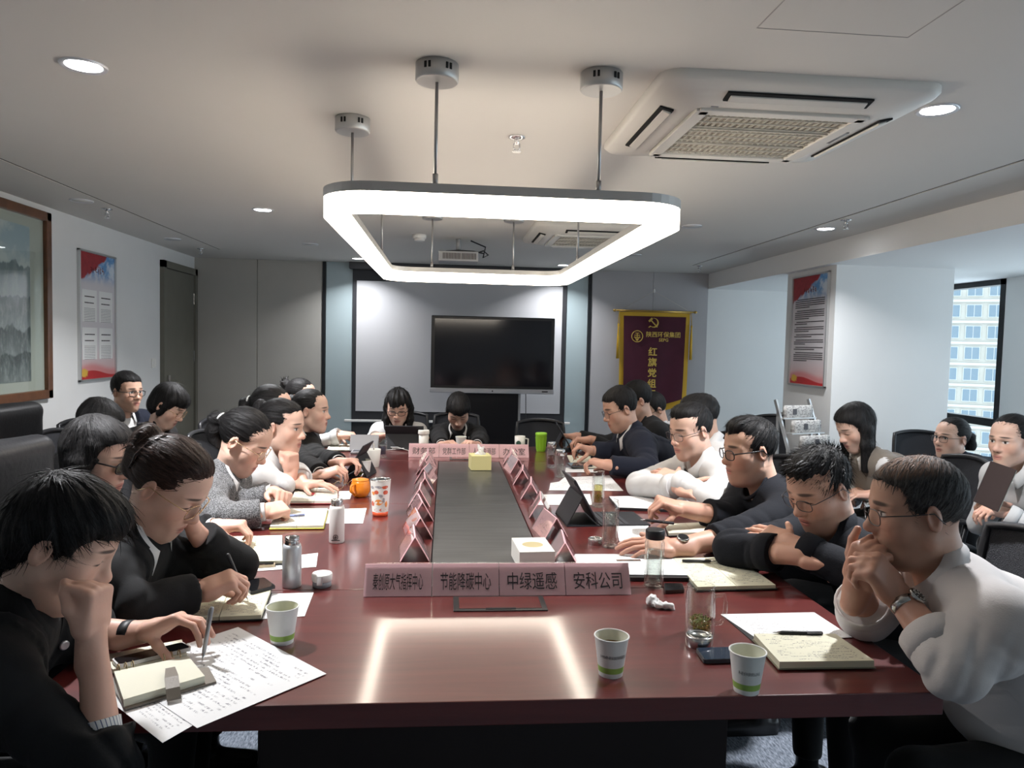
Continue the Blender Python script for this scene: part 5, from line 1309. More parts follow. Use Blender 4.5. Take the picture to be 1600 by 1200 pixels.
# worn things
wrist_band(L1, -1, 'fitness_band', mat('black silicone', (.012, .012, .014), .5), .0285, .011)
wrist_band(R3, -1, 'smart_watch', mat('black silicone', (.012, .012, .014), .5), .031, .011, (mat('watch steel', (.45, .45, .44), .25, 1.0), mat('watch black glass', (.01, .01, .012), .08)))
wrist_band(R1, -1, 'wrist_watch', mat('watch steel', (.45, .45, .44), .25, 1.0), .0325, .010, (mat('watch steel', (.45, .45, .44), .25, 1.0), mat('watch black dial', (.012, .012, .014), .2), mat('watch marks', (.7, .7, .66), .4)))
from mathutils.bvhtree import BVHTree
for p, (u_, v_) in ((L1, (100, 1008)), (E2, (733, 684))):       # pinned where the view ray meets the jacket
    jk = [o for o in p['root'].children if o.name.split('.')[0] == 'jacket'][0].data
    tr = BVHTree.FromPolygons([v.co for v in jk.vertices], [tuple(q.vertices) for q in jk.polygons]); dr = Vector(ray(u_, v_)).normalized()
    hit, nrm, _i, _d = tr.ray_cast(Vector(CAM-p['O']), dr)
    if hit is None: hit, nrm, _i, _d = tr.find_nearest(Vector(p['N']-Z*.15+p['th']*.2-p['O']))
    n_ = unit(nrm); x_ = unit(np.cross(n_, (.1, .2, 1)))
    MB().lathe([(.010, -.002), (.010, .003), (.008, .0045)], np.array(hit), 18, R=np.stack([x_, np.cross(n_, x_), n_], 1)).build('lapel_badge', mat('badge silver', (.5, .5, .52), .35, .6), p['root'])
# ================================================================== CHAIRS
LEA = mat('black leather', (.009, .009, .010), .42, bump=(55, .10), spec=.4); SEATF = mat('black seat fabric', (.012, .013, .016), .8)
def sdf_obj(name, P, h, m, parent, k=None):
    V, Q = run_prims(P, h); return link(name, mesh_np(name, V, Q), m, parent)
I3 = np.eye(3)
def chair_base(r):
    m_ = MB(); m_.lathe([(.028, .10), (.028, .35)], n=14); m_.lathe([(.05, .08), (.045, .11)], n=14); m_.build('gas_column', CHROME, r)
    s = MB(); 
    for k in range(5):
        a = k*2*math.pi/5+.3; d = np.array((math.cos(a), math.sin(a), 0)); MB().tube([d*.03+Z*.10, d*.12+Z*.095, d*.205+Z*.075], [.024, .019, .014], 8).build('base_leg', BLKPL, r)
        MB().lathe([(.012, -.02), (.028, -.018), (.028, .018), (.012, .02)], d*.205+Z*.029, 14, R=rotz(a) @ rotx(math.pi/2)).build('caster', BLKPL, r)
def exec_chair():
    r = empty('executive_chair'); tag(r, 'x', 'chair')
    chair_base(r)
    sdf_obj('seat', [(rbox((0, .0, .372), (.20, .20, .022), I3, .038), 0), (ell((0, .20, .372), (.22, .06, .045)), .04)], .014, LEA, r)
    Rb = rotx(math.radians(-10))
    P = [(rbox((0, -.30, .77), (.185, .006, .285), Rb, .048), 0), (ell((0, -.245, .62), (.17, .035, .10), Rb), .06), (ell((0, -.325, 1.0), (.17, .050, .085), Rb), .06)]
    for s in (-1, 1): P.append((ell((s*.195, -.27, .74), (.035, .045, .22), Rb), .05))
    sdf_obj('backrest', P, .014, LEA, r)
    for s in (-1, 1):
        t = MB().tube([(s*.24, .17, .36), (s*.285, .19, .50), (s*.285, .13, .64), (s*.285, -.12, .65), (s*.27, -.24, .60)], .013, 8).build('armrest', CHROME, r)
        MB().box((s*.285, .0, .665), (.026, .14, .014), bev=.008).build('arm_pad', LEA, t)
    return r
def mesh_chair():
    r = empty('task_chair'); tag(r, 'x', 'chair'); chair_base(r)
    sdf_obj('seat', [(rbox((0, .0, .388), (.175, .19, .012), I3, .03), 0)], .014, SEATF, r)
    V = []; Fc = []; n = 8
    for sgn in (0, 1):
        for j in range(n+1):
            for i in range(n+1):
                u = i/n*2-1; t = j/n; w = .195-.02*t*t-.03*(1-t)**2; V.append((u*w, -.265-.05*t+.045*u*u-sgn*.008, .52+.36*t-.02*u*u*t))
    N1 = (n+1)**2
    for j in range(n):
        for i in range(n): a = j*(n+1)+i; Fc += [(a, a+1, a+n+2, a+n+1), (N1+a+n+1, N1+a+n+2, N1+a+1, N1+a)]
    m_ = MB(); m_.add(V, Fc, 0, True); m_.build('mesh_back', mat('black mesh fabric', (.02, .021, .026), .75, bump=(400, .5)), r)
    e = [V[i] for i in range(n+1)]+[V[(j+1)*(n+1)-1] for j in range(1, n+1)]+[V[n*(n+1)+i] for i in range(n-1, -1, -1)]+[V[j*(n+1)] for j in range(n-1, 0, -1)]
    MB().tube(e, .014, 8, closed=True).build('back_frame', BLKPL, r)
    MB().tube([(0, -.12, .37), (0, -.27, .39), (0, -.315, .58), (0, -.325, .72)], .018, 8).build('back_support', BLKPL, r)
    for s in (-1, 1):
        t = MB().tube([(s*.17, -.02, .37), (s*.209, -.03, .40), (s*.211, -.06, .555)], .0095, 8).build('armrest', BLKPL, r)
        MB().box((s*.211, -.05, .562), (.012, .10, .009), bev=.005).build('arm_pad', BLKPL, t)
    return r
ex0 = exec_chair(); ms0 = mesh_chair(); used = {}
def put_chair(proto, loc, th, label, group=None):
    o = proto if proto.name not in used else copy_tree(proto)
    used[proto.name] = 1; o.location = loc; o.rotation_euler = (0, 0, math.atan2(th[1], th[0])-math.pi/2); o['label'] = label
    if group: o['group'] = group
    return o
for p, d, proto in ((L1, 'under the woman with cropped hair', ms0), (L2, 'under the woman with gold glasses who is writing', ms0), (L3, 'behind the woman with long hair and dark glasses', ex0), (L5, 'under the woman in grey tweed', ms0), (L6, 'under the woman in white with rolled sleeves', ms0), (L8, 'under the woman tapping a tablet', ms0), (L9, 'under the woman with the messy bun', ms0),
                    (E1, 'under the wavy-haired woman in a white blouse', ms0), (E2, 'under the woman bowing her head behind the cards', ms0), (R1, 'under the man with thinning grey hair', ms0), (R2, 'under the spiky-haired man in black', ms0), (R3, 'under the man in the navy sweater', ms0), (R4, 'under the man in white with crossed arms', ms0), (R5, 'under the man in the suit jacket', ms0), (R6, 'under the hidden man in black', ms0),
                    (L4, 'under the bowed long-haired woman behind the table row', ex0), (LM, 'under the man below the framed poster', ms0), (LB, 'under the woman with the black bob', ms0), (L7, 'under the woman with the high ponytail', ms0), (R7, 'under the short-haired man in white in the row behind', ms0), (R8, 'under the man seated behind the crossed-arm man', ms0),
                    (S1, 'under the woman in the taupe vest', ms0), (S2, 'under the woman in the navy blazer', ms0), (S3, 'under the woman holding the dark notebook', ms0)):
    sh = np.array((.0, .06)) if p is L3 else np.array((.0, .0)) if p is L4 else np.zeros(2)
    put_chair(proto, (p['Hp'][0]+sh[0], p['Hp'][1]+sh[1], 0), p['th'], 'black %s swivel chair %s' % ('leather' if proto is ex0 else 'mesh-back', d))
q = py(845, 655, 5.55); put_chair(ms0, (q[0], 5.30, 0), (0, -1), 'empty black chair at the far table end beside the green tumbler')
q = py(1203, 642, 6.2); put_chair(ms0, (q[0], 6.0, 0), (-.3, -1), 'empty black swivel chair behind the newspaper rack')
q = py(1425, 690, 5.12); put_chair(ms0, (q[0], 4.85, 0), (-.2, -1), 'empty black mesh-back chair between the vest and blazer women')
# ================================================================== THINGS ON THE TABLE
def glass_mat(name, tint=(.96, .98, .97)):
    m = bpy.data.materials.new(name); m.use_nodes = True; nt = m.node_tree
    for n in list(nt.nodes):
        if n.type != 'OUTPUT_MATERIAL': nt.nodes.remove(n)
    t = nd(nt, 'ShaderNodeBsdfTransparent'); t.inputs[0].default_value = (*tint, 1); g = nd(nt, 'ShaderNodeBsdfGlossy'); g.inputs['Roughness'].default_value = .03
    lw = nd(nt, 'ShaderNodeLayerWeight'); lw.inputs[0].default_value = .5; X = NX(nt); f = X.m('ADD', .045, X.m('MULTIPLY', X.m('POWER', lw.outputs['Facing'], 2.2), .72))
    mx = nd(nt, 'ShaderNodeMixShader'); nt.links.new(f, mx.inputs[0]); nt.links.new(t.outputs[0], mx.inputs[1]); nt.links.new(g.outputs[0], mx.inputs[2]); nt.links.new(mx.outputs[0], nt.nodes['Material Output'].inputs[0])
    return m
GLASS = glass_mat('clear glass'); WATER = glass_mat('water', (.93, .95, .94)); TEA = glass_mat('pale tea', (.86, .80, .48)); RTEA = glass_mat('red tea', (.55, .16, .06)); BLUEL = glass_mat('blue drink', (.25, .32, .5))
def print_mat(name, paper, ink, rows, kind, rule=None):
    m = bpy.data.materials.new(name); m.use_nodes = True; nt = m.node_tree; b = nt.nodes['Principled BSDF']; X = NX(nt)
    u, v, w = X.sep(X.attr('uvp').outputs['Vector']); c = paper
    r = X.m('MULTIPLY', v, rows); row = X.m('FLOOR', r); fr = X.m('FRACT', r)
    if rule: c = X.mix(X.m('MULTIPLY', X.step(fr, .90, .97), .55), paper, rule)
    if kind != 'blank':
        f1 = {'print': 130, 'hand': 60, 'grid': 90}[kind]
        n = X.noise(X.comb(X.m('MULTIPLY', u, f1), X.m('MULTIPLY', row, 7.31), X.m('MULTIPLY', fr, 2.5 if kind == 'hand' else 1.2)), 1.0, 3, .75)
        big = X.noise(X.comb(X.m('MULTIPLY', u, 5), X.m('MULTIPLY', row, 3.7), 0), 1.0, 1)
        msk = X.m('MULTIPLY', X.m('MULTIPLY', X.step(fr, .22, .34), X.step(fr, .80, .68)), X.m('MULTIPLY', X.step(u, .06, .09), X.step(u, .94, .90)))
        msk = X.m('MULTIPLY', msk, X.m('MULTIPLY', X.step(v, .06, .08), X.step(v, .94, .92)))
        cov = {'print': (.30, .34), 'hand': (.46, .50), 'grid': (.44, .50)}[kind]
        msk = X.m('MULTIPLY', msk, X.step(big, cov[0], cov[1]))
        c = X.mix(X.m('MULTIPLY', msk, X.step(n, .50, .56)), c, ink)
    if hasattr(c, 'is_linked'): nt.links.new(c, b.inputs['Base Color'])
    else: b.inputs['Base Color'].default_value = (*c, 1)
    b.inputs['Roughness'].default_value = .65
    return m
PM = {'print': print_mat('printed sheet', (.70, .70, .70), (.10, .10, .11), 34, 'print'), 'grid': print_mat('table print sheet', (.70, .70, .70), (.20, .20, .22), 26, 'grid'), 'blank': print_mat('blank sheet', (.70, .70, .69), (.1, .1, .1), 10, 'blank'),
      'ruled': print_mat('ruled cream page', (.60, .58, .44), (.06, .06, .08), 20, 'hand', (.45, .46, .42)), 'ruledw': print_mat('ruled pale page', (.64, .63, .54), (.06, .06, .08), 18, 'hand', (.48, .48, .45)), 'page': print_mat('cream page', (.62, .60, .48), (.08, .08, .09), 18, 'blank', (.47, .47, .42))}
def quadprism(name, C, z0, z1, m, parent, O, uv=True):
    C = [np.array(c, float) for c in C]; V = [(c[0]-O[0], c[1]-O[1], z0-O[2]) for c in C]+[(c[0]-O[0], c[1]-O[1], z1-O[2]) for c in C]
    Fc = [(3, 2, 1, 0), (4, 5, 6, 7)]+[(i, (i+1) % 4, 4+(i+1) % 4, 4+i) for i in range(4)]
    a = np.cross(C[1]-C[0], C[2]-C[0])[2]
    if a < 0: Fc = [f[::-1] for f in Fc]
    mb = MB(); mb.add(V, Fc); me = mb.mesh(name, m)
    if uv: set_vec(me, 'uvp', [(0, 1, 0), (1, 1, 0), (1, 0, 0), (0, 0, 0)]*2)
    return link(name, me, None, parent) if parent is not None else link(name, me)
def corners(px4, z): return [pz(u, v, z) for u, v in px4]
LAY = [0]
def sheet(px4, label, style='print', z=None, name='paper_sheet', lift=0.0):
    """px4: text runs from corner 0 to 1, lines go down towards corners 3/2"""
    z = TZ+.0006+.0004*(LAY[0] % 5) if z is None else z; LAY[0] += 1
    C = corners(px4, z); O = np.mean(C, 0); O[2] = z
    o = quadprism(name, C, z, z+.0006, PM[style], None, O); o.location = O; tag(o, label, 'paper'); return o
def shrink(C, k): m = np.mean(C, 0); return [m+(c-m)*k for c in C]
def notebook(px4, label, style='ruled', th=.012, cover=(.02, .02, .022), open_=True, z=None):
    z = TZ+.0030 if z is None else z; C = corners(px4, z+th); O = np.mean(C, 0); O[2] = z
    r = empty('notebook', O); tag(r, label, 'notebook')
    quadprism('cover', shrink(C, 1.03), z, z+.0025, mat('notebook cover %.3f %.3f %.3f' % cover, cover, .5), r, O, False)
    if open_:
        mid0 = (C[0]+C[1])/2; mid1 = (C[3]+C[2])/2; e = (C[1]-C[0])*.004
        for D in ([C[0], mid0-e, mid1-e, C[3]], [mid0+e, C[1], C[2], mid1+e]): quadprism('page_block', D, z+.0025, z+th, PM[style], r, O)
    else: quadprism('page_block', C, z+.0025, z+th, PM[style], r, O)
    return r
def phone(px4, label, body=(.02, .02, .022), th=.008, z=None, scr=(.008, .008, .009)):
    z = TZ+.0015 if z is None else z; C = corners(px4, z+th); O = np.mean(C, 0); O[2] = z; r = empty('smartphone', O); tag(r, label, 'phone')
    ctr = np.mean(C, 0)
    def rounded(k, n=4):
        Q = [ctr+(c-ctr)*k for c in C]; out = []
        for i in range(4):
            a, b, d = Q[i-1], Q[i], Q[(i+1) % 4]; e1, e2 = unit(a-b), unit(d-b); rr = .007
            for j in range(n+1): t = j/n; p = b+e1*rr*(1-t)**2+e2*rr*t**2; out.append(p)
        return out
    P = rounded(1.0); n = len(P); V = [(p[0]-O[0], p[1]-O[1], h) for h in (0, th) for p in P]; Fc = [tuple(range(n))[::-1], tuple(range(n, 2*n))]+[(i, (i+1) % n, n+(i+1) % n, n+i) for i in range(n)]
    if np.cross(C[1]-C[0], C[2]-C[0])[2] < 0: Fc = [f[::-1] for f in Fc]
    MB().add(V, Fc).build('case', mat('phone case %.2f %.2f %.2f' % body, body, .35, .3), r)
    P = rounded(.955); V = [(p[0]-O[0], p[1]-O[1], th+h) for h in (-.0005, .0006) for p in P]; MB().add(V, Fc).build('screen', mat('phone screen %.3f' % scr[0], scr, .06, spec=.6), r)
    return r
def pen(a, b, label, m=None, r=.0045, sup=TZ+.003):
    a = np.array(a, float); b = np.array(b, float); a[2] = max(a[2], sup); b[2] = max(b[2], sup+r); d = unit(b-a); L = np.linalg.norm(b-a); o = empty('pen', a); tag(o, label, 'pen'); m = m or BLKPL
    Rm = np.stack([unit(np.cross(d, (.1, .3, 1))), np.cross(d, unit(np.cross(d, (.1, .3, 1)))), d], 1)
    MB().lathe([(r*.75, .018), (r, .024), (r, L-.004), (r*.8, L)], (0, 0, 0), 12, R=Rm).build('barrel', m, o)
    MB().lathe([(.0004, 0), (.0012, .003), (r*.75, .018)], (0, 0, 0), 12, R=Rm).build('tip', mat('pen steel', (.5, .5, .5), .25, 1.0), o)
    MB().box(Rm @ np.array((r+.0012, 0, L-.022)), (.0008, .0014, .018), Rm).build('clip', mat('pen steel', (.5, .5, .5), .25, 1.0), o)
    return o
def flatpen(p0, p1, label, z, m=None): a = pz(*p0, z); b = pz(*p1, z); return pen(a, b, label, m)
def at(u, v, z=TZ): return pz(u, v, z)
# ---- paper cups
CUPW = mat('paper cup white', (.74, .74, .71), .6); CUPG = mat('paper cup green', (.30, .46, .10), .6); CUPI = mat('paper cup inside', (.66, .66, .55), .6); CUPT = mat('cup print', (.08, .08, .08), .6)
def paper_cup(u, v, label, liquid=None, text=None, rz=0.0, h=.086):
    p = at(u, v); r = empty('paper_cup', (p[0], p[1], TZ)); tag(r, label, 'cup'); rb, rt = .0255, .0365; R_ = lambda z: rb+(rt-rb)*z/h
    MB().lathe([(rb-.003, .003), (rb, 0), (rb, .001), (R_(h*.12), h*.12)], n=32, cap=False).build('foot', CUPW, r)
    MB().lathe([(R_(h*.12), h*.12), (R_(h*.27), h*.27)], n=32, cap=False).build('green_band', CUPG, r)
    MB().lathe([(R_(h*.27), h*.27), (rt, h-.003)], n=32, cap=False).build('wall', CUPW, r)
    MB().tube([(rt*math.cos(a), rt*math.sin(a), h-.002) for a in np.linspace(0, 2*math.pi, 33)[:-1]], .0018, 6, closed=True).build('rim', CUPW, r)
    MB().lathe([(0.0001, .004), (rb-.002, .004), (rt-.0012, h-.003)], n=32, cap=False).build('inside', CUPI, r)
    if liquid: MB().lathe([(.0001, h*.72), (R_(h*.72)-.0014, h*.72)], n=32, cap=False).build('drink', mat('cup drink %.2f' % liquid[0], liquid, .1), r)
    if text:
        n = len(text); sp = .0072
        for i, ch in enumerate(text):
            a = rz-math.pi/2+(i-(n-1)/2)*sp/R_(h*.55); zz = h*.56; Rm = rotz(a+math.pi/2) @ rotx(math.pi/2); d = R_(zz)+.0004
            put_text(ch, r, CUPT, mtx(Rm, (d*math.cos(a), d*math.sin(a), zz)), size=.0088)
    return r
# ---- bottles
STEEL = mat('polished steel', (.55, .55, .55), .2, 1.0)
def thermos(u, v, h, rr, label, m, cap=True, mark=False, neck=True):
    p = at(u, v); r = empty('thermos_bottle', (p[0], p[1], TZ)); tag(r, label, 'bottle'); hb = h*.86 if neck else h
    MB().lathe([(rr*.93, 0), (rr, .004), (rr, hb-.010), (rr*.90, hb)], n=32).build('body', m, r)
    if neck:
        s = MB(); s.lathe([(rr*.78, hb-.001), (rr*.80, hb+.006), (rr*.76, hb+.010), (rr*.76, h-.003), (rr*.72, h), (rr*.62, h), (rr*.62, hb)], n=32, cap=False); s.build('steel_neck', STEEL, r)
        for z in (hb+.012, hb+.018): MB().lathe([(rr*.77, z), (rr*.80, z+.0015), (rr*.77, z+.003)], n=32, cap=False).build('thread', STEEL, r)
    if mark:
        q = MB(); q.tube([(.008*math.cos(a), -rr-.0003, h*.16+.008*math.sin(a)) for a in np.linspace(0, 2*math.pi, 17)[:-1]], .0010, 5, closed=True); q.box((0, -rr-.0002, h*.16), (.001, .0006, .006)); q.box((0, -rr-.0002, h*.155), (.005, .0006, .001)); q.build('logo', BLKPL, r)
        MB().box((0, -rr-.0001, h*.085), (rr*.55, .0005, .0012)).build('small_print', BLKPL, r)
    return r
def glass_bottle(u, v, h, rr, label, capm=None, fill=.7, liquid=None, solids=None, open_=False, caph=.2):
    p = at(u, v); r = empty('glass_bottle', (p[0], p[1], TZ)); tag(r, label, 'bottle'); hb = h*(1-caph) if capm else h
    MB().lathe([(rr*.9, 0), (rr, .003), (rr, hb-.012), (rr*.86, hb-.004), (rr*.86, hb)], n=28, cap=False).build('outer_glass', GLASS, r)
    ri = rr*.78; MB().lathe([(.0001, .016), (ri*.7, .012), (ri, .02), (ri, hb-.012)], n=28, cap=False).build('inner_glass', GLASS, r)
    MB().lathe([(.0001, .001), (rr*.88, .001), (rr*.88, .008), (.0001, .010)], n=28, cap=False).build('glass_foot', GLASS, r)
    if liquid: MB().lathe([(.0001, .018), (ri*.94, .022), (ri*.94, hb*fill), (.0001, hb*fill)], n=28, cap=False).build('drink', liquid, r)
    if solids:
        rng = random.Random(int(u)); s = MB()
        for i in range(solids[1]): a = rng.uniform(0, 6.28); q = ri*.85*math.sqrt(rng.random()); z = .024+rng.random()*solids[2]; d = np.array((rng.uniform(-1, 1), rng.uniform(-1, 1), rng.uniform(-.5, 1)))*.006; c = np.array((q*math.cos(a), q*math.sin(a), z)); s.tube([c-d, c+d*.3+np.array((.001, .001, 0)), c+d], [.0006, .0015, .0005], 5)
        o = s.build('tea_leaves', solids[0], r); o['kind'] = 'stuff'
    if capm: MB().lathe([(rr*.92, hb-.002), (rr*.98, hb), (rr*.98, h-.003), (rr*.9, h)], n=28).build('cap', capm, r)
    else: MB().lathe([(rr*.86, h), (rr*.90, h+.001), (rr*.88, h+.003), (rr*.80, h+.002)], n=28, cap=False).build('rim', GLASS, r)
    return r
def lid(u, v, rr, h, label, m):
    p = at(u, v); r = empty('bottle_lid', (p[0], p[1], TZ)); tag(r, label, 'lid')
    MB().lathe([(rr*.97, 0), (rr, .002), (rr, h-.003), (rr*.95, h), (rr*.86, h), (rr*.84, h-.003), (.0001, h-.0035)], n=28, cap=False).build('shell', m, r)
    MB().lathe([(rr*.70, h-.003), (rr*.72, h-.001), (rr*.66, h-.001)], n=28, cap=False).build('inner_ring', m, r); return r
def tablet(cx, cy, face, w, h, label, tilt=62, kb=False):
    """a tablet leaning in a folded cover; face = horizontal direction its screen looks"""
    f = unit((*face, 0)); r = empty('tablet', (cx, cy, TZ), math.atan2(f[1], f[0])); tag(r, label, 'tablet'); T_ = math.radians(90-tilt)
    R_ = roty(-T_); cen = np.array((-.5*h*math.sin(T_)+.0, 0, .5*h*math.cos(T_)+.0095))
    MB().box(cen, (.004, w/2, h/2), R_, bev=.003).build('case', mat('tablet case', (.012, .013, .017), .6), r)
    MB().box(cen+R_ @ np.array((.0042, 0, 0)), (.0006, w/2-.006, h/2-.006), R_).build('screen', mat('tablet screen', (.03, .032, .036), .1), r)
    top = cen+R_ @ np.array((-.004, 0, .12*h)); foot = np.array((-.62*h, 0, .0065)); d = foot-top; L = np.linalg.norm(d); a = math.atan2(-d[0], -d[2])
    Rk = roty(math.atan2(d[0], d[2])); MB().box((top+foot)/2, (.002, w/2-.002, L/2), Rk).build('stand_flap', mat('tablet case', (.012, .013, .017), .6), r)
    MB().box((-.30*h, 0, .002), (.33*h, w/2, .002)).build('base_flap', mat('tablet case', (.012, .013, .017), .6), r)
    MB().box(cen+R_ @ np.array((-.0048, -w*.38, h*.40)), (.001, .008, .008), R_).build('camera_bump', BLKPL, r)
    if kb:
        k = MB(); k.box((.11, 0, .003), (.10, w/2, .003)); o = k.build('keyboard', mat('tablet case', (.012, .013, .017), .6), r); q = MB()
        for i in range(5):
            for j in range(12): q.box((.03+i*.022, (j-5.5)*w/12.5, .007), (.008, w/31, .001))
        o2 = q.build('keys', mat('keys', (.05, .052, .06), .6), r); o2['kind'] = 'stuff'
    return r
# ------------------------------------------------------------------ name cards
PINK = mat('pink card', (.84, .49, .53), .55); CARDTX = mat('card lettering', (.035, .012, .016), .6)
PSCR = nodes_mat('pink card scribbled', lambda nt: (lambda X: (lambda g: X.mix(X.m('MULTIPLY', X.step(X.noise(X.comb(X.m('MULTIPLY', g[0], 150), 3.0, X.m('MULTIPLY', g[2], 90)), 1.0, 3, .7), .55, .60), X.m('MULTIPLY', X.m('MULTIPLY', X.step(g[2], .022, .028), X.step(g[2], .056, .050)), X.step(X.m('ABSOLUTE', g[0]), .062, .055))), (.84, .49, .53), (.05, .015, .02)))(X.sep(X.obj())))(NX(nt)), .55)
def name_card(x, y, rz, label, text=None, w=.184, xs=1.0, sz=.04, group=None, z=TZ+.0013):
    r = empty('name_card', (x, y, z), rz); tag(r, label, 'name card', group); h, b = .077, .046; m = PINK if text else PSCR
    for s, nm in ((-1, 'front_face'), (1, 'back_face')):
        V = [(-w/2, s*b, 0), (w/2, s*b, 0), (w/2, s*.0012, h), (-w/2, s*.0012, h)]; n = unit((0, s*h, b)); t = .0016
        V2 = [tuple(np.array(v)-n*t) for v in V]; Fc = [(0, 1, 2, 3), (7, 6, 5, 4)]+[(i, 4+i, 4+(i+1) % 4, (i+1) % 4) for i in range(4)]
        if s > 0: Fc = [f[::-1] for f in Fc]
        MB().add(V+V2, Fc).build(nm, m, r)
        V = [tuple(np.array(v)+n*.0024) for v in V]; V2 = [tuple(np.array(v)+n*.0034-n*.0024) for v in V]
        V2 = [tuple(np.array(v)+n*.0012) for v in V]
        V = [(v[0]*1.012, v[1], v[2]) for v in V]; V2 = [(v[0]*1.012, v[1], v[2]) for v in V2]; MB().add(V+V2, [f[::-1] for f in Fc]).build('acrylic_sleeve', GLASS, r)
        if text:
            tilt = math.atan2(b, h); Rm = rotx(math.pi/2-tilt) if s < 0 else rotz(math.pi) @ rotx(math.pi/2-tilt); c = np.array((0, s*b*.55, h*.45))+n*.0013
            put_text(text, r, CARDTX, mtx(Rm, c), size=sz, xs=xs, bold=.0001)
    return r
for i, (t, xs, sz, e) in enumerate((('秦创原大气指挥中心', .31, .050, 'nine dark characters, beside the white flip-top lid'), ('节能降碳中心', .46, .052, 'six dark characters, over the cable port'), ('中绿遥感', .70, .052, 'four dark characters, before the white tissue box'), ('安科公司', .70, .052, 'four dark characters, beside the black folder'))):
    name_card(-.217+.188*(i+.5), 2.060, 0, 'pink tent card lettered with '+e, t, .186, xs, sz)
for i, (t, xs, sz, e) in enumerate((('财务部', .95, .050, 'three characters, beside the coiled white cable'), ('党群工作部', .58, .050, 'five characters, before the bowed woman'), ('人力资源部', .58, .050, 'five characters, partly behind the yellow tissue box'), ('办公室', .95, .050, 'three characters, near the lime green tumbler'))):
    name_card(-.222+.1865*(i+.5), 4.57, 0, 'pink tent card lettered with '+e, t, .184, xs, sz)
rng = random.Random(5); YL = [2.34+.262*i for i in range(8)]; YR = [2.27, 2.60, 2.93, 3.28, 3.63, 3.97, 4.26]
for ys_, x0, sd in ((YL, -.098, 'women'), (YR, .398, 'men')):
    for i, y in enumerate(ys_):
        name_card(x0+rng.uniform(-.006, .006), y+.09, math.pi/2+rng.uniform(-.16, .16), '%s pink side card from the near lettered cards, between the grey inlay and the %s' % (('first', 'second', 'third', 'fourth', 'fifth', 'sixth', 'seventh', 'eighth')[i], sd), None, .178, group='side name cards facing the %s' % sd)
# ------------------------------------------------------------------ tissue boxes
def tissue_box(near, w, d, rz, h, label, m, tissue, emblem=None):
    q = pz(*near, TZ); R_ = rotz(rz); O = q+R_ @ np.array((0, d/2, 0)); C = [O+R_ @ np.array((x*w/2, y*d/2, 0)) for x, y in ((-1, 1), (1, 1), (1, -1), (-1, -1))]; r = empty('tissue_box', O); tag(r, label, 'tissue box')
    quadprism('carton', C, TZ+.0008, TZ+h, m, r, O, False)
    if emblem: MB().lathe([(.0001, h+.0004), (.032, h+.0004), (.034, h)], (0, 0, 0), 28, cap=False).build('gold_emblem', emblem, r)
    if tissue:
        P = [(cap((0, 0, h), (.006, 0, h+.025), .018, .010), 0), (cap((.006, 0, h+.02), (-.012, .01, h+.055), .012, .003), .01), (cap((.004, 0, h+.02), (.022, -.006, h+.045), .010, .003), .01), (ell((0, 0, h), (.03, .012, .012)), .012)]
        f = Field([p for p, _ in P], .0028)
        for p, k in P: f.add(p, k)
        f.near(lambda Q: .004*vnoise(Q*160)+.003*vnoise(Q*70)); V, Q = f.nets(); link('tissue', mesh_np('tissue', V, Q), mat('tissue white', (.74, .74, .73), .8), r)
    return r
tissue_box((752, 735), .112, .125, .10, .080, 'pale yellow tissue box with a tissue pulled up on the grey inlay', mat('yellow carton', (.62, .57, .27), .6), True)
tissue_box((839, 892), .112, .17, .06, .06, 'flat white tissue box with a gold emblem behind the near name cards', mat('white carton', (.70, .69, .64), .6), False, mat('gold emblem print', (.52, .44, .24), .45, .3))
# ------------------------------------------------------------------ the women's side
sheet([(372, 980), (510, 1053), (308, 1138), (170, 1046)], 'printed sheet with red and black notes under the ring binder', 'grid', TZ+.0022)
sheet([(288, 1012), (398, 1078), (254, 1161), (150, 1078)], 'printed sheet hanging over the table edge below the ring binder', 'grid', TZ+.0010)
TAUPE = (.16, .135, .105)
C = corners([(168, 1062), (326, 1045), (338, 1067), (196, 1110)], TZ+.004); O = np.mean(C, 0); O[2] = TZ
r = empty('ring_binder', O); tag(r, 'taupe leather ring binder with cream pages and a strap', 'notebook')
quadprism('back_cover', C, TZ+.0035, TZ+.0075, mat('taupe leather', TAUPE, .5, bump=(200, .1)), r, O, False)
quadprism('page_block', corners([(178, 1049), (294, 1025), (320, 1056), (193, 1093)], TZ+.022), TZ+.0075, TZ+.022, PM['page'], r, O)
quadprism('left_pages', corners([(160, 1024), (284, 999), (292, 1022), (176, 1046)], TZ+.012), TZ+.0035, TZ+.012, PM['page'], r, O)
a_, b_ = pz(182, 1047, TZ+.02), pz(288, 1022, TZ+.02)
for k in (.03, .13, .23, .68, .80, .92):
    c = a_+(b_-a_)*k-O; d = unit(np.cross(unit(b_-a_), (0, 0, 1))); MB().tube([c+(d*math.cos(t)+Z*math.sin(t))*.011 for t in np.linspace(-.3, math.pi+.3, 12)], .0015, 6).build('ring', mat('ring brass', (.5, .42, .25), .25, 1.0), r)
s_ = [pz(266, 1046, TZ+.026), pz(268, 1060, TZ+.028), pz(270, 1078, TZ+.022), pz(272, 1094, TZ+.008)]; mb = MB(); d = unit(s_[0]*0+pz(285, 1060, TZ)-pz(265, 1064, TZ)); V = []; wd = (.009, .0125, .0125, .0125)
for p, w_ in zip(s_, wd): V += [p-d*w_-O, p+d*w_-O, p-d*w_-O+Z*.004, p+d*w_-O+Z*.004]
Fc = []
for i in range(3): k = 4*i; Fc += [(k, k+1, k+5, k+4), (k+2, k+6, k+7, k+3), (k, k+4, k+6, k+2), (k+1, k+3, k+7, k+5)]
Fc += [(0, 2, 3, 1), (12, 13, 15, 14)]
mb.add(V, Fc).build('strap', mat('taupe leather', TAUPE, .5), r)
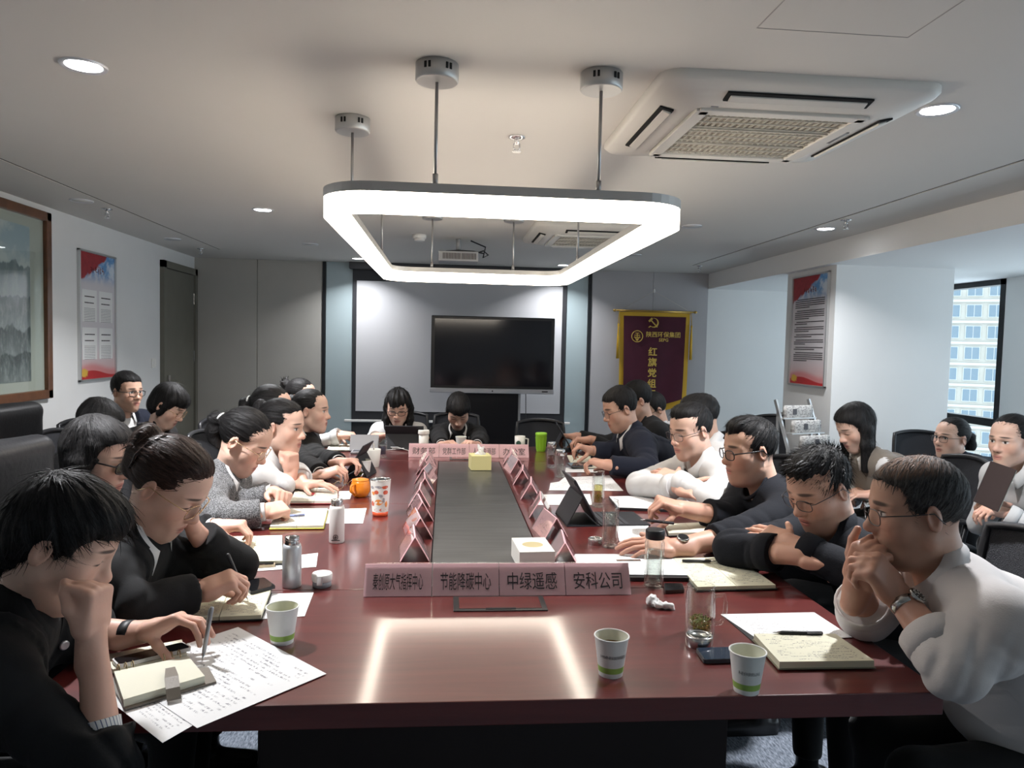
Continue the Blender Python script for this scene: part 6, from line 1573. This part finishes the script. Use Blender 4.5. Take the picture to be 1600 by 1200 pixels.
phone([(174, 1029), (286, 1003), (300, 1011), (184, 1039)], 'white-edged black smartphone lying on the ring binder', (.55, .54, .52), z=TZ+.013)
pen(L1['hands'][-1][1][0]+np.array((.006, -.004, -.062)), L1['hands'][-1][1][0]+np.array((.022, .012, .080)), 'silver grey pen held upright by the woman with cropped hair', mat('silver pen barrel', (.32, .32, .33), .3, .6))
notebook([(298, 909), (423, 921), (408, 961), (276, 966)], 'open notebook under the writing hand of the woman with gold glasses', 'ruled')
sheet([(330, 931), (490, 926), (476, 963), (312, 974)], 'printed sheet sticking out under the writing woman\'s notebook', 'print', TZ+.001)
phone([(375, 907), (413, 902), (431, 915), (392, 925)], 'black smartphone lying on the corner of the writing woman\'s notebook', z=TZ+.0155)
_t = L2['hands'][1][1][0]; pen(_t+np.array((.008, .004, -.016)), _t+np.array((-.055, .045, .095)), 'black and silver pen in the writing hand of the woman with gold glasses', BLKPL, .005, TZ+.016)
paper_cup(441, 1003, 'paper cup of pale tea with green stripes beside the writing woman\'s sheets', (.55, .56, .33))
notebook([(362, 838), (441, 836), (441, 876), (340, 879)], 'open ruled notebook beside the tall silver-white thermos', 'ruled')
sheet([(358, 881), (497, 864), (494, 886), (350, 896)], 'white sheet under the gold-edged phone', 'blank', TZ+.001)
phone([(362, 876), (428, 872), (430, 882), (359, 887)], 'gold-edged smartphone in front of the ruled notebook', (.50, .40, .26), z=TZ+.002)
thermos(456, 916, .142, .0265, 'tall silver-white thermos with an open steel neck', mat('pearl white enamel', (.52, .54, .56), .3, .3))
p = at(503, 916); r = empty('bottle_lid', (p[0], p[1], TZ)); tag(r, 'white and grey flip-top bottle lid standing on the table', 'lid')
MB().lathe([(.024, 0), (.0265, .003), (.0265, .017)], n=28).build('grey_collar', mat('cap grey', (.27, .28, .31), .5), r); MB().lathe([(.0265, .017), (.0285, .020), (.029, .036), (.027, .039)], n=28).build('white_top', PLAST, r)
MB().box((-.002, -.029, .024), (.008, .003, .014), bev=.003).build('latch', mat('cap latch', (.55, .55, .55), .3, .5), r)
notebook([(432, 795), (512, 794), (505, 821), (422, 822)], 'open notebook with a yellow edge in front of the folded hands', 'ruledw', cover=(.55, .52, .08))
sheet([(512, 796), (573, 794), (567, 818), (505, 818)], 'handwritten white sheet behind the white thermos', 'grid', TZ+.001)
flatpen((438, 807), (476, 804), 'blue and white pen on the yellow-edged notebook', TZ+.021, mat('pen blue', (.25, .30, .55), .4))
thermos(526, 847, .150, .0265, 'matt white thermos with a round logo and steel top', mat('matt white enamel', (.66, .64, .62), .5), mark=True)
notebook([(462, 764), (528, 761), (527, 783), (454, 783)], 'open notebook with a red strap beside the rolled white sleeve', 'ruledw', cover=(.28, .02, .03))
p = pz(487, 772, TZ+.017); r = MB(); r.box((0, 0, 0), (.011, .026, .0015), bev=.001); o = r.build('bookmark_strap', mat('red leather strap', (.32, .02, .03), .4)); o.location = p; tag(o, 'red leather strap lying across the open notebook', 'strap')
sheet([(522, 768), (551, 767), (547, 780), (524, 781)], 'small white sheet between notebook and orange mug', 'blank', TZ+.001)
phone([(488, 758), (518, 755), (521, 759), (490, 763)], 'black phone under the fingers of the white-sleeved hand')
def folded_glasses(u, v, rz, label):
    p = at(u, v); r = empty('eyeglasses', (p[0], p[1], TZ), rz); tag(r, label, 'glasses')
    g = MB(); l = MB()
    for s in (-1, 1):
        P = [(s*.033+.024*math.cos(a), 0, .021+.019*math.sin(a)) for a in np.linspace(0, 2*math.pi, 21)[:-1]]; g.tube(P, .0012, 6, closed=True); l.add(P, [tuple(range(20))])
        g.tube([(s*.06, 0, .028), (s*.064, .01, .028), (s*.05, .11, .004)], .0013, 6)
    g.tube([(-.009, 0, .024), (0, 0, .028), (.009, 0, .024)], .0012, 6); o = g.build('frame', mat('gold spectacle wire', (.60, .42, .24), .25, .9), r); l.build('lens', LENS, o)
folded_glasses(541, 764, .3, 'thin-rimmed eyeglasses lying beside the orange mug')
# orange mug
p = at(563, 776); r = empty('orange_mug', (p[0], p[1], TZ)); tag(r, 'round glossy orange mug with a handle and lid', 'mug'); OR = mat('orange glaze', (.72, .22, .015), .25, coat=.3)
MB().lathe([(.022, 0), (.034, .006), (.043, .028), (.044, .045), (.040, .066), (.036, .076), (.034, .076), (.034, .06)], n=32, cap=False).build('body', OR, r); MB().lathe([(.038, .075), (.038, .080), (.012, .086), (.0001, .086)], n=32, cap=False).build('lid', OR, r)
MB().tube([(-.020, -.037, .062), (-.034, -.058, .060), (-.036, -.062, .036), (-.022, -.042, .018)], .0055, 8).build('handle', OR, r)
MB().tube([(.0, .0, .086), (.012, .005, .105)], .003, 6).build('spoon_knob', mat('pen steel', (.5, .5, .5), .25, 1.0), r)
# patterned tumbler
p = at(594, 805); r = empty('tumbler', (p[0], p[1], TZ)); tag(r, 'white tumbler with orange and red drawings and a red base', 'tumbler'); h = .145
TW = mat('tumbler white', (.70, .69, .65), .35); RT = lambda z: .031+(.041-.031)*z/h
MB().lathe([(.028, 0), (.031, .003), (RT(.018), .018)], n=32).build('red_base', mat('tumbler red', (.60, .09, .03), .35), r); MB().lathe([(RT(.018), .018), (RT(h), h)], n=32, cap=False).build('wall', TW, r)
MB().lathe([(RT(h), h), (RT(h)+.0015, h+.002), (RT(h)-.002, h+.004), (RT(h)-.004, h), (.033, .1), (.0001, .1)], n=32, cap=False).build('steel_rim', STEEL, r)
ORA = mat('tumbler orange print', (.70, .25, .05), .4); RED = mat('tumbler red print', (.55, .10, .05), .4); GRY = mat('tumbler grey print', (.30, .30, .32), .4)
rng = random.Random(11)
for k, (a, z, w_, hh, m_) in enumerate(((-.9, .118, .012, .007, GRY), (-.15, .122, .015, .006, GRY), (.55, .120, .016, .009, RED), (-.35, .100, .011, .009, RED), (.62, .098, .012, .010, RED), (-.75, .095, .009, .008, ORA), (.1, .086, .009, .008, GRY), (-.15, .060, .020, .015, ORA), (.45, .068, .006, .012, GRY), (-.95, .052, .010, .012, RED), (.8, .05, .008, .014, ORA), (.05, .028, .028, .006, RED))):
    mb = MB(); n = 9; rr0 = RT(z)
    P = []
    for i in range(n): t = 2*math.pi*i/n; q_ = rng.uniform(.7, 1.1); P.append((w_*q_*math.cos(t), hh*q_*math.sin(t)))
    V = [((RT(z+b)+.0005)*math.cos(-math.pi/2+a+x_/rr0), (RT(z+b)+.0005)*math.sin(-math.pi/2+a+x_/rr0), z+b) for x_, b in P]+[((RT(z)+.0006)*math.cos(-math.pi/2+a), (RT(z)+.0006)*math.sin(-math.pi/2+a), z)]
    mb.add(V, [(i, (i+1) % n, n) for i in range(n)]).build('drawing', m_, r)
paper_cup(569, 744, 'small paper cup behind the orange mug')
# far end of the women's side
q = at(546, 742); tablet(q[0], q[1], (-1, .15), .20, .19, 'black tablet propped up in front of the woman in a black suit', 58)
notebook([(516, 694), (552, 694), (552, 703), (510, 703)], 'open handwritten notebook beyond the tablet woman\'s arm', 'ruledw', th=.008)
r = empty('laptop', at(572, 708)); tag(r, 'small grey laptop lying open beside the white mug', 'laptop'); MB().box((0, 0, .008), (.09, .06, .007), bev=.003).build('base', mat('laptop grey', (.28, .28, .29), .4, .5), r); MB().box((-.02, .075, .055), (.09, .003, .055), rotx(-.5)).build('screen_lid', mat('laptop grey', (.28, .28, .29), .4, .5), r)
MB().box((0, 0, .0155), (.08, .035, .0006)).build('keyboard', mat('keys', (.05, .052, .06), .6), r)
sheet([(553, 719), (569, 716), (566, 728), (548, 731)], 'small white note beside the white mug', 'blank', TZ+.001)
p = at(584, 729); r = empty('mug', (p[0], p[1], TZ)); tag(r, 'tall white ceramic mug with a spoon standing in it', 'mug'); MW = mat('white ceramic', (.72, .71, .66), .25)
MB().lathe([(.028, 0), (.030, .003), (.039, .098), (.037, .1), (.034, .098), (.026, .008), (.0001, .008)], n=28, cap=False).build('body', MW, r); MB().tube([(-.036, -.006, .08), (-.060, -.012, .075), (-.058, -.012, .035), (-.033, -.006, .025)], .005, 8).build('handle', MW, r); MB().tube([(.0, .01, .01), (-.004, .02, .13)], [.003, .0045], 6).build('spoon', STEEL, r)
glass_bottle(597, 715, .115, .030, 'squat clear water bottle with a blue label beside the white mug', None, .6, BLUEL)
r = MB(); q = at(622, 702); pts = [q+np.array((.042*math.cos(t)*(1+.02*t), -.02+.030*math.sin(t), .004+.0015*t)) for t in np.linspace(0, 11, 44)]; pts = [at(600, 704)+Z*.004]+pts+[at(640, 706)+Z*.006]; r.tube(pts, .0022, 6); o = r.build('cable', mat('white cable', (.68, .68, .66), .5)); tag(o, 'white charging cable coiled beside the far name cards', 'cable')
r = MB(); q = at(643, 710); r.box(q+Z*.014, (.018, .018, .013), bev=.003); o = r.build('charger_plug', PLAST); tag(o, 'white charger plug at the end of the coiled cable', 'charger')
q = at(632, 701); tablet(q[0], 4.92, (0, 1), .25, .17, 'black tablet in a folded case in front of the wavy-haired woman', 60)
p = at(657, 703); r = empty('travel_mug', (p[0]+.02, p[1], TZ)); tag(r, 'cream tall travel cup beside the far tablet', 'cup'); MB().lathe([(.030, 0), (.032, .003), (.033, .105)], n=28).build('body', MW, r); MB().lathe([(.037, .105), (.038, .109), (.037, .128), (.034, .132)], n=28).build('lid', MW, r)
paper_cup(720, 702, 'plain paper cup in front of the bowed woman')
p = at(812, 702); r = empty('mug', (p[0], p[1], TZ)); tag(r, 'white mug with a round green emblem at the far table end', 'mug'); MB().lathe([(.030, 0), (.034, .003), (.036, .09), (.033, .09), (.031, .01), (.0001, .01)], n=28, cap=False).build('body', MW, r); MB().tube([(.034, 0, .075), (.056, 0, .07), (.056, 0, .03), (.033, 0, .022)], .005, 8).build('handle', MW, r); MB().lathe([(.017, 0), (.017, .001)], (-.012, -.034, .045), 20, R=rotz(-.3) @ rotx(math.pi/2)).build('emblem', mat('emblem dark green', (.03, .09, .06), .5), r)
p = at(845, 705); r = empty('tumbler', (p[0], p[1], TZ)); tag(r, 'lime green plastic tumbler at the far table end', 'tumbler'); GR = mat('lime green plastic', (.30, .62, .04), .4)
m_ = MB(); m_.lathe([(.028, 0), (.030, .003), (.037, .105), (.0385, .107), (.0385, .122), (.035, .124)], n=28); m_.build('body', GR, r); 
for k in range(10): a = k*math.pi/5; MB().box((.0335*math.cos(a), .0335*math.sin(a), .055), (.002, .002, .042), rotz(a) @ roty(.07), bev=.001).build('rib', GR, r)
# ------------------------------------------------------------------ the men's side
q = at(880, 704); tablet(q[0]+.06, q[1]+.02, (.95, -.1), .22, .20, 'dark tablet standing in its case by the two far glass bottles', 58)
glass_bottle(861, 731, .150, .026, 'glass bottle of red tea with a steel cap', STEEL, .6, RTEA)
glass_bottle(875, 746, .150, .026, 'slim glass bottle of water with a steel cap beside the red tea', STEEL, .6, WATER)
notebook([(886, 711), (925, 713), (945, 730), (895, 729)], 'open cream notebook under the suit-jacket man\'s hand', 'page', th=.010)
phone([(885, 723), (922, 722), (926, 727), (892, 728)], 'dark grey phone on the notebook near the suit-jacket man', (.06, .06, .07), z=TZ+.014, scr=(.05, .055, .06))
sheet([(884, 731), (925, 728), (934, 738), (883, 738)], 'white sheet in front of the dark grey phone', 'blank', TZ+.001)
_t = R5['hands'][1][1][0]; pen(_t+np.array((-.01, 0, -.02)), _t+np.array((.05, .03, .08)), 'dark pen in the hand of the suit-jacket man', BLKPL, .0045, TZ+.014)
sheet([(882, 746), (952, 743), (974, 767), (857, 766)], 'loose printed sheet between the slim water bottle and crossed-arm man', 'grid', TZ+.0012)
sheet([(860, 755), (900, 748), (930, 766), (858, 766)], 'loose printed sheet beneath the slim water bottle', 'grid', TZ+.0005)
sheet([(827, 773), (922, 772), (925, 789), (840, 789)], 'printed sheet lying between the side cards and the tablet', 'grid', TZ+.0008)
q = at(924, 812); tablet(q[0], q[1], (1, .05), .23, .20, 'dark blue tablet on its keyboard stand before the navy-sweater man', 60, kb=True)
glass_bottle(934, 792, .155, .027, 'glass bottle of green tea behind the blue tablet', None, .62, TEA, (mat('tea leaf olive', (.16, .17, .03), .6), 40, .03))
r = empty('folder', (0, 0, 0)); C = corners([(952, 776), (1013, 775), (1046, 796), (966, 793)], TZ+.012); O = np.mean(C, 0); O[2] = TZ; r.location = O; tag(r, 'closed black folder with white sheets on top before the crossed-arm man', 'folder')
quadprism('cover', shrink(C, 1.02), TZ+.001, TZ+.012, BLKPL, r, O, False); quadprism('top_sheet', C, TZ+.012, TZ+.0135, PM['print'], r, O)
glass_bottle(953, 855, .165, .028, 'tall clear water glass bottle without cap before the navy-sweater man', None, .72, WATER)
lid(930, 850, .026, .022, 'steel bottle cap lying beside the uncapped water bottle', STEEL)
sheet([(962, 820), (1014, 820), (1004, 846), (968, 846)], 'printed sheet under the navy-sweater man\'s hand', 'print', TZ+.001)
notebook([(1040, 818), (1100, 816), (1118, 831), (1045, 833)], 'open cream notebook between the navy-sweater man\'s forearms', 'page', th=.012)
_t = R3['hands'][1][1][0]; pen(_t+np.array((-.045, .0, .012)), _t+np.array((.07, -.05, .010)), 'black pen held by the navy-sweater man', BLKPL, .0055, TZ+.022)
glass_bottle(1021, 917, .172, .0285, 'tall water glass bottle with a black cap', BLKPL, .75, WATER, caph=.15)
sheet([(895, 866), (1050, 866), (1085, 899), (905, 897)], 'printed table sheet behind the near name cards', 'grid', TZ+.0135)
C = corners([(905, 868), (1048, 867), (1086, 903), (915, 902)], TZ+.012); O = np.mean(C, 0); O[2] = TZ; r = empty('folder', O); tag(r, 'black clip folder under the printed table sheet', 'folder'); quadprism('cover', C, TZ+.001, TZ+.012, BLKPL, r, O, False); MB().box((0, .05, .0135), (.04, .008, .002), bev=.001).build('clip', STEEL, r)
notebook([(1052, 872), (1150, 870), (1212, 914), (1090, 917)], 'open cream notebook with handwriting before the arms-crossed spiky-haired man', 'ruled', cover=(.05, .05, .04))
flatpen((1119, 877), (1066, 876), 'thick black pen lying on the spiky-haired man\'s notebook', TZ+.021, BLKPL)
phone([(1037, 911), (1066, 911), (1070, 921), (1039, 923)], 'dark brown smartphone beside the black-capped bottle', (.05, .035, .03), th=.009)
p = at(1030, 950); r = MB(); P = [(ell((-.016, .012, .016), (.014, .018, .016)), 0), (ell((.006, -.006, .010), (.022, .013, .011)), .01), (ell((.026, -.012, .008), (.012, .010, .008)), .008)]; f = Field([q_ for q_, _ in P], .0026)
for q_, k in P: f.add(q_, k)
f.near(lambda Q: .005*vnoise(Q*130)+.003*vnoise(Q*60)); V, Q = f.nets(); o = link('crumpled_tissue', mesh_np('crumpled_tissue', V, Q, False), mat('tissue white', (.74, .74, .73), .8)); o.location = p; tag(o, 'crumpled white tissue lying in front of the black-capped bottle', 'tissue')
# glass mug with tea
p = at(1093, 990); r = empty('glass_mug', (p[0], p[1], TZ)); tag(r, 'double-wall glass mug with a handle and green tea leaves', 'mug'); rr, h = .036, .118
MB().lathe([(rr*.92, 0), (rr, .004), (rr, h-.016), (rr*.90, h-.006), (rr*.90, h)], n=32, cap=False).build('outer_glass', GLASS, r); MB().lathe([(.0001, .014), (rr*.80, .014), (rr*.84, .02), (rr*.84, h-.01)], n=32, cap=False).build('inner_glass', GLASS, r)
MB().lathe([(rr*.92, h), (rr*.95, h+.002), (rr*.90, h+.004), (rr*.86, h+.002)], n=32, cap=False).build('rim', GLASS, r); MB().lathe([(.0001, .001), (rr*.9, .001), (rr*.9, .010)], n=32, cap=False).build('glass_foot', GLASS, r)
MB().tube([(rr*.98, 0, h-.024), (rr+.022, 0, h-.022), (rr+.028, 0, h-.04), (rr+.026, 0, .042), (rr+.016, 0, .026), (rr*.98, 0, .024)], .0055, 10).build('handle', GLASS, r)
MB().lathe([(.0001, .016), (rr*.80, .016), (rr*.80, .036), (.0001, .036)], n=32, cap=False).build('drink', TEA, r)
s = MB(); rng = random.Random(3)
for i in range(90): a = rng.uniform(0, 6.28); q = rr*.72*math.sqrt(rng.random()); c = np.array((q*math.cos(a), q*math.sin(a), .018+.024*rng.random())); d = np.array((rng.uniform(-1, 1), rng.uniform(-1, 1), rng.uniform(-.4, .6)))*.007; s.tube([c-d, c+np.array((.001, .001, .001)), c+d], [.0006, .002, .0005], 5)
o = s.build('tea_leaves', mat('tea leaf olive', (.16, .17, .03), .6), r); o['kind'] = 'stuff'
lid(1092, 1008, .032, .026, 'steel mug lid lying in front of the glass mug', STEEL)
phone([(1087, 1012), (1170, 1010), (1195, 1028), (1100, 1031)], 'blue-cased smartphone reflecting the sky beside the glass mug lid', (.03, .035, .045), th=.009, scr=(.02, .03, .05))
sheet([(1126, 960), (1272, 957), (1332, 996), (1190, 1003)], 'printed text sheet half under the near open notebook', 'print', TZ+.002)
C = corners([(1130, 963), (1180, 962), (1235, 1004), (1178, 1004)], TZ+.001); O = np.mean(C, 0); O[2] = TZ; r = empty('folder', O); tag(r, 'black folder peeking out under the near printed text sheet', 'folder'); quadprism('cover', C, TZ+.0004, TZ+.0018, BLKPL, r, O, False)
notebook([(1178, 990), (1305, 990), (1366, 1032), (1218, 1034)], 'thick open cream notebook in front of the grey-haired man', 'ruled', th=.017, open_=False, cover=(.25, .24, .18))
flatpen((1207, 988), (1285, 989), 'black pen lying above the thick cream notebook', TZ+.024, BLKPL)
paper_cup(954, 1053, 'paper cup of brown tea with green stripes beside the table edge', (.22, .12, .04), '环保科技发展有限公司', .15)
paper_cup(1166, 1079, 'empty paper cup with green stripes beside the blue-cased phone', None, '科技有限公司', -.25)
# ------------------------------------------------------------------ things held or on laps in the row behind
def held_book(a, x, y, label, w=.15, h=.21, cover=(.03, .018, .018)):
    """open book: a spine centre, x across, y up the page"""
    x = unit(x); y = unit(np.array(y)-x*np.dot(x, y)); n = np.cross(x, y); r = empty('notebook', a); tag(r, label, 'notebook')
    for s, nm in ((-1, 'left_cover'), (1, 'right_cover')):
        d = unit(x*s*.93+n*.36); c = d*w/2; Rm = np.stack([d, y, np.cross(d, y)], 1); MB().box(c, (w/2, h/2, .0016), Rm).build(nm, mat('notebook cover %.3f %.3f %.3f' % cover, cover, .5), r)
        MB().box(c+np.cross(d, y)*s*.0055, (w/2-.004, h/2-.004, .0035), Rm).build('page_block', PM['page'], r)
held_book(py(1535, 752, 3.28), (.30, .95, .0), (.35, .0, 1), 'dark open notebook held up by the woman in a white shirt', .15, .21)
p = S1['Hp']+S1['th']*.31+Z*.100; r = empty('clipboard', p); r.rotation_euler = (0, math.radians(24), 0); tag(r, 'pale clipboard with paper on the vest woman\'s lap', 'clipboard'); MB().box((0, 0, 0), (.12, .15, .003), bev=.001).build('board', mat('clipboard beige', (.40, .36, .29), .6), r); MB().box((0, 0, .004), (.105, .135, .001)).build('paper', PAPER, r)
p = S3['Hp']+S3['th']*.37+S3['lat']*(-.05); p[2] = .588; r = empty('notebook', p); tag(r, 'dark closed notebook on the knee of the white-shirted woman with tied hair', 'notebook'); MB().box((0, 0, 0), (.10, .075, .009), rotz(.3), bev=.002).build('cover', mat('navy cover', (.012, .016, .022), .5), r); MB().box((-.002, -.002, 0), (.098, .075, .0065), rotz(.3)).build('page_block', mat('page edge', (.5, .47, .36), .7), r)
p = S2['Hp']+S2['th']*.385; p[2] = .592; r = empty('folder', p); tag(r, 'pale folder on the lap of the woman in a navy blazer', 'folder'); MB().box((0, 0, 0), (.11, .13, .005), rotz(.1), bev=.001).build('cover', mat('folder grey', (.42, .42, .42), .6), r); MB().box((.01, 0, .006), (.10, .075, .001), rotz(.2)).build('paper', PAPER, r)
